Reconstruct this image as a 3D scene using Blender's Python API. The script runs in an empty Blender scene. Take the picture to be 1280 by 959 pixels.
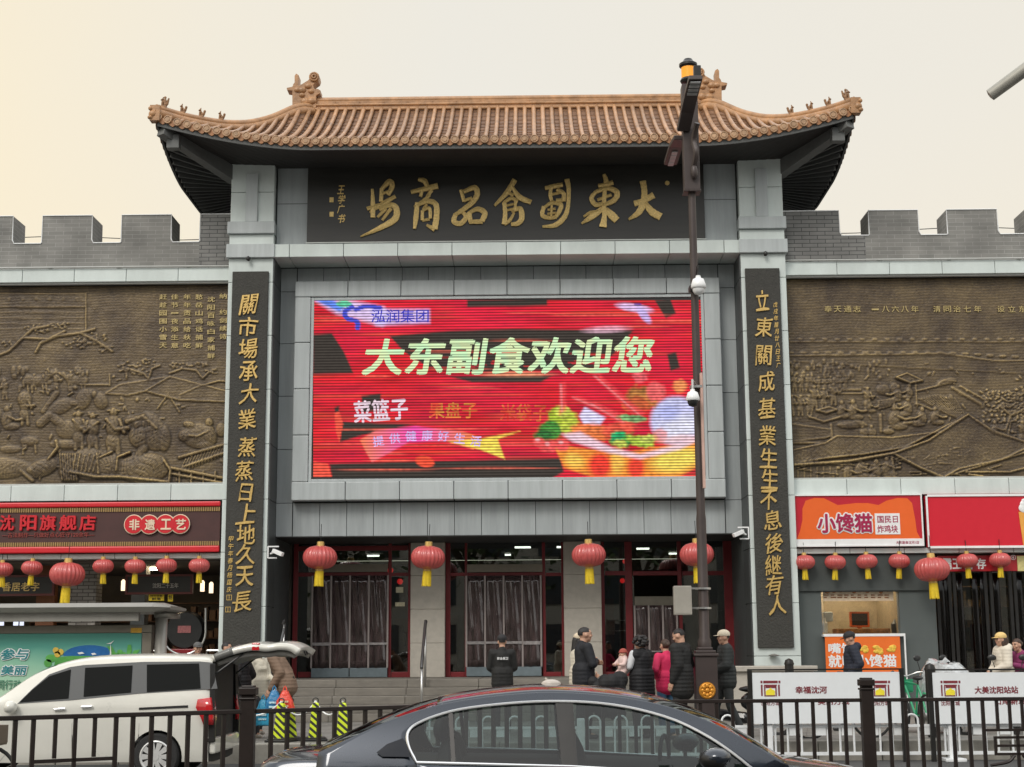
import bpy, bmesh, math, random
import numpy as np
from mathutils import Vector, Matrix, geometry
random.seed(7); np.random.seed(7)
R_=math.radians
scene=bpy.context.scene
COL=scene.collection

# ---------------------------------------------------------------- camera
FPX=1889.; YAW=R_(-.73); PIT=R_(10.2); ROL=R_(-.366)
CAM=Vector((.54,-33.7,1.65))
Fv=Vector((math.sin(YAW)*math.cos(PIT),math.cos(YAW)*math.cos(PIT),math.sin(PIT)))
R0=Vector((math.cos(YAW),-math.sin(YAW),0)); U0=R0.cross(Fv)
Rv=R0*math.cos(ROL)+U0*math.sin(ROL); Uv=-R0*math.sin(ROL)+U0*math.cos(ROL)
cd=bpy.data.cameras.new('camera'); cam=bpy.data.objects.new('camera',cd); COL.objects.link(cam)
cam.matrix_world=Matrix(((Rv.x,Uv.x,-Fv.x,CAM.x),(Rv.y,Uv.y,-Fv.y,CAM.y),(Rv.z,Uv.z,-Fv.z,CAM.z),(0,0,0,1)))
cd.sensor_width=36; cd.sensor_fit='HORIZONTAL'; cd.lens=FPX/1280*36; cd.clip_start=.1; cd.clip_end=3000
scene.camera=cam
def at(u,v,Y):
    d=Fv*FPX+Rv*(u-640)-Uv*(v-479.5); t=(Y-CAM.y)/d.y
    return CAM.x+d.x*t, CAM.z+d.z*t
# ---------------------------------------------------------------- world + sun
SUN_EL,SUN_AZ=R_(42),R_(205)          # azimuth clockwise from +Y (north)
w=bpy.data.worlds.new('World'); scene.world=w; w.use_nodes=True
nt=w.node_tree; nt.nodes.clear()
def wn(t): return nt.nodes.new(t)
out=wn('ShaderNodeOutputWorld'); bg=wn('ShaderNodeBackground'); bg.inputs['Strength'].default_value=.1
sky=wn('ShaderNodeTexSky'); sky.sky_type='NISHITA'; sky.sun_disc=False
sky.sun_elevation=SUN_EL; sky.sun_rotation=SUN_AZ; sky.dust_density=6; sky.air_density=1.5
tc=wn('ShaderNodeTexCoord'); sx=wn('ShaderNodeSeparateXYZ'); nt.links.new(tc.outputs['Generated'],sx.inputs[0])
# high overcast veil: warm low on the left, greyer to the right, brighter towards the zenith and the open side of the street
rx=wn('ShaderNodeValToRGB'); rx.color_ramp.elements[0].position=.30; rx.color_ramp.elements[0].color=(.985,.85,.60,1)
rx.color_ramp.elements[1].position=.68; rx.color_ramp.elements[1].color=(.85,.80,.70,1)
e=rx.color_ramp.elements.new(.47); e.color=(.85,.81,.72,1)
mx=wn('ShaderNodeMath'); mx.operation='MULTIPLY_ADD'; mx.inputs[1].default_value=.5; mx.inputs[2].default_value=.5
nt.links.new(sx.outputs['X'],mx.inputs[0]); 
nz=wn('ShaderNodeTexNoise'); nz.inputs['Scale'].default_value=2.2; nz.inputs['Detail'].default_value=5
nt.links.new(tc.outputs['Generated'],nz.inputs['Vector'])
na=wn('ShaderNodeMath'); na.operation='MULTIPLY_ADD'; na.inputs[1].default_value=.16; nt.links.new(nz.outputs['Fac'],na.inputs[0])
ns=wn('ShaderNodeMath'); ns.operation='SUBTRACT'; ns.inputs[1].default_value=.08
nt.links.new(mx.outputs[0],ns.inputs[0]); nt.links.new(ns.outputs[0],na.inputs[2]); nt.links.new(na.outputs[0],rx.inputs[0])
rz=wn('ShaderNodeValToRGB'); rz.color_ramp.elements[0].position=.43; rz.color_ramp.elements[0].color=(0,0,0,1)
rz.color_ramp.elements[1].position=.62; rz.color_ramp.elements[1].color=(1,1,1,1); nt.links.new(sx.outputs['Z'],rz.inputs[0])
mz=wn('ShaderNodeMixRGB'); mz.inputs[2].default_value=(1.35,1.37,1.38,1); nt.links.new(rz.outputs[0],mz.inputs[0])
rl=wn('ShaderNodeValToRGB'); rl.color_ramp.elements[0].position=.12; rl.color_ramp.elements[0].color=(.55,.55,.55,1); rl.color_ramp.elements[1].position=.36; rl.color_ramp.elements[1].color=(0,0,0,1); nt.links.new(sx.outputs['Z'],rl.inputs[0])
ml=wn('ShaderNodeMixRGB'); ml.inputs[2].default_value=(.96,.83,.62,1); nt.links.new(rl.outputs[0],ml.inputs[0]); nt.links.new(rx.outputs[0],ml.inputs[1]); nt.links.new(ml.outputs[0],mz.inputs[1])
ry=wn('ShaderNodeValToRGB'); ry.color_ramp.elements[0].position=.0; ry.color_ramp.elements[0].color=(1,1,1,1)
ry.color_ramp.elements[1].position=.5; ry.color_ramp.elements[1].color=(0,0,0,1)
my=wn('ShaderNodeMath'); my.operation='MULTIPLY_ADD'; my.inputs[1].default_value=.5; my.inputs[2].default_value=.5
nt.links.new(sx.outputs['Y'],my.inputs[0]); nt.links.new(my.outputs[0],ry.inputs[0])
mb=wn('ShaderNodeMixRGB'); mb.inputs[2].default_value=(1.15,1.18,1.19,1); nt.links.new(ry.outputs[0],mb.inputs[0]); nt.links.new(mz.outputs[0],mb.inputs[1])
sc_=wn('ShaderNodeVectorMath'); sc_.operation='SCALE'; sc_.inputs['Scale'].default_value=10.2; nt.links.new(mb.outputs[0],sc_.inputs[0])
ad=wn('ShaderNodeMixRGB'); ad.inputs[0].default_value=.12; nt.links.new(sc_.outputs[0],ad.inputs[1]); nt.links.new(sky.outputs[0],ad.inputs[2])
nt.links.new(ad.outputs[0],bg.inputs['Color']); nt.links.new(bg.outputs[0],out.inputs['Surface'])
sl=bpy.data.lights.new('sun','SUN'); sl.energy=1.35; sl.angle=R_(20); sl.color=(1,.95,.88)
so=bpy.data.objects.new('sun',sl); COL.objects.link(so)
sd=Vector((math.sin(SUN_AZ)*math.cos(SUN_EL),math.cos(SUN_AZ)*math.cos(SUN_EL),math.sin(SUN_EL)))
so.rotation_euler=(-sd).to_track_quat('-Z','Y').to_euler(); so.location=(0,-10,40)
scene.view_settings.view_transform='Standard'; scene.view_settings.look='None'
scene.view_settings.exposure=.12; scene.view_settings.gamma=1; scene.view_settings.use_curve_mapping=False

# ---------------------------------------------------------------- materials
MATS={}
def mat(name,col,rough=.6,metal=0,var=.12,vscale=6,bump=0,bscale=60,coat=0,island=0,spec=.5,emit=None,stretch=(1,1,1),dirt=0):
    if name in MATS: return MATS[name]
    m=bpy.data.materials.new(name); m.use_nodes=True; n=m.node_tree.nodes; l=m.node_tree.links
    b=n['Principled BSDF']; b.inputs['Roughness'].default_value=rough; b.inputs['Metallic'].default_value=metal
    b.inputs['Coat Weight'].default_value=coat; b.inputs['Coat Roughness'].default_value=.05; b.inputs['Specular IOR Level'].default_value=spec
    t=n.new('ShaderNodeTexCoord'); mp=n.new('ShaderNodeMapping'); mp.inputs['Scale'].default_value=stretch
    l.new(t.outputs['Object'],mp.inputs[0])
    c=None
    if var or island:
        a=n.new('ShaderNodeTexNoise'); a.inputs['Scale'].default_value=vscale; a.inputs['Detail'].default_value=6; a.inputs['Roughness'].default_value=.65
        l.new(mp.outputs[0],a.inputs['Vector'])
        mr=n.new('ShaderNodeMapRange'); mr.inputs[1].default_value=.25; mr.inputs[2].default_value=.75; mr.inputs[3].default_value=1-var; mr.inputs[4].default_value=1+var
        l.new(a.outputs['Fac'],mr.inputs[0]); f=mr.outputs[0]
        if island:
            g=n.new('ShaderNodeNewGeometry'); i2=n.new('ShaderNodeMapRange'); i2.inputs[3].default_value=1-island; i2.inputs[4].default_value=1+island
            l.new(g.outputs['Random Per Island'],i2.inputs[0]); mm=n.new('ShaderNodeMath'); mm.operation='MULTIPLY'
            l.new(f,mm.inputs[0]); l.new(i2.outputs[0],mm.inputs[1]); f=mm.outputs[0]
        v=n.new('ShaderNodeVectorMath'); v.operation='SCALE'; v.inputs[0].default_value=col[:3]; l.new(f,v.inputs['Scale'])
        l.new(v.outputs[0],b.inputs['Base Color'])
        rr=n.new('ShaderNodeMapRange'); rr.inputs[3].default_value=max(0,rough-.08); rr.inputs[4].default_value=min(1,rough+.08); l.new(a.outputs['Fac'],rr.inputs[0]); l.new(rr.outputs[0],b.inputs['Roughness'])
    else: b.inputs['Base Color'].default_value=(*col[:3],1)
    if bump:
        a=n.new('ShaderNodeTexNoise'); a.inputs['Scale'].default_value=bscale; a.inputs['Detail'].default_value=5; l.new(mp.outputs[0],a.inputs['Vector'])
        bp=n.new('ShaderNodeBump'); bp.inputs['Strength'].default_value=bump; bp.inputs['Distance'].default_value=.02; l.new(a.outputs['Fac'],bp.inputs['Height']); l.new(bp.outputs[0],b.inputs['Normal'])
    if emit:
        b.inputs['Emission Color'].default_value=(*emit[:3],1); b.inputs['Emission Strength'].default_value=emit[3]
    MATS[name]=m; return m
def srgb(r,g,b):
    f=lambda c:(c/255/12.92 if c/255<=.04045 else ((c/255+.055)/1.055)**2.4)
    return f(r),f(g),f(b)
def brickmat(name,c1,c2,mortar,bw,bh,ms,axes='xz',rough=.75):
    m=bpy.data.materials.new(name); m.use_nodes=True; n=m.node_tree.nodes; l=m.node_tree.links; b=n['Principled BSDF']
    t=n.new('ShaderNodeTexCoord'); s=n.new('ShaderNodeSeparateXYZ'); c=n.new('ShaderNodeCombineXYZ'); l.new(t.outputs['Object'],s.inputs[0])
    ax={'x':'X','y':'Y','z':'Z'}; 
    if axes=='auto':
        a=n.new('ShaderNodeMath'); a.operation='ADD'; l.new(s.outputs['X'],a.inputs[0]); l.new(s.outputs['Y'],a.inputs[1]); l.new(a.outputs[0],c.inputs[0]); l.new(s.outputs['Z'],c.inputs[1])
    else:
        l.new(s.outputs[ax[axes[0]]],c.inputs[0]); l.new(s.outputs[ax[axes[1]]],c.inputs[1])
    k=n.new('ShaderNodeTexBrick'); l.new(c.outputs[0],k.inputs['Vector']); k.inputs['Scale'].default_value=1
    k.inputs['Color1'].default_value=(*c1,1); k.inputs['Color2'].default_value=(*c2,1); k.inputs['Mortar'].default_value=(*mortar,1)
    k.inputs['Brick Width'].default_value=bw; k.inputs['Row Height'].default_value=bh; k.inputs['Mortar Size'].default_value=ms; k.inputs['Bias'].default_value=-.1
    z=n.new('ShaderNodeTexNoise'); z.inputs['Scale'].default_value=1.2; z.inputs['Detail'].default_value=7; l.new(t.outputs['Object'],z.inputs['Vector'])
    mr=n.new('ShaderNodeMapRange'); mr.inputs[1].default_value=.3; mr.inputs[2].default_value=.7; mr.inputs[3].default_value=.75; mr.inputs[4].default_value=1.25; l.new(z.outputs['Fac'],mr.inputs[0])
    v=n.new('ShaderNodeVectorMath'); v.operation='SCALE'; l.new(k.outputs['Color'],v.inputs[0]); l.new(mr.outputs[0],v.inputs['Scale']); l.new(v.outputs[0],b.inputs['Base Color'])
    bp=n.new('ShaderNodeBump'); bp.inputs['Strength'].default_value=.5; bp.inputs['Distance'].default_value=.01; bp.invert=True; l.new(k.outputs['Fac'],bp.inputs['Height']); l.new(bp.outputs[0],b.inputs['Normal'])
    b.inputs['Roughness'].default_value=rough; MATS[name]=m; return m
def glassmat(name,tint,refl=1.0,ior=1.5,rough=0.0):
    m=bpy.data.materials.new(name); m.use_nodes=True; n=m.node_tree.nodes; l=m.node_tree.links; n.clear()
    o=n.new('ShaderNodeOutputMaterial'); mxs=n.new('ShaderNodeMixShader'); tr=n.new('ShaderNodeBsdfTransparent'); tr.inputs[0].default_value=(*tint,1)
    gl=n.new('ShaderNodeBsdfGlossy'); gl.inputs['Roughness'].default_value=rough; gl.inputs[0].default_value=(refl,refl,refl,1)
    fr=n.new('ShaderNodeFresnel'); fr.inputs[0].default_value=ior
    l.new(fr.outputs[0],mxs.inputs[0]); l.new(tr.outputs[0],mxs.inputs[1]); l.new(gl.outputs[0],mxs.inputs[2]); l.new(mxs.outputs[0],o.inputs[0]); MATS[name]=m; return m
def ledmat(name,col,s=1.0,amp=.75,per=.066,noise=0,n2=None):
    m=bpy.data.materials.new(name); m.use_nodes=True; n=m.node_tree.nodes; l=m.node_tree.links; n.clear()
    o=n.new('ShaderNodeOutputMaterial'); e=n.new('ShaderNodeEmission'); t=n.new('ShaderNodeTexCoord'); sp=n.new('ShaderNodeSeparateXYZ'); l.new(t.outputs['Object'],sp.inputs[0])
    a=n.new('ShaderNodeMath'); a.operation='MULTIPLY'; a.inputs[1].default_value=2*math.pi/per; l.new(sp.outputs['Z'],a.inputs[0])
    si=n.new('ShaderNodeMath'); si.operation='SINE'; l.new(a.outputs[0],si.inputs[0])
    mr=n.new('ShaderNodeMapRange'); mr.inputs[1].default_value=-.5; mr.inputs[2].default_value=.5; mr.inputs[3].default_value=1-amp; mr.inputs[4].default_value=1.15; l.new(si.outputs[0],mr.inputs[0])
    mp=n.new('ShaderNodeMapping'); mp.inputs['Scale'].default_value=(.35,1,5); l.new(t.outputs['Object'],mp.inputs[0])
    z=n.new('ShaderNodeTexNoise'); z.inputs['Scale'].default_value=1.6; z.inputs['Detail'].default_value=7; z.inputs['Roughness'].default_value=.7; l.new(mp.outputs[0],z.inputs['Vector'])
    m2=n.new('ShaderNodeMapRange'); m2.inputs[1].default_value=.3; m2.inputs[2].default_value=.7; m2.inputs[3].default_value=1-noise; m2.inputs[4].default_value=1+noise; l.new(z.outputs['Fac'],m2.inputs[0])
    mu=n.new('ShaderNodeMath'); mu.operation='MULTIPLY'; l.new(mr.outputs[0],mu.inputs[0]); l.new(m2.outputs[0],mu.inputs[1])
    m3=n.new('ShaderNodeMath'); m3.operation='MULTIPLY'; m3.inputs[1].default_value=s; l.new(mu.outputs[0],m3.inputs[0])
    if n2:
        r=n.new('ShaderNodeValToRGB'); r.color_ramp.elements[0].color=(*col,1); r.color_ramp.elements[1].color=(*n2,1); r.color_ramp.elements[0].position=.42; r.color_ramp.elements[1].position=.6
        z2=n.new('ShaderNodeTexNoise'); z2.inputs['Scale'].default_value=2.5; z2.inputs['Detail'].default_value=6; l.new(t.outputs['Object'],z2.inputs['Vector']); l.new(z2.outputs['Fac'],r.inputs[0]); l.new(r.outputs[0],e.inputs[0])
    else: e.inputs[0].default_value=(*col,1)
    l.new(m3.outputs[0],e.inputs[1])
    # the switched-off diodes are dark plastic
    d=n.new('ShaderNodeBsdfDiffuse'); d.inputs[0].default_value=(.018,.016,.015,1); ad_=n.new('ShaderNodeAddShader'); l.new(e.outputs[0],ad_.inputs[0]); l.new(d.outputs[0],ad_.inputs[1]); l.new(ad_.outputs[0],o.inputs[0])
    MATS[name]=m; return m

# ---------------------------------------------------------------- object helpers
def tag(o,label=None,cat=None,group=None,kind=None):
    if label: o['label']=label
    if cat: o['category']=cat
    if group: o['group']=group
    if kind: o['kind']=kind
    return o
def thing(name,label,cat,loc=(0,0,0),rz=0,group=None):
    o=bpy.data.objects.new(name,None); COL.objects.link(o); o.location=loc; o.rotation_euler=(0,0,rz); o.empty_display_size=.2
    return tag(o,label,cat,group)
def rootloc(p):
    v=Vector((0,0,0))
    while p: v=v+Vector(p.location); p=p.parent
    return v
def link(name,me,parent=None):
    o=bpy.data.objects.new(name,me); COL.objects.link(o)
    if parent: o.parent=parent
    return o
class MB:
    def __init__(s): s.bm=bmesh.new(); s.mi=0
    def face(s,vs):
        try: f=s.bm.faces.new(vs); f.material_index=s.mi; return f
        except ValueError: return None
    def box(s,x0,x1,y0,y1,z0,z1,rot=None,piv=None):
        vs=[s.bm.verts.new((x,y,z)) for z in (z0,z1) for y in (y0,y1) for x in (x0,x1)]
        for q in ((0,2,3,1),(4,5,7,6),(0,1,5,4),(2,6,7,3),(0,4,6,2),(1,3,7,5)): s.face([vs[i] for i in q])
        if rot is not None: bmesh.ops.rotate(s.bm,verts=vs,cent=Vector(piv),matrix=rot)
        return vs
    def beam(s,a,b,wx,wz,up=(0,0,1)):
        a,b=Vector(a),Vector(b); d=(b-a).normalized(); u=Vector(up); sd=d.cross(u)
        if sd.length<1e-4: sd=d.cross(Vector((1,0,0)))
        sd.normalize(); u=sd.cross(d)
        vs=[]
        for p in (a,b):
            for (i,j) in ((-1,-1),(1,-1),(1,1),(-1,1)): vs.append(s.bm.verts.new(p+sd*i*wx/2+u*j*wz/2))
        for q in ((3,2,1,0),(4,5,6,7),(0,1,5,4),(1,2,6,5),(2,3,7,6),(3,0,4,7)): s.face([vs[i] for i in q])
    def tube(s,pts,r,n=8,cap=True,closed=False):
        P=[Vector(p) for p in pts]; N=len(P); rings=[]; prev=None
        for i,p in enumerate(P):
            if closed: d=(P[(i+1)%N]-P[i-1])
            else: d=(P[min(i+1,N-1)]-P[max(i-1,0)])
            d.normalize()
            if prev is None:
                a=Vector((0,0,1)) if abs(d.z)<.9 else Vector((1,0,0)); u=d.cross(a).normalized()
            else: u=(prev-d*prev.dot(d)).normalized()
            prev=u; v=d.cross(u); rr=r[i] if isinstance(r,(list,tuple)) else r
            rings.append([s.bm.verts.new(p+(u*math.cos(2*math.pi*k/n)+v*math.sin(2*math.pi*k/n))*rr) for k in range(n)])
        for i in range(N if closed else N-1):
            A,B=rings[i],rings[(i+1)%N]
            for k in range(n): s.face([A[k],A[(k+1)%n],B[(k+1)%n],B[k]])
        if cap and not closed: s.face(rings[0][::-1]); s.face(rings[-1])
    def lathe(s,prof,c=(0,0,0),n=24,ax='z',mod=None):
        rings=[]
        for (r,z) in prof:
            ring=[]
            for k in range(n):
                a=2*math.pi*k/n; q=r*(mod(k,r,z) if mod else 1); x,y=q*math.cos(a),q*math.sin(a)
                p=(x,y,z) if ax=='z' else ((x,z,y) if ax=='y' else (z,x,y))
                ring.append(s.bm.verts.new((p[0]+c[0],p[1]+c[1],p[2]+c[2])))
            rings.append(ring)
        for A,B in zip(rings,rings[1:]):
            for k in range(n): s.face([A[k],A[(k+1)%n],B[(k+1)%n],B[k]])
        if prof[0][0]>1e-5: s.face(rings[0][::-1])
        if prof[-1][0]>1e-5: s.face(rings[-1])
    def ball(s,c,r,n=12,m=8,rot=None):
        rx_,ry_,rz_=(r,r,r) if not isinstance(r,(tuple,list)) else r; c=Vector(c)
        def P(v): v=Vector(v); return (rot@v if rot else v)+c
        rows=[[s.bm.verts.new(P((rx_*math.sin(t)*math.cos(2*math.pi*k/n),ry_*math.sin(t)*math.sin(2*math.pi*k/n),rz_*math.cos(t)))) for k in range(n)] for t in [math.pi*i/m for i in range(1,m)]]
        top=s.bm.verts.new(P((0,0,rz_))); bot=s.bm.verts.new(P((0,0,-rz_)))
        for k in range(n): s.face([top,rows[0][k],rows[0][(k+1)%n]]); s.face([bot,rows[-1][(k+1)%n],rows[-1][k]])
        for A,B in zip(rows,rows[1:]):
            for k in range(n): s.face([A[k],B[k],B[(k+1)%n],A[(k+1)%n]])
    def cap(s,a,b,ra,rb,n=10):
        a,b=Vector(a),Vector(b); s.ball(a,ra,n,6); s.ball(b,rb,n,6); s.tube([a,b],[ra,rb],n)
    def poly(s,pts,y0,y1,hole=None):
        """(x,z) outline extruded from y0 (front) to y1"""
        loops=[pts]+([hole] if hole else [])
        tri=geometry.tessellate_polygon([[Vector((p[0],p[1],0)) for p in L] for L in loops])
        flat=[p for L in loops for p in L]
        A=[s.bm.verts.new((p[0],y0,p[1])) for p in flat]; B=[s.bm.verts.new((p[0],y1,p[1])) for p in flat]
        for t in tri: s.face([A[i] for i in t]); s.face([B[i] for i in t[::-1]])
        o=0
        for L in loops:
            for i in range(len(L)): j=(i+1)%len(L); s.face([A[o+i],A[o+j],B[o+j],B[o+i]])
            o+=len(L)
    def grid(s,P):
        V=[[s.bm.verts.new(p) for p in row] for row in P]
        for a,b in zip(V,V[1:]):
            for i in range(len(a)-1): s.face([a[i],a[i+1],b[i+1],b[i]])
        return V
    def build(s,name,mats,parent=None,world=False,smooth=False,bevel=0,flip=True,angle=40,solid=0):
        if flip: bmesh.ops.recalc_face_normals(s.bm,faces=s.bm.faces[:])
        me=bpy.data.meshes.new(name); s.bm.to_mesh(me); s.bm.free()
        if world and parent: me.transform(Matrix.Translation(-rootloc(parent)))
        for m in (mats if isinstance(mats,(list,tuple)) else [mats]): me.materials.append(m)
        if smooth:
            me.polygons.foreach_set('use_smooth',[True]*len(me.polygons))
            me.set_sharp_from_angle(angle=R_(angle))
        o=link(name,me,parent)
        if solid:
            k=o.modifiers.new('solid','SOLIDIFY'); k.thickness=solid; k.offset=0
        if bevel:
            k=o.modifiers.new('bevel','BEVEL'); k.width=bevel; k.segments=2; k.limit_method='ANGLE'; k.harden_normals=False
        return o
def children(o): return [c for c in bpy.data.objects if c.parent==o]
def copy_tree(o,parent=None):
    c=o.copy(); COL.objects.link(c); c.parent=parent
    for ch in children(o): copy_tree(ch,c)
    return c
def spline(pts,n=6):
    """Catmull-Rom through points of any dimension"""
    P=np.array(pts,float); 
    if len(P)<3: 
        return [tuple(P[0]+(P[1]-P[0])*t) for t in np.linspace(0,1,n+1)]
    Q=np.vstack([2*P[0]-P[1],P,2*P[-1]-P[-2]]); o=[]
    for i in range(1,len(Q)-2):
        for t in np.linspace(0,1,n,endpoint=False):
            a,b,c,d=Q[i-1],Q[i],Q[i+1],Q[i+2]
            o.append(tuple(.5*((2*b)+(c-a)*t+(2*a-5*b+4*c-d)*t*t+(3*b-a-3*c+d)*t**3)))
    o.append(tuple(P[-1])); return o
# ---- lettering: builtin font, fitted to a box in the x-z plane, front face at y
def glyphs(body,offset=0,shear=0,extrude=0):
    cu=bpy.data.curves.new('lettering','FONT'); cu.body=body; cu.size=1; cu.offset=offset; cu.shear=shear; cu.extrude=extrude; cu.resolution_u=3
    o=bpy.data.objects.new('lettering',cu); COL.objects.link(o); bpy.context.view_layer.update()
    me=bpy.data.meshes.new_from_object(o.evaluated_get(bpy.context.evaluated_depsgraph_get()))
    bpy.data.objects.remove(o); bpy.data.curves.remove(cu); return me
def text_into(mb,body,x0,x1,z0,z1,y,depth=.01,offset=.012,shear=0,keep=False,rot=0,wob=0):
    """offset thickens the strokes (in em): shifted copies, each a hair deeper than the last"""
    me=glyphs(body,0,shear,.5); n=len(me.vertices)
    if not n: return
    co=np.empty(n*3); me.vertices.foreach_get('co',co); co=co.reshape(-1,3)
    a,b=co.min(0),co.max(0); e=offset; sx_=(x1-x0)/(b[0]-a[0]+2*e); sz_=(z1-z0)/(b[1]-a[1]+2*e)
    cx,cz=(a[0]+b[0])/2,(a[1]+b[1])/2; faces=[tuple(p.vertices) for p in me.polygons]; bpy.data.meshes.remove(me)
    sh=[(0,0)]
    if e>.004: 
        k=4 if e<.05 else 10
        sh+=[(e*math.cos(2*math.pi*i/k+.5),e*math.sin(2*math.pi*i/k+.5)) for i in range(k)]
    for q,(dx,dz) in enumerate(sh):
        if wob and q==0: co=co.copy(); c0,c1=co[:,0].copy(),co[:,1].copy(); ph=random.uniform(0,6); co[:,0]+=wob*np.sin(c1*5+ph)+wob*.4*np.sin(c0*13+c1*9+ph); co[:,1]+=wob*np.sin(c0*4.5+ph*2)+wob*.4*np.sin(c1*12-c0*8)
        X=(co[:,0]-cx+dx)*sx_; Z=(co[:,1]-cz+dz)*sz_
        cr_,sr_=math.cos(rot),math.sin(rot); X,Z=X*cr_-Z*sr_,X*sr_+Z*cr_
        X=X+(x0+x1)/2; Z=Z+(z0+z1)/2; Y=y-(co[:,2]-a[2])*depth*(1-.03*q)
        vs=[mb.bm.verts.new((X[i],Y[i],Z[i])) for i in range(n)]
        for f in faces: mb.face([vs[i] for i in f])
def text_px(mb,body,u0,v0,u1,v1,Y,depth=.01,**k):
    x0,z1=at(u0,v0,Y); x1,z0=at(u1,v1,Y); text_into(mb,body,min(x0,x1),max(x0,x1),z0,z1,Y,depth,**k)
def stroke(mb,pts,wd,y,depth,k,org,fx):
    """one brush stroke: tapered ribbon, (px,py) -> fx"""
    S=spline([(p[0],p[1],q) for p,q in zip(pts,wd)],7); L=[];Rr=[]
    for i,(a,b,q) in enumerate(S):
        c=S[min(i+1,len(S)-1)]; d=S[max(i-1,0)]; t=np.array([c[0]-d[0],c[1]-d[1]]); t=t/(np.linalg.norm(t)+1e-9); nrm=np.array([-t[1],t[0]])
        q=q*.5*(1+.05*math.sin(i*1.9)); L.append((a+nrm[0]*q,b+nrm[1]*q)); Rr.append((a-nrm[0]*q,b-nrm[1]*q))
    A=[fx(*p) for p in L]; B=[fx(*p) for p in Rr]; M=[((a[0]+b[0])/2,(a[1]+b[1])/2) for a,b in zip(A,B)]
    yt=y-depth
    rows=[]
    for a,m_,b in zip(A,M,B):
        rows.append([mb.bm.verts.new((a[0],y,a[1])),mb.bm.verts.new((a[0],yt+.014,a[1])),mb.bm.verts.new((m_[0],yt,m_[1])),mb.bm.verts.new((b[0],yt+.014,b[1])),mb.bm.verts.new((b[0],y,b[1]))])
    for r,s_ in zip(rows,rows[1:]):
        for i in range(4): mb.face([r[i],r[i+1],s_[i+1],s_[i]])
    mb.face(rows[0]); mb.face(rows[-1][::-1])
# ================================================================ shared materials
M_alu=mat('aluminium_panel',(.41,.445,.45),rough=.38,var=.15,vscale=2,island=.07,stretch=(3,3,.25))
M_alu2=mat('aluminium_shaded_panel',(.33,.362,.37),rough=.4,var=.16,vscale=2,island=.08,stretch=(3,3,.25))  # darker copy of the panel metal, recess shade put into its colour
M_pale=mat('pale_cladding',(.58,.64,.62),rough=.4,var=.12,vscale=2,island=.05,stretch=(1,1,.4))
M_joint=mat('joint_sealant',(.05,.055,.055),rough=.8,var=.05)
M_dark=mat('dark_paint',(.035,.036,.036),rough=.55,var=.15)
M_beam=mat('dark_grey_timber',(.075,.078,.076),rough=.6,var=.2,vscale=3)
M_slab=mat('black_stone',(.040,.039,.034),rough=.75,var=.25,vscale=9,bump=.9,bscale=22)
M_board=mat('black_lacquer',(.028,.027,.024),rough=.42,var=.3,vscale=2,stretch=(.4,1,3))
M_gold=mat('gold_leaf',(.72,.52,.20),rough=.45,metal=.35,var=.35,vscale=25)
M_goldc=mat('bright_gold_leaf',(.64,.44,.15),rough=.4,metal=.4,var=.3,vscale=30)
M_brick=brickmat('grey_brick',(.185,.183,.17),(.225,.22,.205),(.33,.325,.31),.36,.095,.0045,'auto')
M_brick2=brickmat('dark_jointed_brick',(.17,.17,.163),(.20,.198,.188),(.06,.06,.06),.36,.095,.008,'auto')
M_whitebrick=brickmat('whitewashed_brick',(.33,.31,.28),(.22,.2,.18),(.09,.08,.07),.26,.085,.01,'auto')
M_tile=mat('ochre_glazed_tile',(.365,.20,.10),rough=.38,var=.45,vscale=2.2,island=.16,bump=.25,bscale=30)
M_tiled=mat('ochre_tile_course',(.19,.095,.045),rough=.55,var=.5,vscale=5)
M_ridge=mat('ochre_ridge_tile',(.38,.205,.095),rough=.4,var=.45,vscale=4,bump=.3,bscale=25)
M_black=mat('black_plastic',(.018,.018,.018),rough=.4,var=.1)
M_blackm=mat('black_metal',(.02,.019,.018),rough=.38,var=.2,metal=.3)
M_red=mat('dark_red_frame',(.17,.012,.016),rough=.4,var=.15)
M_redp=mat('bright_red_board',(.58,.015,.025),rough=.4,var=.06)
M_stone=mat('pale_granite',(.42,.39,.34),rough=.6,var=.12,vscale=7,bump=.08,bscale=120)
M_step=mat('weathered_granite',(.175,.16,.137),rough=.7,var=.25,vscale=3.5,bump=.25,bscale=60,island=.08,stretch=(.6,1,3))
M_white=mat('white_paint',(.78,.79,.79),rough=.4,var=.05)
M_wall=mat('grey_render',(.085,.10,.098),rough=.7,var=.08,vscale=2)
M_int=mat('dim_interior',(.10,.085,.07),rough=.8,var=.3,vscale=1.5)
M_intw=mat('interior_wood',(.12,.06,.03),rough=.6,var=.3,vscale=3)
M_glass=glassmat('shop_glass',(.66,.72,.70),ior=1.85)
M_lampw=mat('ceiling_lamp',(.9,.9,.85),emit=(1,.95,.85,3.5),var=0)
M_redlamp=mat('red_lamp',(.5,.01,.01),emit=(1,.02,.02,.7),var=0)
M_steel=mat('brushed_steel',(.5,.5,.49),rough=.3,metal=.9,var=.1)
M_greym=mat('grey_metal',(.3,.29,.27),rough=.45,metal=.3,var=.12)
M_yellow=mat('yellow_fringe',(.72,.52,.02),rough=.7,var=.15,vscale=20)
M_orange=mat('orange_board',(.80,.16,.02),rough=.45,var=.05)

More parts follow.
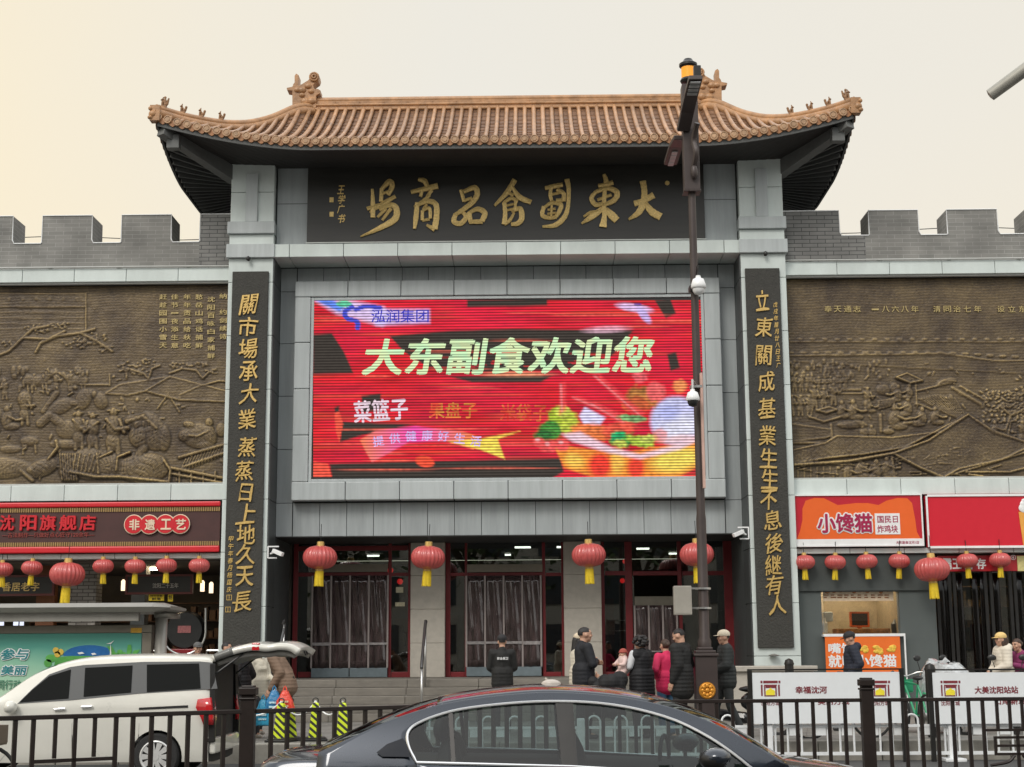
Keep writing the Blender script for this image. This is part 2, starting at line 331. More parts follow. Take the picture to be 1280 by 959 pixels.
# ================================================================ ground
m=MB(); m.box(-400,400,-400,600,-.3,-.004); g=m.build('ground',mat('earth_ground',(.12,.11,.1),rough=.9)); tag(g,kind='structure')
M_asph=mat('asphalt',(.06,.06,.06),rough=.85,var=.25,vscale=1.5,bump=.35,bscale=90)
m=MB(); m.box(-60,60,-45,-9.32,-.2,0); g=m.build('road',M_asph); tag(g,kind='structure')
m=MB()
for x in np.arange(-58,58,9.0): m.box(x,x+4,-26.2,-26.05,.0,.004)
m.box(-60,60,-13.9,-13.78,.0,.004)
tag(m.build('road_marking',mat('road_paint',(.6,.6,.57),rough=.7,var=.2,vscale=10)),kind='structure')
def pave(name,c1,c2,mo,bw,bh,ms): return brickmat(name,c1,c2,mo,bw,bh,ms,'xy',.7)
M_pave=pave('grey_paving',(.19,.185,.17),(.235,.225,.205),(.10,.095,.09),.6,.3,.006)
m=MB(); m.box(-60,60,-9.1,20,-.2,.3); tag(m.build('pavement',M_pave),kind='structure')
m=MB()
x=-60
while x<60: m.box(x,x+.99,-9.32,-9.103,-.2,.304); x+=1.0
tag(m.build('kerb',mat('kerb_stone',(.3,.285,.25),rough=.75,var=.2,vscale=5,bump=.2,island=.08),bevel=.02),kind='structure')

# ================================================================ central gatehouse
GH=thing('gatehouse','grey clad market gatehouse under an upturned ochre tiled roof','building')
def panels(mb,xs,zs,y,d=.03,g=.012,skip=None):
    for i in range(len(xs)-1):
        for j in range(len(zs)-1):
            if skip and skip(i,j): continue
            mb.box(xs[i]+g/2,xs[i+1]-g/2,y,y+d,zs[j]+g/2,zs[j+1]-g/2)
def P(name,mb,mt,par=GH,**k): return mb.build(name,mt,par,world=True,**k)
# core walls (behind the cladding)
m=MB(); m.box(-5.36,5.36,.985,5.2,4.36,10.72); m.box(-5.36,5.36,.24,5.2,10.9,13.0); m.box(-6.36,-5.4,.05,5.2,.3,12.98); m.box(5.4,6.36,.05,5.2,.3,12.98)
P('core_wall',m,M_joint)
# screen wall cladding
m=MB(); xs6=[-5.36,-4.96]; xs=list(np.linspace(-4.96,4.96,9))
zz=[5.13,6.38,7.63,8.88,10.13,10.70]
panels(m,[-5.35,-4.97],[4.36]+zz,.95); panels(m,[4.97,5.35],[4.36]+zz,.95)
panels(m,list(np.linspace(-4.96,4.96,17)),[4.36,5.13],.95)
panels(m,list(np.linspace(-4.96,4.96,17)),[10.33,10.70],.95)
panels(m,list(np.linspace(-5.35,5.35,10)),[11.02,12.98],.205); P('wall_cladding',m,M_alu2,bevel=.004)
m=MB(); m.box(-5.35,5.35,.2,.24,12.05,12.062); P('panel_joint',m,M_joint)
# bezel round the screen
m=MB()
for a,b in zip(xs,xs[1:]):
    m.box(a+.006,b-.006,.62,.945,9.93,10.30); m.box(a+.006,b-.006,.62,.945,5.16,5.58)
for a,b in zip([5.585,6.67,7.75,8.84],[6.665,7.745,8.835,9.925]):
    m.box(-4.95,-4.585,.62,.945,a,b-.007); m.box(4.585,4.95,.62,.945,a,b-.007)
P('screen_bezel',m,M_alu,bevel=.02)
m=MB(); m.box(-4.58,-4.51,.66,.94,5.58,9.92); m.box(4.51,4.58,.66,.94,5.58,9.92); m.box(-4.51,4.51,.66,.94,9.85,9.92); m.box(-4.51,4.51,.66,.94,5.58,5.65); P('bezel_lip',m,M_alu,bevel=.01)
# ledge beam over the screen wall
m=MB(); lx=[-5.37,-5.0]+list(np.linspace(-5.0,5.0,9))[1:-1]+[5.0,5.37]
for a,b in zip(lx,lx[1:]): m.box(a+.006,b-.006,-.05,.94,10.71,11.015)
P('ledge_beam',m,M_pale,bevel=.01)
# pillars
for s in (-1,1):
    m=MB(); X=lambda a,b:(min(s*a,s*b),max(s*a,s*b))
    zj=[.3,1.6,2.75,3.95,5.13,6.38,7.63,8.88,10.13,10.70]
    a,b=X(5.375,6.40)
    for z0,z1 in zip(zj,zj[1:]): m.box(a,b,0,.9,z0+.005,z1-.005)
    for z0,z1 in ((11.36,12.28),(12.29,13.03)): m.box(a+.01,b-.01,.0,.9,z0,z1)
    m.box(a,b,0,.9,11.03,11.27)
    p=P('pillar',m,M_pale if False else M_pale,bevel=.008)
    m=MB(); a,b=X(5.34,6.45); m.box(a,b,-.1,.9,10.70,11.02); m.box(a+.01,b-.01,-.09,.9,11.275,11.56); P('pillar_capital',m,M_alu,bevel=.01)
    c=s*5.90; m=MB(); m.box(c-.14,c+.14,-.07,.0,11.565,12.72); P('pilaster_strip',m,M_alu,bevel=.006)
    m=MB(); a,b=X(5.345,5.374)
    for z0,z1 in zip(zj,zj[1:]): m.box(a,b,.02,.94,max(z0,.3)+.006,z1-.006)
    for q in np.arange(.95,3.0,.16): m.box(a,b,q,q+.15,1.15,4.34)
    P('recess_lining',m,mat('dark_ribbed_lining',(.055,.062,.063),rough=.45,var=.1),bevel=.006)
    m=MB(); m.ball((s*5.93,-.12,10.66),(.05,.05,.06)); m.box(s*5.93-.015,s*5.93+.015,-.13,-.05,10.69,10.72); P('spotlight',m,M_black)
# entrance soffit, floor, steps
m=MB(); m.box(-5.37,5.37,.945,3.2,4.345,4.36); P('soffit',m,M_dark)
m=MB()
for i in range(5):
    z=.3+.17*(i+1); xx=-5.3
    while xx<5.25:
        m.box(xx+.003,min(xx+1.55,5.3)-.003,-1.5+.3*i,-1.2+.3*i if i<4 else 3.4,z-.17+.001,z); xx+=1.55
P('entrance_step',m,M_step,bevel=.012)
m=MB(); m.box(-5.34,5.34,3.4,10,.8,1.13); P('hall_floor',m,mat('hall_floor_tile',(.1,.09,.08),rough=.3))
m=MB(); m.box(-5.34,5.34,9.9,10,1.13,4.34); m.box(-5.36,-5.30,3.1,9.9,1.13,4.36); m.box(5.30,5.36,3.1,9.9,1.13,4.36); m.box(-5.34,5.34,3.2,10,4.36,4.5); P('hall_wall',m,M_int)
m=MB()
for x,y,l in ((-3.4,4.2,.35),(-3.05,4.2,.35),(.1,4.2,.5),(1.15,4.2,.25),(1.6,6,.15),(-.2,7,.2),(3.2,5,.4),(-3.9,7,.4),(4.2,7,.5)): m.box(x,x+l*.8,y,y+.1,4.29,4.33)
P('ceiling_lamp',m,M_lampw)
m=MB()
for i in range(26):
    x=random.uniform(-5,5); y=random.uniform(5.2,9.5); h=random.uniform(.7,2.0); ww=random.uniform(.3,.9); m.box(x,x+ww,y,y+.5,1.13,1.13+h)
P('hall_counter',m,mat('hall_counter_wood',(.10,.045,.03),rough=.5,island=.6))
# stone columns
for (u0,u1) in ((513,556),(705,752)):
    x0,_=at(u0,760,2.75); x1,_=at(u1,760,2.75); m=MB()
    for z0,z1 in zip([1.152,1.95,2.75,3.55],[1.95,2.75,3.55,4.34]): m.box(x0,x1,2.75,3.5,z0+.002,z1-.002)
    P('stone_column',m,M_stone,bevel=.01)
# red glazed frames between the columns
def rail(mb,u0,v0,u1,v1,Y=3.0,d=.09,y0=None):
    x0,z1=at(u0,v0,Y); x1,z0=at(u1,v1,Y); mb.box(min(x0,x1),max(x0,x1),Y,Y+d,z0,z1)
m=MB()
for u in ((366,372),(485,489),(510,514),(557,563),(581,584),(678,682),(702,708),(750,756),(782,791),(848,853),(906,917)):
    x0,_=at(u[0],760,3); x1,_=at(u[1],760,3); m.box(x0,x1,3.0,3.1,1.15,4.34)
for (u0,u1,v0,v1) in ((372,485,716,720),(489,510,716,720),(563,581,716,720),(584,678,716,721),(682,702,716,720),(756,782,714,719),(791,848,714,719),(853,906,714,719),(489,510,840,847),(563,581,840,847),(682,702,840,847),(756,782,840,847),(853,906,840,847),(372,391,840,847),(372,510,683,688)):
    x0,z1=at(u0,v0,3); x1,z0=at(u1,v1,3); m.box(x0+.002,x1-.002,3.01,3.09,max(z0,1.151),z1)
P('door_frame',m,M_red,bevel=.006)
m=MB()
for (u0,u1) in ((372,513),(557,706),(752,910)):
    x0,_=at(u0,760,3.05); x1,_=at(u1,760,3.05)
    m.box(x0,x1,3.045,3.053,3.66 if True else 0,4.34)
for (u0,u1) in ((372,390),(488,511),(562,582),(680,703),(755,784),(790,793),(850,908)):
    x0,_=at(u0,760,3.05); x1,_=at(u1,760,3.05); m.box(x0,x1,3.04,3.048,1.15,3.655)
P('glazing',m,M_glass)
for (u0,u1,v0,v1) in ((391,485,706,715),(584,678,706,715),(793,848,746,757)):
    m=MB(); x0,z1=at(u0,v0,3.05); x1,z0=at(u1,v1,3.05); m.box(x0,x1,2.96,3.0,z0,z1); P('door_header',m,mat('beige_door_header',(.2,.18,.14),rough=.5))
# ================================================================ tiled roof
RF=thing('roof',None,None); RF.parent=GH
del_=[k for k in ('label','category') if k in RF.keys()]
XE,YF,YB,YR,XR,ZR=7.80,-1.6,5.6,2.0,4.75,15.02
hp=[(371,129),(339.5,144),(311,151),(283,151),(259,147.6),(227,141),(195,131)]
hs=[];
for sgm in np.linspace(0,1,61):
    X=-(XR+(XE-XR)*sgm); Y=YR+(YF-YR)*sgm; hs.append((sgm,X,Y))
hz=[]
for sgm,X,Y in hs:
    lo,hi=11.,17.
    d0=(Vector((X,Y,14))-CAM); u=640+FPX*d0.dot(Rv)/d0.dot(Fv)
    v=np.interp(u,[p[0] for p in hp][::-1],[p[1] for p in hp][::-1]); hz.append(at(u,v,Y)[1])
hz=np.array(hz); hz[0]=15.1
k=np.ones(7)/7; hz=np.convolve(np.pad(hz,3,'edge'),k,'valid'); SG=np.linspace(0,1,61)
def hip_top(s): return float(np.interp(s,SG,hz))
def eave_z(x):
    a=max(0,abs(x)-4.3)/(XE-4.3); return 12.90+.62*a**1.7
def eave_side(y):
    a=abs(y-2.0)/3.6; return 12.86+.66*max(0,(a-.25)/.75)**1.7
def prof(t): return .62*t+.38*t*t
def front(x,t):
    """t 0 eave .. 1 top of the slope at this x"""
    ax=abs(x); s=max(0,(ax-XR)/(XE-XR)); zt=hip_top(s)-.2 if s>0 else ZR; ytop=YR+(YF-YR)*s; e0=eave_z(x)
    return YF+(ytop-YF)*t, e0+(max(zt,e0+.12)-e0)*prof(t)
def side(y,t):
    s=abs(y-YR)/3.6; xt=XR+(XE-XR)*s; zt=hip_top(s)-.2; e0=eave_side(y)
    return XE+(xt-XE)*t, e0+(max(zt,e0+.12)-e0)*prof(t)
rows=MB(); pan=MB(); discs=MB(); drip=MB()
NX=71; xs=np.linspace(-XE+.06,XE-.06,NX); step=xs[1]-xs[0]
for back in (0,1):
    for i,x in enumerate(xs):
        ts=np.linspace(0,1,9); pts=[]
        for t in ts:
            y,z=front(x,t); y=y if not back else 2*YR-y; pts.append((x,y,z+.07))
        if (Vector(pts[0])-Vector(pts[-1])).length>.15: rows.tube(pts,.054+random.uniform(-.004,.004),7)
        if not back:
            y,z=front(x,0); 
            discs.lathe([(0,-.03),(.045,-.03),(.05,-.016),(.07,-.016),(.075,-.03),(.09,-.028),(.092,.03),(0,.03)],(x,y-.045,z+.035),14,'y')
    X2=np.linspace(-XE,XE,161)
    for a,b in zip(X2,X2[1:]):
        P_=[]
        for q in (a,b):
            r=[]; n=13
            for j in range(n+1):
                t=j/n; y,z=front(q,t); y=y if not back else 2*YR-y
                r.append((q,y,z)); 
                if j<n: 
                    y2,z2=front(q,(j+.999)/n); y2=y2 if not back else 2*YR-y2; r.append((q,y2,z2+.0)); r.append((q,y2,z2+.028))
            P_.append(r)
        pan.grid(P_)
for i,(a,b) in enumerate(zip(xs,xs[1:])):
    c=(a+b)/2; y,z=front(c,0); h=step*.5
    sh=[(c-h,z+.045),(c-h*.98,z-.0),(c-h*.7,z-.05),(c-h*.3,z-.085),(c,z-.1),(c+h*.3,z-.085),(c+h*.7,z-.05),(c+h*.98,z),(c+h,z+.045)]
    drip.poly(sh,y-.035,y+.01)
for s in (-1,1):
    for y in np.linspace(YF+.1,YB-.1,32):
        pts=[]
        for t in np.linspace(0,1,7):
            x,z=side(y,t); pts.append((s*x,y,z+.07))
        if (Vector(pts[0])-Vector(pts[-1])).length>.15: rows.tube(pts,.054+random.uniform(-.004,.004),7)
        x,z=side(y,0); discs.lathe([(0,-.03),(.078,-.03),(.08,.03),(0,.03)],(s*(x+.03),y,z+.055),10,'x'); drip.box(s*(x+.02)-.02,s*(x+.02)+.02,y+.06,y+.16,z-.08,z+.04)
    Y2=np.linspace(YF,YB,40)
    for a,b in zip(Y2,Y2[1:]): pan.grid([[(s*side(q,t)[0],q,side(q,t)[1]) for t in np.linspace(0,1,8)] for q in (a,b)])
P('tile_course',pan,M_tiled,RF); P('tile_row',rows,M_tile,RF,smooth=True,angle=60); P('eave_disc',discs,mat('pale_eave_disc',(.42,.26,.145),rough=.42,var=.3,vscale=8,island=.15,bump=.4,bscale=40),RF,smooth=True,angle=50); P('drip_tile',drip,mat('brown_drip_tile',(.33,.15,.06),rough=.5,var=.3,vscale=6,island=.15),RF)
# main ridge
m=MB(); m.box(-XR,XR,YR-.13,YR+.13,14.9,15.10); m.box(-XR,XR,YR-.09,YR+.09,15.10,15.22); 
m.tube([(-XR,YR-.13,15.10),(XR,YR-.13,15.10)],.035,8); m.tube([(-XR,YR,15.26),(XR,YR,15.26)],.085,12); m.tube([(-XR,YR-.14,14.98),(XR,YR-.14,14.98)],.04,8)
for q in np.arange(-XR+.5,XR,.6): m.box(q-.003,q+.003,YR-.137,YR-.1,14.95,15.2)
P('ridge',m,M_ridge,RF,bevel=.008)
for s in (-1,1):
    for back in (0,1):
        m=MB(); pts=[];low=[]
        for q in np.linspace(0,1,25):
            x=s*(XR+(XE-XR)*q); y=YR+(YF-YR)*q; y=y if not back else 2*YR-y; z=hip_top(q); pts.append((x,y,z-.07)); low.append((x,y,z-.2))
        m.tube(pts,.085,10); m.tube(low,.13,10); m.tube([(a[0],a[1]-.1,a[2]+.03) for a in low],.03,6)
        x,y,z=pts[-1]; m.box(x-.11,x+.11,y-.11,y+.11,z-.33,z+.03); m.ball((x+s*.05,y-.05,z-.17),(.1,.1,.1)); m.ball((x+s*.1,y-.1,z-.05),(.05,.05,.05)); m.ball((x+s*.1,y-.1,z-.26),(.06,.06,.05))
        P('hip_ridge',m,M_ridge,RF,smooth=True,angle=60)
# ridge-end dragon ornaments
cw=[(995,300),(995,195),(960,190),(957,176),(995,168),(1002,150),(1010,140),(1010,95),(1020,80),(1038,92),(1036,130),(1034,162),(1060,150),(1100,125),(1113,108),(1108,88),(1125,74),(1150,70),(1170,84),(1174,108),(1168,130),(1150,142),(1132,158),(1140,185),(1163,182),(1182,192),(1180,212),(1152,226),(1152,310)]
for s in (-1,1):
    m=MB(); pl=[]
    for (a,b) in cw:
        x,z=at(180+a/5.33,80+b/5.33,2.0); pl.append((x*(-s),z))
    m.poly(pl,YR-.17,YR+.17)
    cx,cz=at(180+1140/5.33,80+105/5.33,2.0)
    for r_,yy in ((.1,-.2),(.045,-.22)): m.tube([(-s*cx+r_*math.cos(a),YR+yy,cz+r_*math.sin(a)) for a in np.linspace(0,2*math.pi,14)],.03,6)
    for (a,b,rr) in ((1060,190,.11),(1100,165,.09),(1120,200,.08),(1080,265,.12),(1125,262,.12),(1060,225,.08),(1030,190,.09)):
        x,z=at(180+a/5.33,80+b/5.33,2.0); m.ball((-s*x,YR-.16,z),(rr,.07,rr*.8))
    P('ridge_ornament',m,M_ridge,RF,bevel=.025)
# small beasts on the hips
M_fig=mat('weathered_figure_glaze',(.26,.14,.065),rough=.55,var=.35,vscale=14,bump=.3)
for s in (-1,1):
    for (q,big) in ((.955,1),(.845,0),(.735,0),(.615,0)):
        x=s*(XR+(XE-XR)*q); y=YR+(YF-YR)*q; z=hip_top(q); m=MB(); kx=s
        f=.62 if big else .55
        m.box(x-.09*f,x+.09*f,y-.06,y+.06,z-.03,z+.03)
        m.ball((x-kx*.05*f,y,z+.1*f),(.07*f,.05,.08*f)); m.cap((x-kx*.04*f,y,z+.11*f),(x+kx*.04*f,y,z+.24*f),.05*f,.04*f,8); m.ball((x+kx*.06*f,y,z+.29*f),(.05*f,.04,.045*f)); m.ball((x+kx*.1*f,y,z+.28*f),(.035*f,.03,.025*f))
        m.cap((x+kx*.055*f,y+.03,z+.2*f),(x+kx*.07*f,y+.03,z+.03),.022,.02,6); m.cap((x+kx*.055*f,y-.03,z+.2*f),(x+kx*.07*f,y-.03,z+.03),.022,.02,6)
        m.cap((x-kx*.1*f,y,z+.08*f),(x-kx*.13*f,y,z+.24*f),.02,.03,6); m.cap((x+kx*.05*f,y,z+.32*f),(x+kx*.03*f,y,z+.38*f),.018,.01,6)
        if big: m.cap((x-kx*.02,y,z+.1),(x-kx*.02,y,z+.20),.035,.025,8); m.ball((x-kx*.02,y,z+.23),.03); m.cap((x-kx*.07,y,z+.08),(x-kx*.10,y,z+.2),.03,.02,6)
        P('roof_figure',m,M_fig,RF,smooth=True)
# soffit, fascia, rafters, hip beams
m=MB()
XI,YI=6.35,.22
for back in (0,1):
    fy=(lambda y:2*YR-y) if back else (lambda y:y)
    Pq=[]
    for x in np.linspace(-1,1,61):
        xe=x*(XE-.1); xi=x*XI; ze=eave_z(xe)-.10
        Pq.append([(xe,fy(YF+.06),ze),(xe+(xi-xe)*.5,fy((YF+YI)/2),ze*.5+12.93*.5-.02),(xi,fy(YI),12.93)])
    m.grid(Pq)
for s in (-1,1):
    Pq=[]
    for y in np.linspace(-1,1,41):
        ye=YR+y*(3.6-.06); yi=YR+y*(YR-YI); ze=eave_side(ye)-.10
        Pq.append([(s*(XE-.08),ye,ze),(s*(XE+XI)/2,(ye+yi)/2,ze*.5+12.93*.5-.02),(s*XI,yi,12.93)])
    m.grid(Pq)
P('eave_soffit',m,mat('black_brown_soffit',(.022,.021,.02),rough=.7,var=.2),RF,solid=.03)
m=MB()
for x in np.linspace(-XE+.15,XE-.15,60):
    pass
fr=[(x,YF+.02,eave_z(x)-.1) for x in np.linspace(-XE+.05,XE-.05,60)]
for a,b in zip(fr,fr[1:]): m.beam(a,b,.05,.12)
for s in (-1,1):
    fs=[(s*(XE-.03),y,eave_side(y)-.1) for y in np.linspace(YF+.05,YB-.05,40)]
    for a,b in zip(fs,fs[1:]): m.beam(a,b,.05,.12)
P('fascia_board',m,M_beam,RF)
for s in (-1,1):
    for y in np.linspace(-1,1,26):
        m=MB(); ye=YR+y*3.45; yi=YR+y*(YR-YI); m.beam((s*(XE-.12),ye,eave_side(ye)-.17),(s*XI,yi,12.86),.07,.1); P('rafter',m,M_beam,RF)
for s in (-1,1):
    for yc,yi in ((YF,YI),(YB,2*YR-YI)):
        m=MB(); zc=eave_z(XE)-.2; m.beam((s*(XE-.12),yc+(.1 if yc<0 else -.1),zc),(s*(XI+.0),yi,12.72),.24,.34); m.box(s*(XE-.35)-.14,s*(XE-.35)+.14,yc+(.2 if yc<0 else -.4),yc+(.42 if yc<0 else -.18),zc-.42,zc-.1)
        P('hip_beam',m,mat('grey_hip_beam',(.12,.125,.122),rough=.55,var=.15),RF,bevel=.01)
m=MB(); m.box(-XI,XI,-.02,5.25,12.99,13.0); m.box(-XI-.02,XI+.02,-.06,.2,12.74 if False else 13.031,13.06); P('eave_beam',m,M_dark,RF)

# ================================================================ shop wings with battlements
def wing(s,lab):
    W=thing('shop_wing',lab,'building',(s*10.5,.3,0))
    X=lambda a,b:(min(s*a,s*b),max(s*a,s*b))
    Q=lambda name,mb,mt,**k: mb.build(name,mt,W,world=True,**k)
    # parapet
    if s<0: gaps=[(16,53),(115,152),(214,250)]; us=-1
    else: gaps=[(1049,1086),(1148,1184),(1247,1283)]
    gx=sorted([tuple(at(u,285,.35)[0] for u in g_) for g_ in gaps]); per=1.86
    ext=[]
    for i in (1,2):
        a=gx[0] if s<0 else gx[-1]; ext.append((a[0]+s*per*i,a[1]+s*per*i))
    gx=sorted(gx+ext)
    a,b=X(6.42,16); top=[]; bot=[]
    zt=11.87 if s<0 else 11.80; zn=11.2
    pl=[(a,10.57)]+[(a,zt)]
    for g0,g1 in gx: pl+=[(g0,zt),(g0+.01,zn+.08),(g0+.05,zn),(g1-.02,zn),(g1,zn+.02),(g1,zt)]
    pl+=[(b,zt),(b,10.57)]
    m=MB(); m.poly(pl,.35,1.2); Q('parapet',m,M_brick)
    m=MB(); c,d=X(6.405,7.3); 
    if s>0: m.poly([(6.405,10.57),(6.405,zt-.02),(gx[0][0],zt-.02),(gx[0][0],zn+.02),(gx[0][1]-.1,zn-.02),(gx[0][1]-.1,10.57)],.338,.347)
    else: m.poly([(-6.405,10.57),(-6.405,zt-.02),(gx[-1][1],zt-.02),(gx[-1][1],10.57)],.338,.347)
    Q('parapet_return',m,M_brick2)
    m=MB(); tp=[(p[0],.34,p[1]) for p in pl[1:-1]]; m.tube(tp,.014,5); Q('light_wire',m,M_white)
    # cornices
    for (z0,z1,y) in ((10.24,10.56,.24),(5.15,5.51,.24),(3.84,3.96,.22)):
        m=MB(); x=6.41
        i=0
        while x<16:
            n=min(x+1.21,16); a,b=X(x,n); m.box(a+.005,b-.005,y,.6,z0,z1-.006); x=n
        Q('cornice',m,M_pale,bevel=.01)
    m=MB(); a,b=X(6.41,16); m.tube([(a,.2,10.58),(b,.2,10.58)],.02,6); m.box(a,b,.3,.4,10.2,10.24); m.box(a,b,.3,.42,5.51,5.55)
    for q in np.arange(a+.6,b,1.6): m.box(q-.05,q+.05,.2,.26,10.56,10.6)
    Q('cable_rail',m,mat('cable_grey',(.45,.46,.44),rough=.5))
    m=MB(); m.box(a,b,.56,9,3.96,11.0); Q('upper_wall',m,M_joint)
    m=MB(); m.box(a,b,6.8,7,.31,3.84); m.box(a,b,.62,7,3.80,3.84); c,d=X(15.9,16); m.box(c,d,.6,6.8,.31,3.80); Q('shop_wall',m,M_int)
    for lx_ in (8.2,10.6,13.0): c,d=X(lx_,lx_+.9); m=MB(); m.box(c,d,2.6,2.75,3.72,3.78); Q('strip_lamp',m,mat('added_shop_lamp',(1,.85,.6),emit=(1,.78,.48,16),var=0))  # ceiling strips added to brighten the shop interiors
    m=MB(); m.box(a,b,.6,6.8,.302,.33); Q('shop_floor',m,mat('shop_floor_tile',(.12,.11,.1),rough=.35))
    return W
WL=wing(-1,'left shop wing with grey brick battlements and an open shopfront behind the bus shelter')
WR=wing(1,'right shop wing with grey brick battlements and a grey kiosk front')

for s,lab in ((-1,'thin dark cable sagging behind the left battlements'),(1,'thin dark cable sagging behind the right battlements')):
    m=MB(); m.tube([(s*(6.45+i*.5),1.9,11.75-.06*math.sin(i*.5)) for i in range(20)],.011,5); tag(m.build('overhead_cable',M_black,smooth=True),lab,'cable')
# ================================================================ bronze reliefs
class Rel:
    def __init__(s,x0,x1,z0,z1,y,res=.021):
        s.nx=int((x1-x0)/res)+1; s.nz=int((z1-z0)/res)+1; s.X=np.linspace(x0,x1,s.nx); s.Z=np.linspace(z0,z1,s.nz); s.y=y
        xa,za=at(0,352,y); xb,_=at(1280,352,y); _,zb=at(0,607,y)
        # photograph pixels of each grid node (affine fit is enough on one plane)
        A=[];U=[];V=[]
        for u in (0,140,280,640,1000,1280):
            for v in (355,480,604): x,z=at(u,v,y); A.append((1,x,z,x*z)); U.append(u); V.append(v)
        A=np.array(A); cu=np.linalg.lstsq(A,np.array(U),rcond=None)[0]; cv=np.linalg.lstsq(A,np.array(V),rcond=None)[0]
        gx,gz=np.meshgrid(s.X,s.Z); s.U=cu[0]+cu[1]*gx+cu[2]*gz+cu[3]*gx*gz; s.V=cv[0]+cv[1]*gx+cv[2]*gz+cv[3]*gx*gz
        s.H=np.zeros_like(s.U)
    def ell(s,u,v,a,b,h,rot=0,base=0):
        c,d=math.cos(rot),math.sin(rot); p=(s.U-u)*c+(s.V-v)*d; q=-(s.U-u)*d+(s.V-v)*c; r=1-(p/a)**2-(q/b)**2
        k=r>0; s.H[k]=np.maximum(s.H[k],base+h*np.sqrt(r[k]))
    def line(s,pts,w,h,add=False):
        for (a,b),(c,d) in zip(pts,pts[1:]):
            L=max(1e-6,(c-a)**2+(d-b)**2); t=np.clip(((s.U-a)*(c-a)+(s.V-b)*(d-b))/L,0,1)
            r=1-((s.U-a-t*(c-a))**2+(s.V-b-t*(d-b))**2)/w**2; k=r>0
            s.H[k]=np.maximum(s.H[k],h*np.sqrt(r[k]))
    def poly(s,pts,h,edge=1.6,eh=None):
        n=len(pts); ins=np.zeros_like(s.U,bool)
        for i in range(n):
            (a,b),(c,d)=pts[i],pts[i-1]; k=((b>s.V)!=(d>s.V)); ins^=k&(s.U<(c-a)*(s.V-b)/((d-b) if d!=b else 1e-9)+a)
        s.H[ins]=np.maximum(s.H[ins]*.35+h*.6,h)
        s.line(list(pts)+[pts[0]],edge,eh or h*1.5)
    def man(s,u,v,k,h=.05,face=1):
        """standing figure, feet at v, k pixels tall"""
        s.ell(u,v-.9*k,.085*k,.1*k,h*1.1); s.ell(u,v-.93*k,.15*k,.035*k,h*.9); s.ell(u,v-.62*k,.16*k,.24*k,h*1.2); s.ell(u-.02*k,v-.3*k,.15*k,.2*k,h)
        s.line([(u-.07*k,v-.35*k),(u-.08*k,v)],.06*k,h*.8); s.line([(u+.07*k,v-.35*k),(u+.1*k,v)],.06*k,h*.8)
        s.line([(u-.13*k,v-.75*k),(u-.05*k+face*.1*k,v-.55*k),(u+face*.3*k,v-.58*k)],.05*k,h*1.35); s.line([(u+.13*k,v-.74*k),(u+face*.22*k,v-.5*k)],.05*k,h*1.3)
    def sit(s,u,v,k,h=.05,face=1):
        s.ell(u,v-.75*k,.12*k,.14*k,h*1.2); s.ell(u,v-.4*k,.22*k,.32*k,h*1.2,.3*face); s.ell(u+face*.15*k,v-.12*k,.32*k,.14*k,h); s.line([(u,v-.5*k),(u+face*.35*k,v-.35*k),(u+face*.55*k,v-.38*k)],.06*k,h*1.4)
    def horse(s,u,v,k,h=.06,face=-1):
        s.ell(u,v-.5*k,.5*k,.23*k,h); s.ell(u-face*.33*k,v-.52*k,.24*k,.24*k,h*1.1); s.line([(u+face*.38*k,v-.55*k),(u+face*.62*k,v-.82*k)],.13*k,h); s.ell(u+face*.75*k,v-.82*k,.2*k,.09*k,h*1.1,-face*.5)
        for q in (-.38,-.22,.25,.4): s.line([(u+q*k,v-.4*k),(u+(q+.04)*k,v)],.05*k,h*.8)
    def tree(s,pts,cl,h=.04,w=2.2):
        for p in pts: s.line(p,w,h)
        for (cu,cv,a,b) in cl:
            for i in range(int(a*b/5)+6):
                t=random.uniform(0,6.28); r=math.sqrt(random.random()); u=cu+a*r*math.cos(t); v=cv+b*r*math.sin(t); s.ell(u,v,random.uniform(1.2,3.2),random.uniform(.8,1.6),h*random.uniform(.6,1.1),random.uniform(-.6,.6))
    def build(s,par,m):
        rng=np.random.RandomState(3); H=s.H
        for sc,am in ((6,.006),(2,.004)):
            n=rng.randn(s.nz//sc+3,s.nx//sc+3); zi=np.arange(s.nz)/sc; xi=np.arange(s.nx)/sc; z0=zi.astype(int); x0=xi.astype(int); fz=(zi-z0)[:,None]; fx=(xi-x0)[None]
            N=n[np.ix_(z0,x0)]*(1-fz)*(1-fx)+n[np.ix_(z0+1,x0)]*fz*(1-fx)+n[np.ix_(z0,x0+1)]*(1-fz)*fx+n[np.ix_(z0+1,x0+1)]*fz*fx; H=H+am*.5*N
        H=H*.8; gx,gz=np.meshgrid(s.X,s.Z)
        # chased folds and tool marks that follow the raised figures
        ph=6*np.sin(gx*2.1+gz*1.3)+4*np.sin(gx*5.3-gz*3.7); F1=np.abs(np.sin(gx*38+gz*14+ph)); F2=np.abs(np.sin(gz*46-gx*17+ph*1.4)); k=np.clip((s.H-.03)/.05,0,1)
        H=H-k*(.016*(F1<.28)*(1-F1/.28)+.014*(F2<.25)*(1-F2/.25)); H=H+(1-k)*.0025*np.sin(gz*95+2*np.sin(gx*3))
        V=np.stack([gx,s.y-H,gz],-1).reshape(-1,3)
        i=(np.arange(s.nz-1)[:,None]*s.nx+np.arange(s.nx-1)[None]).ravel(); F=np.stack([i,i+1,i+s.nx+1,i+s.nx],1)
        # a closed back so the plate has its thickness
        e=[0,s.nx-1,s.nx*s.nz-1,s.nx*(s.nz-1)]; nb=len(V); B=V[e].copy(); B[:,1]=s.y+.05; V=np.vstack([V,B])
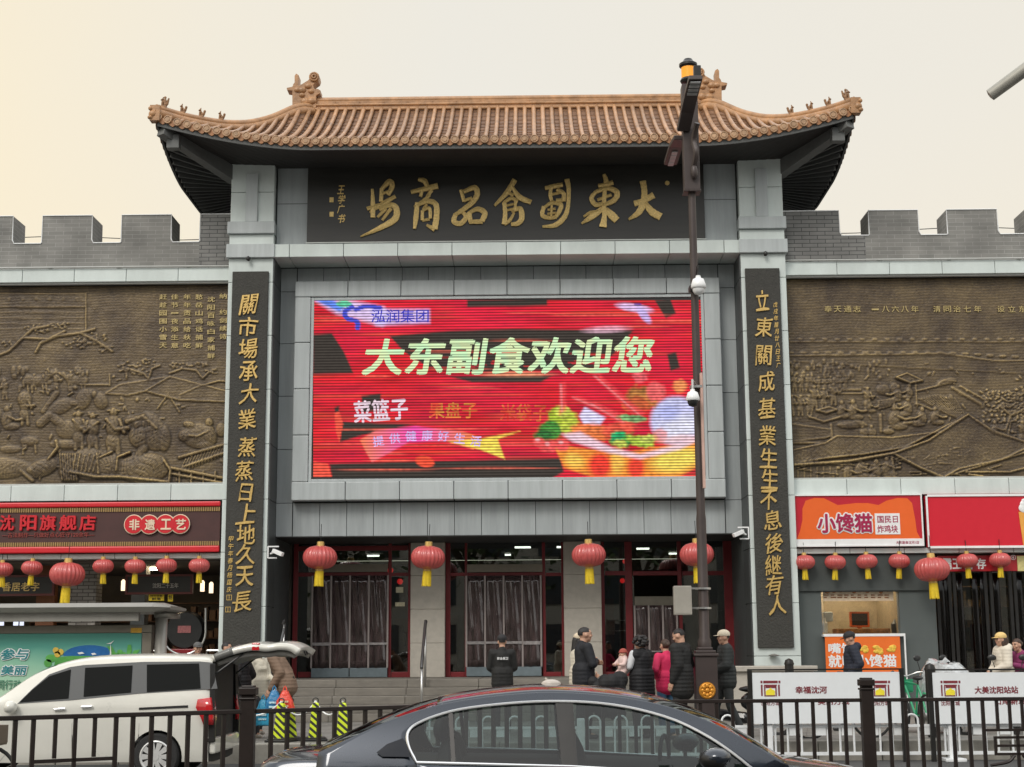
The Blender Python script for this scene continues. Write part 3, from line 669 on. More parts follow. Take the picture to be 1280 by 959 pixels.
        me=bpy.data.meshes.new('bronze_sheet'); me.from_pydata(V.tolist(),[],F.tolist()+[[nb+3,nb+2,nb+1,nb]]); me.transform(Matrix.Translation(-rootloc(par))); me.materials.append(m)
        me.polygons.foreach_set('use_smooth',[True]*len(me.polygons)); return link('bronze_sheet',me,par)
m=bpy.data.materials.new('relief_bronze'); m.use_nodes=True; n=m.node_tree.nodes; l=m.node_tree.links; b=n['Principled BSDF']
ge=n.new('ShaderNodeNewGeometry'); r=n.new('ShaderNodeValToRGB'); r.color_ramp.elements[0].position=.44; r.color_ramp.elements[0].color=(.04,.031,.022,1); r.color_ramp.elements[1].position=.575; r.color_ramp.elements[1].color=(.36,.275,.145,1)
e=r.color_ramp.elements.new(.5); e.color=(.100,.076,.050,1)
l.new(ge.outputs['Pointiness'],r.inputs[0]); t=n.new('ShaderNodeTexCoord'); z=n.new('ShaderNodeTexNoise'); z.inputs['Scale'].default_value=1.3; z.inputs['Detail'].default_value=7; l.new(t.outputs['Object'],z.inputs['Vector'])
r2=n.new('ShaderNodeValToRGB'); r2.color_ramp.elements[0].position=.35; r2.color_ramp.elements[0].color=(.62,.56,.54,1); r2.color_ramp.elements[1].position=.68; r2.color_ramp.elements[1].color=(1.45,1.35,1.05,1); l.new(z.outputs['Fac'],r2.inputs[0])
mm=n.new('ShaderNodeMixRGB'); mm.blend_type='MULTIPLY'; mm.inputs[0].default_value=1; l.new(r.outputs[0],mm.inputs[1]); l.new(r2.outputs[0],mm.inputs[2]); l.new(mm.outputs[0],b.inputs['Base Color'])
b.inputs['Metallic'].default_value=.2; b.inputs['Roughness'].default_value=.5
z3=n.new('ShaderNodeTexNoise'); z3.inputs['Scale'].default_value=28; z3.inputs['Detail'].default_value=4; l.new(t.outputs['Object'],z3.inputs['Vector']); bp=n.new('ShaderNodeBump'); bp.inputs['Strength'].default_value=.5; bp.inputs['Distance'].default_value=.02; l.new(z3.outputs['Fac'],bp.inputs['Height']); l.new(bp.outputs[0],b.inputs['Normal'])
M_bronze=m
RY=.5
# left panel
RL=thing('relief_panel','large bronze relief of horses and market crowd above the dark brown shop sign','relief',(-9.5,RY,5.55))
q=Rel(-13.0,-6.49,5.555,10.20,RY)
q.poly([(-60,367),(107,367),(107,384),(-60,384)],.02,1.2,.03)
for i in range(9): q.ell(-40+i*17,374,4,4,.03)
for v in (391,398,405,412): q.line([(-60,v),(107,v)],.8,.01)
q.line([(107,384),(107,418)],1.2,.03); q.line([(137,470),(137,483)],1.2,.03); q.line([(100,482),(137,482)],1.4,.035)
q.tree([[(-20,452),(10,440),(28,423),(60,425),(80,415)],[(44,441),(50,430),(70,421),(100,417),(122,428),(140,440)],[(28,423),(40,412),(60,408)],[(100,417),(118,412)]],[(45,412,16,6),(75,408,14,5),(115,424,20,7),(132,436,9,5),(95,430,18,6),(10,432,10,5)],.045)
q.tree([[(186,475),(180,468),(160,462),(150,465)],[(186,475),(190,462),(200,458)]],[(160,458,13,5),(185,455,14,5),(172,466,18,4)],.04,1.6)
q.tree([[(254,474),(246,464),(228,462),(212,468)],[(254,474),(262,466)]],[(225,458,16,4),(248,456,12,4),(265,466,8,4)],.04,1.6)
q.poly([(132,493),(150,482),(213,472),(182,490),(160,495)],.022); q.poly([(182,490),(213,472),(283,490),(283,503),(225,501)],.03); q.line([(225,495),(250,484),(275,477),(290,479)],1.3,.05); q.line([(182,490),(213,472)],1.4,.055)
q.line([(197,512),(212,492)],1.1,.04); q.line([(208,490),(225,516)],1.1,.04)
for i in range(40): q.ell(random.uniform(-60,110),random.uniform(462,488),random.uniform(2,4),random.uniform(3,7),random.uniform(.02,.045))
for (u,v,k) in ((5,500,26),(-14,502,28),(70,490,24),(88,486,22),(42,488,20),(-32,500,30),(58,480,18),(100,478,18)): q.man(u,v,k,.035,random.choice((-1,1)))
q.horse(45,492,30,.04,1); q.horse(95,490,26,.035,-1); q.ell(30,500,9,9,.06); q.man(30,531,40,.055); q.ell(30,500,9.5,10,.075)
q.sit(8,538,34,.05); q.horse(-20,540,40,.04); q.ell(36,552,12,6,.05); q.line([(28,555),(28,568)],1.6,.03); q.line([(43,555),(44,566)],1.6,.03); q.ell(12,562,14,5,.04); q.ell(-15,560,14,6,.05)
q.line([(54,515),(66,498),(70,492)],4,.045); q.ell(74,510,20,9,.05,-.4); q.ell(104,500,10,14,.06,.4); q.ell(126,502,9,11,.06,-.4); q.ell(118,494,4,5,.06); q.ell(95,505,12,4,.05)
q.line([(50,530),(62,520),(78,532)],6,.06); q.ell(52,526,7,3.5,.06,-.6); q.ell(85,538,16,12,.06); q.man(98,562,48,.07); q.man(116,566,50,.075,-1); q.man(142,572,62,.085); q.ell(85,556,24,6,.05)
q.ell(180,530,26,10,.09,.15); q.ell(190,540,18,26,.085,-.5); q.ell(175,545,14,16,.1); q.ell(172,532,6,7,.11); q.line([(160,528),(180,522),(196,536)],4,.11); q.ell(205,548,9,17,.08); q.line([(180,560),(170,578)],6,.07)
q.ell(238,532,9,5,.08,.3); q.ell(248,545,20,16,.08); q.ell(232,545,9,8,.09); q.sit(262,562,44,.08,-1); q.ell(277,538,7,9,.07); q.line([(225,572),(283,556)],2.5,.08); q.line([(230,584),(283,566)],2,.07)
for i in range(14): q.line([(225+i*4,590-i*1.5),(233+i*4,574-i*1.3)],1.1,.05)
# the big foreground horses
q.ell(-10,585,50,14,.08); q.ell(52,585,22,11,.10,-.35); q.ell(40,588,9,6,.10); q.line([(60,575),(72,560),(70,552)],2.4,.10); q.ell(84,584,12,18,.09); q.ell(112,580,26,20,.11); q.ell(130,582,30,17,.105); q.ell(178,586,34,18,.12); q.ell(190,580,20,14,.13)
for i in range(7): q.line([(75+i*3.2,568),(78+i*3.0,600)],1.3,.115)
for i in range(6): q.line([(95+i*6,570-(i%2)*2),(92+i*5,590)],1.5,.13)
q.line([(88,590),(120,596),(150,596),(210,602)],2.2,.14); q.line([(122,568),(124,592)],2,.14); q.line([(122,574),(140,566)],2,.13); q.line([(146,588),(148,572),(163,566)],2,.14); q.line([(212,604),(214,588),(206,576)],1.8,.13)
q.line([(214,585),(283,598)],2.6,.10); q.line([(214,592),(283,604)],2,.09); q.line([(25,588),(40,600)],3,.07)
for u in (225,240,255,270): q.line([(u,590),(u,604)],1.4,.08)
for i in range(130):
    u=random.uniform(-60,283); v=random.uniform(466,602); k=random.random()
    if k<.5: q.ell(u,v,random.uniform(1.5,5),random.uniform(1,3),random.uniform(.015,.05),random.uniform(-1.5,1.5))
    else: q.line([(u,v),(u+random.uniform(-6,6),v+random.uniform(-5,5))],random.uniform(.7,1.2),random.uniform(.02,.07))
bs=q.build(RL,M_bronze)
m=MB(); cols=[(279,['纳','','约','剑','续','诗'],370),(264,['沈','阳','百','咏','白','家','捕','鲜'],374),(249,list('愁岳山鸡话捕鲜'),371),(234,list('年年贡品给秋吃'),371),(218.5,list('佳节一夜添生意'),371),(204,list('赶趁园围小雪天'),371)]
for u,ch,v0 in cols:
    for i,c in enumerate(ch):
        if c: dv=3 if c!='一' else .5; text_px(m,c,u-4.6,v0+i*10.1-dv,u+4.6,v0+i*10.1+dv+.6,RY-.012,.012,offset=.02)
m.build('inscription',mat('dull_gold',(.46,.36,.16),rough=.5,metal=.3,var=.3,vscale=20),RL,world=True)
# right panel
RRt=thing('relief_panel','large bronze relief of a walled market town above the red shop signs','relief',(9.5,RY,5.55))
q=Rel(6.49,13.0,5.555,10.20,RY)
for i in range(22):
    u=985+i*15.5
    q.ell(u,425,4,2.2,.03); q.ell(u+4,442+max(0,(u-1180)*.06),5,2.4,.035)
q.line([(980,428),(1300,428)],1.2,.02); q.line([(980,446),(1180,443),(1240,452),(1320,452)],1.5,.035); q.poly([(980,447),(1180,445),(1240,455),(1320,455),(1320,470),(980,452)],.01)
for i in range(70): q.ell(random.uniform(985,1110),random.uniform(452,474),random.uniform(1.5,3.5),random.uniform(2,5),random.uniform(.02,.04))
for u in range(988,1060,7): q.man(u+random.uniform(-2,2),490,20+random.uniform(-2,2),.03,random.choice((-1,1)))
for u in (990,1001,1012): q.man(u,520,26,.035)
q.man(1018,514,32,.05); q.man(1030,512,27,.045); q.man(1042,507,28,.045); q.poly([(1022,514),(1036,510),(1046,513),(1033,517)],.05); q.line([(1012,522),(1030,528),(1058,520)],1.8,.05); q.line([(1052,488),(1075,488)],2,.03); q.line([(1050,493),(1078,493)],1.2,.03)
q.sit(1052,524,26,.055); q.sit(1066,526,30,.06,1); q.ell(1062,532,16,5,.06); q.ell(1075,530,10,4,.06,.3); q.ell(1080,541,6,6,.05); q.ell(1090,541,6,6,.05); q.ell(1078,534,2.5,3,.06); q.ell(1089,534,2.5,3,.06)
q.man(1084,514,30,.055); q.sit(1086,517,20,.05); q.ell(1104,488,9,7,.05); q.ell(1118,486,6,7,.05); q.sit(1122,504,26,.055,-1); q.sit(1136,500,22,.055,-1); q.ell(1108,505,15,5,.05,-.4)
for i in range(5): q.line([(1098,503+i*2.4),(1118,499+i*2)],.9,.06)
q.poly([(1120,473),(1133,468),(1152,477),(1137,480)],.065); q.line([(1138,480),(1147,474)],1,.05); q.line([(1144,480),(1146,510)],1,.04)
q.sit(1118,538,36,.06); q.sit(1134,522,28,.055,-1); q.sit(1152,534,28,.06,-1); q.sit(1168,532,26,.055); q.line([(1130,530),(1150,528)],2.5,.055); q.line([(1100,520),(1101,540)],2.5,.05); q.ell(1110,540,8,4,.06); q.line([(1145,505),(1172,516)],1.2,.045)
for i in range(14): q.line([(1148+i*3.4,495+abs(i-7)*.6),(1186+i*2.0,520+i*.8)],.8,.03)
q.line([(1145,490),(1185,480)],1.3,.045); q.ell(1183,478,13,4.5,.05,-.2); q.line([(1172,482),(1180,476),(1194,478)],1.2,.055); q.line([(1190,486),(1225,506)],2.4,.035); q.line([(1200,484),(1232,502)],1.6,.035)
q.tree([[(1255,540),(1262,520),(1280,512)],[(1262,520),(1250,510)]],[(1255,503,26,14),(1275,512,22,20),(1290,495,20,16)],.05,2)
for i in range(120): q.ell(random.uniform(1228,1300),random.uniform(488,530),random.uniform(1.2,3),random.uniform(1,2.4),random.uniform(.03,.07),random.uniform(-1,1))
q.sit(1228,545,22,.06); q.sit(1242,547,24,.06); q.ell(1252,538,8,5,.05,.4); q.man(1276,556,30,.06); q.sit(1288,556,24,.06); q.line([(1258,550),(1262,528)],1.2,.05)
q.poly([(983,581),(1032,573),(1080,568),(1130,560),(1208,520),(1180,540),(1115,548),(1046,546),(1031,555),(983,565)],.06,1.6,.085); q.line([(983,582),(1060,577),(1117,567),(1160,552),(1209,520)],2.2,.12)
q.line([(1209,520),(1240,540),(1300,560)],2,.09); q.poly([(1117,568),(1160,552),(1209,520),(1240,542),(1300,560),(1200,590),(1175,597)],.05,1.4,.08); q.line([(1117,568),(1150,585),(1180,597)],2,.10); q.line([(1198,586),(1250,575),(1300,552)],1.6,.09); q.line([(1168,602),(1198,586)],1.6,.10); q.line([(1206,590),(1260,590),(1300,580)],1.6,.08); q.line([(1210,593),(1290,604)],1.6,.08)
q.poly([(983,530),(1040,538),(1040,545),(1032,548),(983,553)],.03); q.line([(1039,532),(1040,548)],2.2,.05); q.line([(983,554),(1030,554)],1.6,.05); q.line([(1114,568),(1118,604)],2.4,.06)
for (u,v) in ((1060,602),(1075,598),(1095,600),(1108,596)): q.sit(u,v,30,.06,random.choice((-1,1)))
for i in range(30): q.ell(random.uniform(1040,1112),random.uniform(578,602),3,2.4,.04)
for i in range(8): q.line([(990+i*8,584),(990+i*8,604)],1,.02)
for i in range(110):
    u=random.uniform(985,1300); v=random.uniform(452,545); k=random.random()
    if k<.5: q.ell(u,v,random.uniform(1.2,4),random.uniform(1,2.4),random.uniform(.015,.045),random.uniform(-1.5,1.5))
    else: q.line([(u,v),(u+random.uniform(-6,6),v+random.uniform(-5,5))],random.uniform(.6,1.1),random.uniform(.02,.05))
for i in range(60): u=random.uniform(985,1250); v=random.uniform(560,600); q.line([(u,v),(u+random.uniform(5,20),v+random.uniform(-5,3))],.7,.075)
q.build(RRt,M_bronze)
m=MB()
for c,u in zip('奉天通志一八六八年清同治七年设立东',[1035,1047,1059.5,1071,1094,1107,1119,1131,1143.5,1171,1184,1196,1209,1222,1251,1264.5,1278]):
    if c=='一': text_px(m,c,u-4.5,386,u+4.5,388,RY-.012,.012)
    else: text_px(m,c,u-4.9,382.5,u+4.9,390.5,RY-.012,.012,offset=.012)
m.build('inscription',MATS['dull_gold'],RRt,world=True)

# ================================================================ main signboard with brush lettering
SB=thing('signboard','long black lacquer signboard with gold brush calligraphy under the tiled eave','signboard',(0,.2,11.09))
m=MB(); m.box(-4.63,4.6,.13,.2,11.1,12.95); m.build('board',M_board,SB,world=True,bevel=.006)
m=MB(); m.box(-4.65,4.62,.11,.128,11.075,11.1); m.build('lower_edge',mat('pale_edge_strip',(.5,.52,.5),rough=.4),SB,world=True)
CHS=[ # (origin u, v, list of strokes) traced as polylines with widths
(610,215,'big',[([(935,205),(990,188),(1060,150)],[32,30,36]),([(990,60),(1000,120),(996,190),(965,260),(900,306)],[34,32,36,34,12]),([(1003,200),(1050,258),(1105,290)],[24,40,40])]),
(610,215,'east',[([(742,18),(755,60),(748,110),(742,200),(745,280),(735,355)],[16,26,22,24,26,42]),([(705,92),(755,84),(800,70)],[20,22,26]),([(690,130),(662,170),(688,212),(740,205)],[20,24,26,20]),([(688,132),(765,108),(825,135),(805,185),(735,218)],[20,24,30,28,18]),([(700,182),(790,148)],[16,18]),([(735,235),(665,288),(598,332)],[28,32,10]),([(612,288),(655,262),(705,255)],[12,16,16]),([(755,238),(790,278),(825,312)],[20,42,38])]),
(610,215,'deputy',[([(365,106),(420,96),(478,84)],[20,26,22]),([(405,102),(398,150),(408,188)],[18,20,18]),([(440,115),(482,140),(478,180),(436,186)],[18,22,22,18]),([(402,148),(468,132)],[14,16]),([(358,222),(348,278),(392,296),(440,290)],[22,24,22,20]),([(362,228),(410,200),(466,212),(458,250),(436,288)],[16,20,24,24,20]),([(382,246),(432,238)],[12,14]),([(408,215),(404,288)],[12,12]),([(380,272),(434,264)],[12,12]),([(492,140),(490,192)],[14,12]),([(505,48),(516,110),(512,220),(488,292),(430,342),(348,352)],[28,24,22,28,26,12])]),
(610,215,'eat',[([(172,52),(120,135),(42,218)],[28,28,14]),([(152,92),(200,162),(276,197)],[14,30,26]),([(128,132),(164,154)],[16,18]),([(104,198),(110,270),(104,338)],[22,24,28]),([(100,200),(150,172),(192,192)],[16,20,18]),([(178,190),(172,252)],[16,16]),([(120,218),(166,206)],[12,12]),([(120,248),(166,238)],[12,14]),([(104,338),(140,312),(168,262)],[18,18,12]),([(150,256),(205,238),(216,298),(190,332),(148,338)],[14,28,30,26,18])]),
(410,215,'goods',[([(850,118),(872,192)],[18,20]),([(868,130),(938,104),(956,142),(930,192),(872,240),(812,278)],[20,28,30,28,26,18]),([(868,188),(922,170)],[16,16]),([(818,270),(806,318),(848,332),(884,292),(862,262),(826,266)],[24,28,28,26,20,12]),([(905,258),(912,322)],[24,24]),([(903,264),(958,240),(1004,266),(985,318)],[18,26,30,28]),([(903,322),(990,320)],[22,26])]),
(410,215,'trade',[([(578,50),(620,62),(636,102)],[16,28,20]),([(532,132),(620,112),(704,92)],[20,26,32]),([(602,122),(592,162)],[18,18]),([(662,118),(630,172)],[22,18]),([(552,226),(618,182),(652,150)],[14,20,14]),([(572,198),(564,290),(554,366)],[24,28,16]),([(570,215),(640,190),(692,214),(694,300),(682,368)],[20,26,30,32,34]),([(684,370),(632,342)],[28,12]),([(605,250),(604,312)],[18,18]),([(604,252),(650,236),(656,302)],[14,18,18]),([(604,312),(652,304)],[16,16]),([(632,208),(608,242)],[14,12])]),
(410,215,'market',[([(285,112),(288,200),(288,294)],[14,24,26]),([(250,238),(332,214)],[20,22]),([(345,108),(340,192)],[20,22]),([(345,112),(392,66),(412,92),(386,152)],[18,30,28,20]),([(348,142),(392,126)],[14,14]),([(268,262),(350,206),(432,158)],[12,24,20]),([(328,242),(392,214),(436,232),(430,302),(330,362),(208,416)],[20,28,32,36,26,6]),([(372,236),(318,292)],[20,14]),([(404,236),(348,312)],[20,14])])]
i=0
for ou,ov,nm,st in CHS:
    m=MB()
    for pts,wd in st: stroke(m,pts,[q_*1.14 for q_ in wd],.128,.045+.004*(i%7),1,None,lambda a,b,ou=ou,ov=ov: at(ou+a/5.12,ov+b/5.12,.128)); i+=1
    m.build('character',M_gold,SB,world=True,smooth=True,angle=25)
m=MB()
for i,c in enumerate('王学广书'): text_px(m,c,421.5+(i%2),232+i*12,431+(i%2),243+i*12,.128,.02,offset=.02,shear=.25)
for v in (250,268):
    x0,z1=at(412,v-3,.128); x1,z0=at(417,v+3,.128); m.box(x0,x1,.118,.129,z0,z1)
x,z=at(834,229,.128); m.lathe([(.03,-.004),(.055,-.004),(.055,.004),(.03,.004)],(x,.122,z),14,'y'); text_into(m,'R',x-.018,x+.018,z-.025,z+.025,.126,.006)
m.build('signature',M_gold,SB,world=True)

# ================================================================ couplet slabs
def couplet(lab,u0t,u1t,vt,u0b,u1b,vb,chars,cus,cvs,small,seals):
    T=thing('couplet_slab',lab,'plaque',(0,0,0)); x0,z1=at(u0t,vt,-.03); x1,_=at(u1t,vt,-.03); x0b,z0=at(u0b,vb,-.03)
    T.location=((x0+x1)/2,-.03,z0)
    m=MB(); m.box(x0,x1,-.07,-.003,z0,z1); m.build('slab',M_slab,T,world=True,bevel=.012)
    m=MB()
    for i,(c,u,v) in enumerate(zip(chars,cus,cvs)):
        w_=11.8 if c not in '日立' else 9; h_=12.2 if c not in '日' else 11
        for dx,off in ((0,.01),):
            text_px(m,c,u-w_+random.uniform(-.6,.6),v-h_,u+w_,v+h_,-.073,.035,offset=off,shear=.16,rot=random.uniform(.02,.10),wob=.028)
    m.build('lettering',M_goldc,T,world=True)
    m=MB()
    for (c,u,v,s_) in small: text_px(m,c,u-s_,v-s_*1.1,u+s_,v+s_*1.1,-.073,.012,offset=.02,shear=.2)
    for (u,v) in seals:
        xa,za=at(u-3.2,v-3.4,-.07); xb,zb=at(u+3.2,v+3.4,-.07); t_=.012
        m.box(xa,xb,-.08,-.069,za-t_,za); m.box(xa,xb,-.08,-.069,zb,zb+t_); m.box(xa,xa+t_,-.08,-.069,zb+t_,za-t_); m.box(xb-t_,xb,-.08,-.069,zb+t_,za-t_); m.box((xa+xb)/2-t_/2,(xa+xb)/2+t_/2,-.08,-.069,zb+t_,za-t_)
    m.build('signature',M_goldc,T,world=True)
couplet('black stone couplet slab with fourteen gold characters on the left pillar',291,336,340,275.5,331,812,'關市場承大業蒸蒸日上地久天長',
 [311.5,311.5,310.5,310.5,311.5,308.5,309.5,306,307.5,307,307,306,305,302.5],[381,409,436,464,492,524,559,589,616,642.5,668,693,720.5,752],
 [(c,289-i*.35,674+i*9,3.2) for i,c in enumerate('甲午年春月杨国庆')],[(286.5,747),(285,762)])
couplet('black stone couplet slab with fourteen gold characters on the right pillar',931,974,336,948,993,810,'立東關成基業生生不息後継有人',
 [952.5,955,954.5,957.5,958.5,959,960,961,961,963.5,967,966,968,970],[376,409,444.5,477,510.5,545,573,599,625,650,679,706.5,731,756],
 [(c,969+i*.45,381+i*8.4,3.0) for i,c in enumerate('戊戌年腊月廿八日王广')],[])
# ================================================================ LED screen
YS=.70
SC=thing('led_screen','huge glowing red video screen set in the grey wall above the doors','screen',(0,YS,5.65))
m=MB(); m.box(-4.5,4.5,YS,.945,5.66,9.845); m.build('cabinet',M_black,SC,world=True)
L_red=ledmat('led_red',(.95,.012,.02),1.0,.62,noise=.45,n2=(.75,.01,.05)); L_cream=ledmat('led_cream',(.70,.82,.45),1.,.5,noise=.15,n2=(.55,.85,.5)); L_white=ledmat('led_white',(.9,.7,.8),.9,.5,noise=.2); L_or=ledmat('led_orange',(1,.22,.03),1.0,.5,noise=.4)
L_mag=ledmat('led_magenta',(.95,.10,.30),1.,.45,noise=.3,n2=(1,.18,.03)); L_yel=ledmat('led_yellow',(.95,.75,.08),1.,.4,n2=(1,.4,.05)); L_blue=ledmat('led_blue',(.10,.12,.8),1,.4); L_lil=ledmat('led_lilac',(.50,.42,.85),.85,.5,noise=.35,n2=(.85,.6,.75)); L_gr=ledmat('led_green',(.12,.55,.06),1.,.4,n2=(.7,.8,.08)); L_pink=ledmat('led_pink',(1,.30,.38),.95,.45,noise=.3); L_dgr=ledmat('led_deep_green',(.03,.25,.05),1,.4,n2=(.3,.6,.05))
L_off=mat('led_off_tile',(.062,.055,.048),rough=.6,var=.1); L_tom=ledmat('led_tomato',(1,.02,.02),1.1,.4,n2=(1,.25,.15)); L_str=ledmat('led_streak',(1,.12,.06),.9,.5,noise=.6)
lay=[0]
def shp(mb,pts):
    lay[0]+=1; y=YS-.004-.0012*lay[0]
    mb.poly([at(u,v,YS) for u,v in pts],y,y+.0011)
def disc(mb,u,v,a,b,rot=0,n=20,wob=0):
    pts=[]
    for i in range(n):
        t=2*math.pi*i/n; k=1+wob*random.uniform(-1,1); p,q=a*k*math.cos(t),b*k*math.sin(t); pts.append((u+p*math.cos(rot)-q*math.sin(rot),v+p*math.sin(rot)+q*math.cos(rot)))
    shp(mb,pts)
# the moving picture itself, as a coarse grid of coloured diodes
NU,NV=300,140
UU,VV=np.meshgrid(np.linspace(391.6,878,NU),np.linspace(375.2,596.5,NV)); rg=np.random.RandomState(5)
def vnoise(fu,fv):
    n=rg.rand(int(250*fv)+3,int(500*fu)+3); a=(UU-391)*fu; b=(VV-374)*fv; i=b.astype(int); j=a.astype(int); f=b-i; g=a-j
    return n[i,j]*(1-f)*(1-g)+n[i+1,j]*f*(1-g)+n[i,j+1]*(1-f)*g+n[i+1,j+1]*f*g
IMG=np.zeros((NV,NU,3)); st_=.5*vnoise(.02,.25)+.3*vnoise(.05,.5)+.2*vnoise(.2,.9)
IMG[:]=np.array([.74,.014,.022])*(.45+1.0*st_[...,None]); IMG[...,1]+=.05*np.clip(vnoise(.012,.3)-.6,0,1)*3; IMG[...,2]+=.03*vnoise(.02,.06)
def put_(mask,col,var=.25):
    n=(1-var+2*var*vnoise(.3,.4))[...,None]; IMG[:]=IMG*(1-mask[...,None])+np.array(col)*n*mask[...,None]
def mell(u,v,a,b,rot=0,soft=.25,rag=0):
    c,s=math.cos(rot),math.sin(rot); x=((UU-u)*c+(VV-v)*s)/a; y=(-(UU-u)*s+(VV-v)*c)/b; r=np.sqrt(x*x+y*y)
    if rag: r=r+rag*(vnoise(.25,.3)-.5)
    return np.clip((1-r)/soft+.5,0,1)
def mpoly(P_,soft=1.5):
    ins=np.zeros_like(UU,bool); dist=np.full_like(UU,1e9); n=len(P_)
    for i in range(n):
        (a,b),(c,d)=P_[i],P_[i-1]; k=((b>VV)!=(d>VV)); ins^=k&(UU<(c-a)*(VV-b)/((d-b) if d!=b else 1e-9)+a)
        L=(c-a)**2+(d-b)**2+1e-9; t=np.clip(((UU-a)*(c-a)+(VV-b)*(d-b))/L,0,1); dist=np.minimum(dist,np.hypot(UU-a-t*(c-a),VV-b-t*(d-b)))
    return np.clip(.5+np.where(ins,dist,-dist)/soft,0,1)
OFF=(.045,.038,.032)
for q in ([(391,418),(415,417),(430,440),(442,467),(391,468)],[(584,375),(684,374),(684,382),(584,384)],[(487,420),(560,414),(640,411),(792,413),(770,440),(745,462),(680,463),(590,465),(540,462),(505,440)],[(562,471),(690,470),(676,478),(590,478)],[(452,495),(476,492),(476,512),(452,516)],[(428,527),(470,529),(520,530),(450,545),(425,553)],[(412,580),(520,577),(700,573),(705,590),(690,598),(415,598)],[(834,443),(845,440),(850,460),(838,464)],[(872,510),(880,510),(880,598),(874,598)],[(818,375),(838,374),(845,392),(832,398)],[(418,510),(424,507),(424,516),(419,517)]):
    k=mpoly(q,2); rag=np.clip(1.25-.9*(vnoise(.03,.45)>.74)*(VV>440),0,1) if q[0][0]==487 else 1; put_(k*rag,OFF,.1)
for i in range(26): u=rg.uniform(400,860); v=rg.uniform(380,590); put_(.6*mell(u,v,rg.uniform(20,70),rg.uniform(.8,1.8),0,.6),(.95,.16,.10),.3)
put_(mpoly([(418,517),(424,514),(429,530),(424,552),(420,540)]),(.95,.10,.06)); put_(mell(531,577,12,7,.2),(1,.09,.04)); put_(mpoly([(392,577),(410,580),(415,598),(390,598)]),(.95,.10,.06))
put_(.9*mpoly([(392,375),(440,376),(480,384),(490,397),(478,408),(420,392)],6),(.75,.62,.95)); put_(.85*mpoly([(462,386),(537,387),(537,404),(470,407)],5),(.62,.55,.95)); put_(mpoly([(392,374),(415,375),(432,383),(425,390),(405,381)],3),(.12,.25,.85)); put_(mell(430,380,10,4),(.12,.6,.35))
for L_0 in ([(440,384),(431,390),(434,398),(446,402),(447,410)],[(445,387),(458,383),(475,385)]):
    for a_,b_ in spline(L_0,6): put_(mell(a_,b_,3.2,2.8),(.06,.08,.62),.1)
put_(.9*mell(793,385,22,5,.15,.5),(.8,.6,.95)); put_(.9*mell(805,394,12,5,.9,.5),(.6,.5,.95)); put_(.8*mell(797,381,5,2),(.05,.03,.3)); put_(.7*mell(758,412,26,4,-.05,.8),(1,.6,.75)); put_(.5*mell(645,468,40,3,0,.9),(1,.6,.3))
rb=mpoly([(450,550),(470,538),(520,533),(580,540),(598,546),(592,562),(560,552),(510,553),(465,578),(457,564)],2); tt=np.clip((UU-450)/150,0,1)[...,None]; IMG[:]=IMG*(1-rb[...,None])+rb[...,None]*((1-np.abs(2*tt-.9))*np.array([.95,.08,.45])+np.abs(2*tt-.9)*np.array([1,.25,.06]))
put_(mpoly([(560,552),(600,549),(650,539),(622,549),(631,574),(600,562)],2),(.95,.72,.10),.3)
# the dish
put_(mpoly([(690,552),(720,560),(780,566),(840,556),(876,545),(876,580),(850,596),(740,596),(705,585)],3),(.95,.30,.04),.35); put_(mell(845,575,30,15,-.2,.6),(.95,.72,.12)); put_(mell(750,582,14,16,.1,.6),(.95,.05,.03)); put_(mell(795,585,10,14,0,.6),(.92,.06,.03)); put_(.9*mell(718,576,12,9,.3,.7),(1,.62,.10)); put_(.8*mell(772,576,8,16,0,.7),(1,.60,.10))
put_(mell(845,526,32,30,0,.2),(.62,.62,.92),.3); put_(.7*mell(850,535,24,14,-.3,.9),(.9,.88,.98)); put_(.5*mell(835,515,14,10,.2,.9),(.35,.40,.85))
for u,v,a,b,r,c in ((700,522,15,12,0,(.42,.55,.04)),(690,538,15,12,.2,(.06,.26,.04)),(712,530,12,14,0,(.50,.58,.06)),(680,545,11,8,0,(.03,.18,.04)),(703,515,9,7,0,(.62,.68,.10))): put_(mell(u,v,a,b,r,.35,.55),c,.5)
for u,v,a,b in ((686,558,11,8),(703,556,9,8),(674,553,7,6)): put_(mell(u,v,a,b,0,.4,.2),(.92,.10,.10),.35); put_(.7*mell(u-2,v-3,3,2,0,.8),(1,.6,.6))
put_(mell(803,497,20,14,.15,.4,.5),(.50,.20,.05),.6); put_(mell(795,505,18,9,0,.4,.4),(.62,.12,.04),.5); put_(mell(820,490,12,12,0,.35,.3),(.9,.14,.14),.3); put_(mell(850,483,9,8,0,.4,.3),(.95,.30,.10),.4); put_(mell(800,471,10,7,0,.5,.6),(.85,.12,.14),.5)
for (a_,b_),(c_,d_) in (((742,470),(800,520)),((715,497),(775,522)),((738,505),(790,535)),((700,480),(702,515))): put_(.75*mpoly([(a_,b_),(a_+7,b_-2),(c_+6,d_-3),(c_-3,d_+4)],4),(.95,.08,.09),.4); put_(.5*mpoly([(a_,b_),(a_+2,b_),(c_+1,d_),(c_,d_)],3),(1,.5,.5))
put_(mpoly([(724,520),(731,509),(757,522),(750,531),(730,532)],3),(.72,.68,.95),.2); put_(mell(738,541,24,11,.1,.4,.4),(.92,.22,.06),.5); put_(mell(775,536,22,8,-.1,.5,.4),(.88,.10,.06),.5)
put_(.9*mpoly([(702,543),(725,540),(765,560),(800,568),(850,555),(876,543),(876,549),(850,562),(800,574),(760,566),(715,552)],4),(.92,.68,.80),.2)
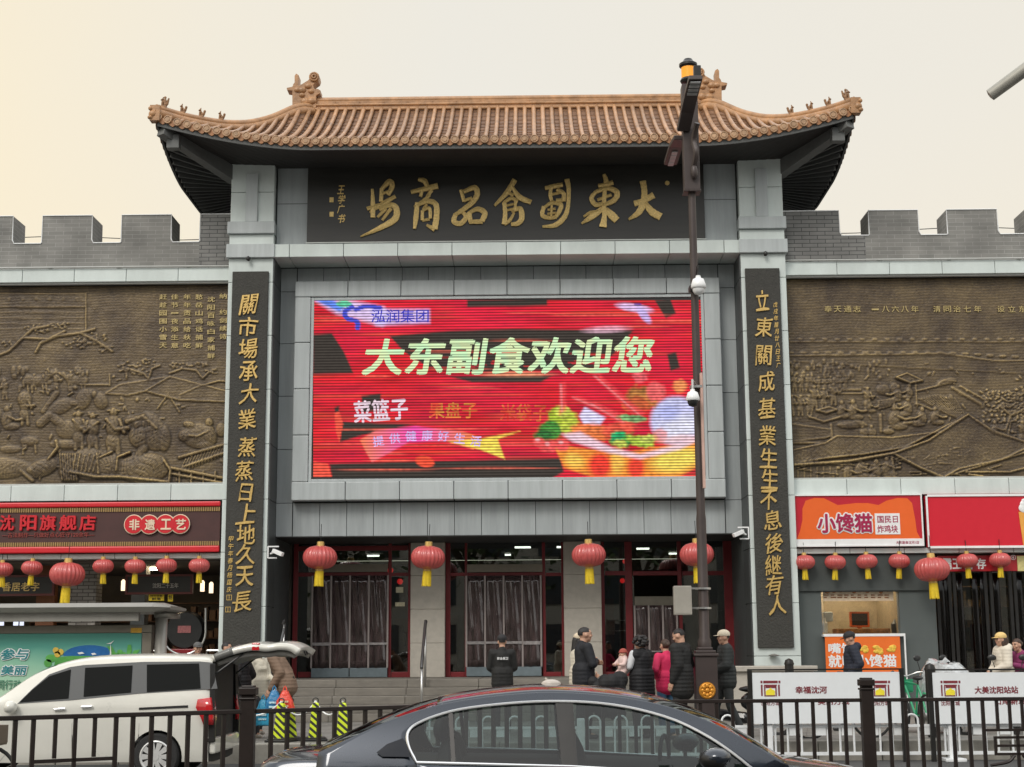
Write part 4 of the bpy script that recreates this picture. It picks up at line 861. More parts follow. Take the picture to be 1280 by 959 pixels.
for u,v,a,b,r,c in ((783,550,17,8,0,(.04,.30,.05)),(800,552,16,7,.2,(.40,.55,.06)),(812,548,12,5,-.2,(.55,.62,.12)),(772,545,9,7,0,(.02,.40,.14)),(790,523,18,4,.1,(.20,.42,.16)),(776,555,8,5,0,(.55,.62,.1))): put_(mell(u,v,a,b,r,.35,.7),c,.6)
put_(.7*mell(825,545,10,9,0,.4,.5),(.9,.25,.2)); put_(.6*mell(848,549,22,5,-.1,.8),(1,.55,.5))
mm=ledmat('led_picture',(1,1,1),1.0,.62); n=mm.node_tree.nodes; l=mm.node_tree.links; at_=n.new('ShaderNodeAttribute'); at_.attribute_name='picture'; em=[x for x in n if x.type=='EMISSION'][0]; l.new(at_.outputs['Color'],em.inputs[0])
VX_=[(at(u,v,YS)[0],YS-.004,at(u,v,YS)[1]) for u,v in zip(UU.ravel(),VV.ravel())]; ii=(np.arange(NV-1)[:,None]*NU+np.arange(NU-1)[None]).ravel()
me=bpy.data.meshes.new('display'); me.from_pydata(VX_,[],np.stack([ii,ii+NU,ii+NU+1,ii+1],1).tolist()); ca=me.color_attributes.new('picture','FLOAT_COLOR','POINT'); ca.data.foreach_set('color',np.concatenate([np.clip(IMG,0,1.2).reshape(-1,3),np.ones((NU*NV,1))],1).astype(np.float32).ravel()); me.transform(Matrix.Translation(-rootloc(SC))); me.materials.append(mm); link('display',me,SC)
def stext(mb,body,u0,v0,u1,v1,**k):
    lay[0]+=1; y=YS-.005-.0012*lay[0]; x0,z1=at(u0,v0,YS); x1,z0=at(u1,v1,YS); text_into(mb,body,x0,x1,z0,z1,y+.001,.002,**k)
m=MB(); stext(m,'泓润集团',464,387,536,403,offset=.012); m.build('logo',ledmat('led_indigo',(.05,.05,.5),1,.4),SC,world=True)
m=MB(); stext(m,'大东副食欢迎您',452,423,820,467,offset=.035,shear=.14); m.build('headline',L_cream,SC,world=True)
m=MB(); stext(m,'菜篮子',442,499,510,527,offset=.03,rot=.07); m.build('slogan',L_white,SC,world=True)
m=MB(); stext(m,'果盘子',536,503,597,523,offset=.02); m.build('slogan',ledmat('led_amber',(.75,.30,.05),.9,.5,noise=.5,n2=(.85,.08,.04)),SC,world=True)
m=MB(); stext(m,'米袋子',625,505,685,527,offset=.02,rot=-.03); m.build('slogan',ledmat('led_rust',(.80,.16,.05),.9,.5,noise=.5,n2=(.75,.03,.03)),SC,world=True)
m=MB()
for i,c in enumerate('提供健康好生活'):
    t=i/6; stext(m,c,466+t*122,545-7*math.sin(t*3.14),480+t*122,558-7*math.sin(t*3.14),offset=.02,rot=.15-.3*t)
m.build('ribbon_text',ledmat('led_violet',(.72,.50,.9),.9,.45,noise=.3),SC,world=True)

# ================================================================ shop signs
def sbox(T,name,u0,v0,u1,v1,Y,d,mt,bev=.008):
    x0,z1=at(u0,v0,Y); x1,z0=at(u1,v1,Y); m=MB(); m.box(min(x0,x1),max(x0,x1),Y,Y+d,z0,z1); return m.build(name,mt,T,world=True,bevel=bev)
YG=.12
T=thing('shop_sign','dark brown shop sign with red characters and a four disc red badge','shop sign',(-9.2,YG,3.97)); T_LS=T
x1,z1=at(276,627,YG); _,z0=at(276,690,YG); m=MB(); m.box(-15.5,x1,YG,.28,z0,z1); m.build('board',mat('dark_brown_board',(.062,.022,.02),rough=.55,var=.2,vscale=3),T,world=True,bevel=.01)
m=MB(); m.box(-15.5,x1+.005,YG-.06,YG-.002,z1-.11,z1+.005); m.box(-15.5,x1+.005,YG-.06,YG-.002,z0-.005,z0+.14); m.build('red_moulding',M_redp,T,world=True,bevel=.03)
m=MB()
for zz_ in (z1-.17,z0+.19):
    x=-13.
    while x<x1: m.box(x,x+.03,YG-.025,YG-.002,zz_-.045,zz_+.05); x+=.05
m.build('gold_beading',mat('bead_gold',(.34,.22,.08),rough=.5,var=.2),T,world=True)
m=MB()
for c,a,b in zip('沈阳旗舰店',(2,27,52,76,101),(17,45,69,95,119)): text_px(m,c,a-1,644,b+1,663.5,YG-.002,.05,offset=.03)
m.build('lettering',M_redp,T,world=True)
m=MB(); text_px(m,'—古法制作—只做好点心匠守120余年—',3,666,118,671.5,YG-.002,.02); m.build('small_lettering',mat('brown_red_letters',(.28,.05,.04),rough=.5),T,world=True)
for (u,v),c in zip(((168,656),(187.5,656),(207.5,655.5),(226,655.5)),'非遗工艺'):
    x,z=at(u,v,YG); m=MB(); m.lathe([(0,-.045),(.2,-.045),(.2,.0),(0,.0)],(x,YG-.03 if c in '非工' else YG-.026,z),28,'y'); bd=m.build('badge_disc',M_redp,T,world=True)
    m=MB(); m.tube([(x+.21*math.cos(a),YG-.05,z+.21*math.sin(a)) for a in np.linspace(0,2*math.pi,29)[:-1]],.014,6,closed=True); text_px(m,c,u-6.3,v-6.8,u+6.3,v+6.8,YG-.077,.012,offset=.03); m.build('badge_lettering',mat('cream_paint',(.75,.6,.45),rough=.4),bd,world=True)
# right signs
T=thing('shop_sign','red and orange fried chicken shop sign with a cat eared outline','shop sign',(7.87,YG,3.95))
sbox(T,'board',993,620,1154,681,YG,.15,mat('crimson_board',(.50,.015,.03),rough=.35,var=.03),.004)
sbox(T,'white_base',993,674.3,1154,681.5,YG-.012,.01,M_white,.002)
M_sorange=mat('sign_orange',(.78,.13,.02),rough=.35,var=.03)
cat=[(996,674),(1000,664),(1003,650),(1003,636),(1007,626),(1018,622.5),(1030,623),(1040,628),(1047,631.5),(1070,629),(1085,629),(1098,631.5),(1108,626),(1122,622.5),(1134,623),(1140,629),(1144,650),(1146,665),(1151,674)]
m=MB(); m.poly([at(u,v,YG) for u,v in cat],YG-.006,YG-.001); m.build('orange_shape',M_sorange,T,world=True)
M_mag=mat('maroon_letters',(.36,.012,.07),rough=.4,var=.05)
m=MB(); text_px(m,'小馋猫',1019.5,640.5,1092.5,667.5,YG-.008,.012,offset=.11); 
x0,z1=at(1093,642,YG); x1,z0=at(1125.5,668,YG); m.box(x0,x1,YG-.016,YG-.007,z0,z1); m.build('white_outline',M_white,T,world=True)
m=MB(); text_px(m,'小馋猫',1021,642,1091,666,YG-.021,.012,offset=.03); text_px(m,'国民日',1096.5,645,1122.5,653.5,YG-.018,.004); text_px(m,'炸鸡块',1096.5,656.5,1122.5,666,YG-.018,.004); text_px(m,'大东副食沈河1店',1120,676.3,1149,680,YG-.013,.003); m.build('lettering',M_mag,T,world=True)
m=MB()
xa,za=at(991.5,618.6,YG); xb,zb=at(1155.2,682.6,YG)
for a in ((xa,xa+.03,zb,za),(xb-.03,xb,zb,za),(xa+.031,xb-.031,za-.03,za),(xa+.031,xb-.031,zb,zb+.03)): m.box(a[0],a[1],YG-.03,YG+.15,a[2],a[3])
m.build('frame',M_white,T,world=True)
T=thing('shop_sign','plain bright red sign board with an ice cream cone at its far end','shop sign',(12,YG,3.95))
x0,z1=at(1156.5,620,YG); _,z0=at(1157,684,YG); m=MB(); m.box(x0,15.8,YG,.27,z0,z1); m.build('board',mat('scarlet_board',(.60,.012,.03),rough=.35,var=.03),T,world=True)
m=MB(); m.box(x0-.001,x0+.04,YG-.03,YG-.001,z0,z1); m.box(x0+.041,15.8,YG-.03,YG-.001,z0-.03,z0+.02); m.box(x0+.041,15.8,YG-.03,YG-.001,z1-.02,z1+.03); m.build('frame',M_white,T,world=True)
M_cone=mat('cone_orange',(.75,.35,.06),rough=.5)
m=MB(); m.poly([at(u,v,YG) for u,v in ((1273,640),(1292,640),(1290,650),(1283,682),(1279,682),(1275,655))],YG-.02,YG-.002); ic=m.build('ice_cream_cone',M_cone,T,world=True)
m=MB()
for u,v,a in ((1282,635,9),(1281,630,6.5),(1280,626,3.6)):
    x,z=at(u,v,YG); m.ball((x,YG-.02,z),(a*.018,.02,a*.013))
m.build('cream_swirl',M_white,ic,world=True,smooth=True)

# ================================================================ lanterns
M_lan=mat('faded_red_silk',(.52,.085,.08),rough=.4,var=.16,vscale=5,coat=.6); M_lang=mat('lantern_brass',(.62,.42,.14),rough=.35,metal=.5)
def lantern(big):
    T=thing('lantern',None,None); R=.37 if big else .225; H=R*.72
    m=MB(); pr=[]
    for i in range(15):
        t=-1+2*i/14; pr.append((R*(.2+.8*math.sqrt(max(0,1-t*t))),t*H))
    m.lathe(pr,(0,0,0),96,mod=lambda k,r,z:1+.04*math.cos(k*2*math.pi/4) ); m.build('silk_body',M_lan,T,smooth=True,angle=80)
    m=MB()
    m.lathe([(R*.24,H*.97),(R*.22,H+.22*R),(R*.19,H+.24*R),(0,H+.24*R)],n=20); m.build('top_collar',M_lang,T,smooth=True,angle=30)
    m=MB(); m.lathe([(0,-H-.14*R),(R*.24,-H-.14*R),(R*.26,-H*.98)],n=20); m.build('bottom_collar',M_lang,T,smooth=True,angle=30)
    m=MB()
    for k in range(30):
        a=2*math.pi*k/30; rr=R*.24; L=R*.85+random.uniform(-.04,.04)*R
        x,y=rr*math.cos(a),rr*math.sin(a); m.beam((x,y,-H-.1*R),(x*1.05+random.uniform(-.01,.01),y*1.05,-H-.14*R-L),R*.055,R*.03,(x,y,.01))
    m.build('tassel',M_yellow,T)
    m=MB(); m.tube([(0,0,H+.2*R),(0,0,H+1.3*R)],.008,5); m.build('hanging_cord',M_black,T); return T
Lb=lantern(True); Ls=lantern(False); nb=ns_=0
def put(src,u,v,Y,first,label,group):
    o=src if first else copy_tree(src); x,z=at(u,v,Y); o.location=(x,Y,z); o.rotation_euler=(random.uniform(-.05,.05),random.uniform(-.07,.07),random.uniform(0,.25)); tag(o,label,'lantern',group); return o
gB='large red lanterns with yellow tassels'; gS='small red lanterns along the shopfronts'
for i,(u,v,Y,lab) in enumerate(((84,718,-.35,'large red lantern above the bus shelter roof'),(400,697,.2,'large red lantern over the leftmost door curtain of the main entrance'),(535,697,.2,'large red lantern in front of the left stone column'),(736,694,.2,'large red lantern in front of the right stone column'),(871,693,.2,'large red lantern half hidden behind the brown lamp post'),(1165,712,-.35,'large red lantern between the grey kiosk and the dark curtained doorway'))): put(Lb,u,v,Y,i==0,lab,gB)
ls=[(3,712,'small red lantern cut off by the left picture edge, left of all the others'),(40,710,'small red lantern over the gold lettered black board, left of the large lantern'),(129,708,'small red lantern just right of the large one over the bus shelter'),(169,708,'small red lantern above the left end of the second black board'),(208,707,'small red lantern above the right end of the second black board'),(249,707,'small red lantern nearest the left couplet pillar'),
(1005.5,703,'small red lantern nearest the right couplet pillar'),(1044,703,'small red lantern over the left edge of the kiosk window'),(1083.5,702,'small red lantern over the middle of the kiosk window'),(1124,701.5,'small red lantern over the right edge of the kiosk window'),(1209,701,'small red lantern before the left part of the red door banner'),(1250,700,'small red lantern before the right part of the red door banner')]
for i,(u,v,lab) in enumerate(ls): put(Ls,u,v,.1,i==0,lab,gS)

# ================================================================ door curtains
M_pvc=glassmat('clear_strip_curtain',(.42,.33,.32),refl=1,ior=1.8,rough=.09)
_n=M_pvc.node_tree.nodes; _l=M_pvc.node_tree.links; _o=[x for x in _n if x.type=='OUTPUT_MATERIAL'][0]; _m0=[x for x in _n if x.type=='MIX_SHADER'][0]; _d=_n.new('ShaderNodeBsdfDiffuse'); _d.inputs[0].default_value=(.15,.105,.105,1); _m1=_n.new('ShaderNodeMixShader'); _t=_n.new('ShaderNodeTexNoise'); _t.inputs['Scale'].default_value=3; _t.inputs['Detail'].default_value=5; _c=_n.new('ShaderNodeTexCoord'); _mp=_n.new('ShaderNodeMapping'); _mp.inputs['Scale'].default_value=(3,1,.5); _l.new(_c.outputs['Object'],_mp.inputs[0]); _l.new(_mp.outputs[0],_t.inputs['Vector']); _r=_n.new('ShaderNodeMapRange'); _r.inputs[1].default_value=.35; _r.inputs[2].default_value=.7; _r.inputs[3].default_value=.15; _r.inputs[4].default_value=.6; _l.new(_t.outputs['Fac'],_r.inputs[0]); _l.new(_r.outputs[0],_m1.inputs[0]); _l.new(_m0.outputs[0],_m1.inputs[1]); _l.new(_d.outputs[0],_m1.inputs[2]); _l.new(_m1.outputs[0],_o.inputs[0]); M_seam=mat('curtain_seam',(.30,.26,.25),rough=.3,var=.4,vscale=20,stretch=(8,8,1)); M_hem=mat('curtain_hem',(.15,.19,.21),rough=.45,var=.15)
def curtain(lab,u0,u1,v0,v1,n):
    Y=2.93; x0,z1=at(u0,v0,Y); x1,z0=at(u1,v1,Y); z0=max(z0,1.16); T=thing('strip_curtain',lab,'door curtain',((x0+x1)/2,Y,z0),0,'clear strip curtains in the doorways'); w_=(x1-x0)/n; zh=z0+.22
    for i in range(n):
        a=x0+i*w_; P_=[]
        for z in np.linspace(zh,z1,14):
            P_.append([(a+w_*t,Y-.035*math.sin(math.pi*t)-.012*math.sin(t*17+z*3+i)-.01*math.sin(z*9+i*2)*t,z) for t in np.linspace(.02,.98,15)])
        m=MB(); m.grid(P_); m.build('strip',M_pvc,T,world=True,smooth=True,solid=.004,flip=False)
    for i in range(n+1):
        m=MB(); m.box(x0+i*w_-.022,x0+i*w_+.022,Y-.03,Y-.024,zh,z1); m.build('seam',M_seam,T,world=True)
    m=MB(); h=(n//2)*w_; m.box(x0,x0+h-.01,Y-.03,Y+.01,z0,zh-.002); m.box(x0+h+.01,x1,Y-.03,Y+.01,z0,zh-.002); m.build('hem',M_hem,T,world=True,bevel=.008)
    m=MB(); z=z0+(z1-z0)*.32
    for i in range(n): m.box(x0+(i+.03)*w_,x0+(i+.97)*w_,Y-.052,Y-.046,z+random.uniform(-.03,.03),z+.035+random.uniform(0,.03))
    m.build('fold_crease',mat('curtain_crease',(.28,.26,.26),rough=.4,var=.5,vscale=15),T,world=True)
curtain('clear strip curtain with purplish strips in the left entrance bay',391,484,720,847,4)
curtain('clear strip curtain behind the standing security guard',583,677,720,845,4)
curtain('short clear strip curtain behind the woman in the pink jacket',793,848,757,845,3)

# ================================================================ left shop contents
def tbox(name,lab,cat_,u0,v0,u1,v1,Y,d,mt,group=None,bev=.005):
    x0,z1=at(u0,v0,Y); x1,z0=at(u1,v1,Y); m=MB(); m.box(x0,x1,Y,Y+d,z0,z1); return tag(m.build(name,mt,bevel=bev),lab,cat_,group)
x0,_=at(87,740,1.6); x1,_=at(120,740,1.6); m=MB(); m.box(x0,x1,1.6,2.1,.33,3.8); tag(m.build('brick_column',M_whitebrick),'whitewashed brick column standing inside the left shop','column')
def board(lab,u0,v0,u1,v1,Y,txt,tu,mt):
    x0,z1=at(u0,v0,Y); x1,z0=at(u1,v1,Y); T=thing('hanging_board',lab,'sign board',((x0+x1)/2,Y,z0)); m=MB(); m.box(x0,x1,Y,Y+.06,z0,z1); m.build('panel',M_board,T,world=True)
    m=MB(); t=.05
    for a in ((x0-t,x0,z0-t,z1+t),(x1,x1+t,z0-t,z1+t),(x0,x1,z1,z1+t),(x0,x1,z0-t,z0)): m.box(a[0],a[1],Y-.03,Y+.07,a[2],a[3])
    m.build('frame',mat('maroon_frame',(.10,.018,.014),rough=.5),T,world=True)
    m=MB(); text_px(m,txt,*tu,Y-.002,.02,offset=.01); m.build('lettering',mt,T,world=True); return T
board('black board with gold characters hanging in the left shop, cut by the picture edge',-20,722,65,742,1.2,'香居老字',(3,728,49,739),M_gold)
board('black board with small pale characters in a maroon frame inside the left shop',160,721,238,740,1.2,'沈阳二十五年',(191,729,223,735),mat('pale_letters',(.45,.42,.38),rough=.5))
YP=mat('yellow_price_card',(.85,.62,.03),rough=.5)
for lab,a in (('wide yellow price card hanging over the end of the bus shelter roof',(186,743,205,751)),('narrow yellow price card beside the wide one in the left shop',(210,742.5,216,752))):
    T=thing('price_card',lab,'price card',(0,0,0)); sbox(T,'card',*a,1.3,.01,YP,.001); m=MB()
    if a[2]-a[0]>10: text_px(m,'鲜果',a[0]+4,747,a[2]-4,750.5,1.298,.002); text_px(m,'特价优惠',a[0]+2,743.8,a[2]-2,746.3,1.298,.002)
    else: text_px(m,'特',a[0]+1,744,a[2]-1,750,1.298,.002)
    m.build('lettering',M_black,T,world=True)
T=thing('display_machine','round black machine on silver legs in the left shop','machine',(at(232,800,1.5)[0],1.5,.33))
x,z=at(232,788,1.5); m=MB(); m.lathe([(0,-.02),(.40,-.02),(.44,.05),(.44,.35),(0,.35)],(x,1.4,z),32,'y'); m.build('drum',M_black,T,world=True,smooth=True,angle=30)
m=MB(); m.tube([(x-.48,1.36,z+.5)]+[(x+.5*math.cos(a),1.34,z+.5*math.sin(a)-.05) for a in np.linspace(math.pi,2*math.pi,16)]+[(x+.48,1.36,z+.5)],.025,8); m.build('silver_arch',M_steel,T,world=True,smooth=True)
m=MB(); m.box(x-.33,x+.33,1.4,1.8,.34,z-.42); m.build('red_base',mat('red_cabinet',(.25,.01,.015),rough=.4),T,world=True,bevel=.02)
m=MB(); m.box(x-.15,x+.15,1.36,1.378,z-.06,z+.1); m.build('nameplate',mat('pinkish_plate',(.35,.12,.12),rough=.5,var=.5,vscale=40),T,world=True)
for lab,dx in (('silver framed chair left of the round black machine',-.68),('silver framed chair right of the round black machine',.68)):
    T=thing('metal_chair',lab,'chair',(x+dx,1.3,.33)); m=MB()
    for s in (-.18,.18): m.tube([(s,-.18,0),(s,-.18,.45),(s,.18,.45),(s,.2,.95)],.018,6); m.tube([(s,.18,0),(s,.18,.45)],.018,6)
    m.tube([(-.18,.2,.95),(.18,.2,.95)],.018,6); m.tube([(-.18,.19,.75),(.18,.19,.75)],.018,6); m.build('frame',M_steel,T,smooth=True)
    m=MB(); m.box(-.19,.19,-.19,.19,.45,.48); m.build('seat',M_black,T,bevel=.01)
    T.scale=(1,1,1.55)
M_mer=mat('shelved_goods',(.16,.09,.05),rough=.6,var=.4,island=.85)
def shelf(name,lab,x0,x1,y,z0,z1,rows,par_mat=M_intw):
    T=thing(name,lab,'shelf',((x0+x1)/2,y,z0)); m=MB()
    for i in range(rows+1): z=z0+(z1-z0)*i/rows; m.box(x0,x1,y,y+.4,z,z+.03)
    m.box(x0-.03,x0,y,y+.4,z0,z1+.03); m.box(x1,x1+.03,y,y+.4,z0,z1+.03); m.build('rack',par_mat,T,world=True)
    m=MB()
    for i in range(rows):
        z=z0+(z1-z0)*i/rows+.032; x=x0+.03
        while x<x1-.2:
            w_=random.uniform(.07,.18); h=random.uniform(.25,.8)*(z1-z0)/rows; m.box(x,x+w_,y+.06,y+.3,z,z+h); x+=w_+random.uniform(.01,.07)
    g_=m.build('goods',M_mer,T,world=True); g_['kind']='stuff'; return T
shelf('wall_shelf','dim wooden shelves of boxed goods at the back of the left shop',-12.5,-9.2,5.8,.35,3.0,6); shelf('wall_shelf','dim wooden shelves behind the round black machine',-8.9,-6.7,5.2,.35,3.0,6)
tbox('wooden_post','orange brown wooden post standing inside the left shop','post',48,690,64,835,1.9,.25,mat('orange_wood',(.22,.08,.03),rough=.5))
tbox('grey_column','plain grey square column between the brick column and the machine','column',166,690,178,835,2.2,.4,mat('grey_column_paint',(.16,.17,.17),rough=.6))
for i,(a,b,l) in enumerate(((-2,4,'bluish white lit panel at the left picture edge'),(17,22,'wider of two narrow lit panels beside the wooden post'),(25,29,'narrower of two narrow lit panels beside the wooden post'))):
    tbox('light_panel',l,'light panel',a,769,b,782,2.4,.05,mat('cool_light_panel',(.7,.75,.8),emit=(.75,.8,1,.9),var=0))
# a few lamps that show in the dim shops
for i,(u,v,l) in enumerate(((154,732,'small warm wall lamp left of the pale lettered board'),(253,733,'small white lamp near the left couplet pillar'),(264,735,'smallest white lamp right of the other one in the left shop'))):
    x,z=at(u,v,2.0); m=MB(); m.lathe([(0,-.12),(.05,-.12),(.05,.1),(.02,.14),(0,.14)],(x,2.0,z),10); tag(m.build('wall_lamp',mat('warm_lamp',(.9,.7,.5),emit=(1,.75,.5,1.6),var=0),smooth=True),l,'lamp')
# ================================================================ right shops
K=thing('kiosk_front','grey rendered kiosk front with a serving window','kiosk',(8,.35,.3))
xa=6.41; xb,_=at(1170,760,.35); w0,_=at(1027,760,.35); w1,_=at(1124.5,760,.35); _,zt_=at(1075,728,.35); _,zb_=at(1075,793,.35)
m=MB(); m.box(xa,w0,.36,.6,.305,3.0); m.box(w1,xb,.36,.6,.305,3.0); m.box(xa,xb,.36,.6,3.003,3.84); m.box(w0,w1,.36,.6,zt_,3.0); m.box(w0,w1,.36,.6,.305,zb_-.05); m.build('wall',M_wall,K,world=True)
m=MB(); m.box(xa,xb,.33,.358,3.0,3.02); m.box(xa,xb,.30,.358,3.021,3.80); m.build('band',mat('dark_grey_render',(.06,.07,.068),rough=.7),K,world=True)
m=MB(); m.box(w0-.02,w1+.05,.2,.6,zb_-.05,zb_); m.build('counter',M_white,K,world=True,bevel=.01)
m=MB(); m.box(w0,w1,.62,3,.31,.33); m.box(w0-.3,w1+.3,2.6,2.7,.31,3.75); m.box(w0-.06,w0,.61,2.6,.31,3.75); m.box(w1,w1+.06,.61,2.6,.31,3.75); m.build('inner_wall',mat('warm_kiosk_wall',(.36,.29,.19),rough=.6,var=.25),K,world=True)
m=MB(); m.box(w0+.3,w1-.3,1.4,1.6,3.6,3.65); m.build('strip_lamp',mat('kiosk_lamp',(1,.9,.7),emit=(1,.9,.72,48),var=0),K,world=True)
sbox(K,'glass',1028,729,1123,792,.5,.008,glassmat('kiosk_glass',(.85,.82,.75)),.0)
T=thing('menu_strip','picture menu strip across the top of the kiosk window','menu',(8,.47,2.8)); sbox(T,'panel',1028,730,1117,751,.47,.012,mat('menu_cream',(.62,.50,.36),rough=.5,var=.25,vscale=8),.0)
m=MB()
for i in range(10):
    u=1032+i*8.4; x,z=at(u+2,738+random.uniform(-2,2),.465); m.ball((x,.468,z),(random.uniform(.04,.08),.012,random.uniform(.03,.06)))
    for j in range(2): xx,zz2=at(u-2,744+j*3,.465); m.box(xx,xx+random.uniform(.06,.12),.462,.469,zz2-.012,zz2+.012)
m.build('dish_picture',mat('dish_brown',(.25,.10,.04),rough=.6,var=.5,vscale=20,island=.6),T,world=True,smooth=True)
m=MB(); x0,z1=at(1062,765,1.2); x1,z0=at(1087,784,1.2)
T=thing('monitor','orange framed dark monitor inside the kiosk window','monitor',((x0+x1)/2,1.2,z0)); m=MB(); m.box(x0+.04,x1-.04,1.2,1.26,z0+.04,z1-.04); m.build('panel',mat('dark_monitor_glass',(.06,.05,.04),rough=.2),T,world=True); m=MB()
for a in ((x0,x0+.04,z0,z1),(x1-.04,x1,z0,z1),(x0+.041,x1-.041,z1-.04,z1),(x0+.041,x1-.041,z0,z0+.04)): m.box(a[0],a[1],1.18,1.27,a[2],a[3])
m.box((x0+x1)/2-.05,(x0+x1)/2+.05,1.22,1.25,z0-.3,z0-.002); m.build('frame',M_orange,T,world=True)
tbox('food_tray','long tray of fried food on the kiosk counter','tray',1045,786,1113,792,.9,.4,mat('fried_food',(.5,.22,.07),rough=.7,var=.6,vscale=14,bump=1,bscale=30))
tbox('cash_register','white and blue till at the left of the kiosk window','till',1029,765,1042,777,.9,.25,mat('till_white',(.55,.6,.66),rough=.4,var=.3,vscale=6),bev=.03)
x,z0=at(1121,791,.85); m=MB(); m.lathe([(0,0),(.11,0),(.12,.05),(.12,.2),(.08,.24),(.05,.3),(0,.3)],(x,.85,z0),16); tag(m.build('black_pot',M_black,smooth=True),'black pot at the right end of the kiosk counter','pot')
x,z0=at(1031,791,.7); m=MB(); m.lathe([(0,0),(.07,0),(.07,.22),(.04,.25),(.03,.33),(0,.33)],(x,.7,z0),14); tag(m.build('sauce_bottle',M_white,smooth=True),'white bottle at the left end of the kiosk counter','bottle')
T=thing('counter_banner','orange banner with white characters below the kiosk window','banner',(8,.18,.4)); YB_=.18
sbox(T,'panel',1031,795.5,1130,900,YB_,.015,M_orange,.0); m=MB(); text_px(m,'嘴馋',1035,804,1069,817,YB_-.001,.006,offset=.03); text_px(m,'就吃小馋猫',1035,818.5,1121,834,YB_-.001,.006,offset=.03)
x0,z1=at(1029.5,792.5,YB_); x1,_=at(1131.5,793,YB_); m.box(x0,x1,YB_-.01,YB_+.012,z1-.06,z1); m.box(x1-.035,x1,YB_-.01,YB_-.001,.4,z1-.06); m.build('lettering',M_white,T,world=True)
m=MB()
for u,v in ((1081,811),(1097,812),(1113,811)):
    for i in range(5):
        x,z=at(u+random.uniform(-5,5),v+random.uniform(-3.5,3.5),YB_); m.ball((x,YB_-.006,z),(random.uniform(.05,.08),.012,random.uniform(.04,.06)))
m.build('food_picture',mat('fried_yellow',(.75,.48,.06),rough=.5,var=.5,vscale=30),T,world=True,smooth=True)
# dark curtained doorway at the right
M_dstrip=glassmat('dark_clear_strip',(.30,.25,.23),ior=1.4,rough=.18)
D=thing('curtained_doorway','dark shop doorway with heavy plastic strips and black frames','doorway',(11.5,.5,.3))
x0,_=at(1171,760,.5); m=MB()
for u in (1171,1186,1192,1231,1238,1262,1268,1288): 
    a,_=at(u,760,.5); m.box(a,a+.07,.45,.55,.31,3.6)
m.build('door_frame',M_blackm,D,world=True)
for i,u in enumerate((1174,1180,1197,1216,1226,1243,1272)):
    a,_=at(u,760,.5); m=MB(); P_=[[(a+.14*t,.5-.008*math.sin(t*3)-.01*math.sin(z*3+i),z) for t in np.linspace(0,1,7)] for z in np.linspace(.4,3.4,8)]; m.grid(P_); m.build('strip',M_dstrip,D,world=True,smooth=True,solid=.004,flip=False)
m=MB(); a,_=at(1244,760,.6); m.box(a,a+.14,.58,.64,.31,3.5); m.build('pink_door_leaf',mat('dull_pink_paint',(.25,.11,.09),rough=.5),D,world=True)
T=thing('door_banner','red banner with white characters over the dark doorway','banner',(11.5,.42,3.4)); a,z1=at(1171,695,.42); _,z0=at(1171,714.5,.42); m=MB(); m.box(a,15.5,.42,.44,z0,z1); m.build('panel',mat('banner_red',(.40,.012,.02),rough=.4),T,world=True)
m=MB(); text_px(m,'霸王',1178,698,1202,712,.418,.006,offset=.03); text_px(m,'储',1204,699,1216,712,.418,.006,offset=.03); text_px(m,'存',1220,698,1233,711.5,.418,.006,offset=.03); text_px(m,'④',1263,693.8,1270,700,.418,.006); m.build('lettering',M_white,T,world=True)
m=MB(); a,z1=at(1271,695,.41); _,z0=at(1271,714,.41); m.box(a,a+1.2,.405,.416,z0,z1); m.build('yellow_panel',mat('pale_yellow_print',(.65,.58,.25),rough=.5,var=.3,vscale=10),T,world=True)
a,_=at(1172,760,.52); m=MB(); m.box(a,15.4,.56,.568,.32,3.6); m.build('glazing',M_glass,D,world=True)
shelf('wall_shelf','dim shelves of goods behind the dark doorway',9.7,14.5,3.2,.35,3.2,6)
tbox('red_cabinet','dull red cabinet behind the dark doorway','cabinet',1220,780,1246,830,1.6,.5,mat('dull_red_cabinet',(.16,.02,.025),rough=.5))
# red lanterns and lamps glowing inside the hall
for i,(u,v,r,l) in enumerate(((488,713,.07,'tall red lamp glowing behind the left entrance glass'),(500,727,.07,'round red lamp glowing low behind the left entrance glass'),(841,702,.055,'round red lamp glowing high behind the right entrance glass'),(838,726,.06,'round red lamp glowing behind the right entrance glass, beside the mullion'))):
    x,z=at(u if i<2 else u-60,v,3.9); m=MB(); m.lathe([(0,-r),(r*.6,-r*.9),(r,-r*.3),(r,r*.3),(r*.6,r*.9),(0,r)],(x,3.9,z),14); tag(m.build('red_lamp',M_redlamp,smooth=True),l,'lamp')
# small notices on the glass
for (u0,v0,u1,v1,l) in ((494,753,506,758,'small yellowish notice on the left entrance glass'),(495,734,504,741,'small white notice above the yellowish one on the glass')):
    tbox('notice',l,'notice',u0,v0,u1,v1,2.985,.004,mat('notice_paper',(.5,.46,.32),rough=.6,var=.3,vscale=30),bev=0)
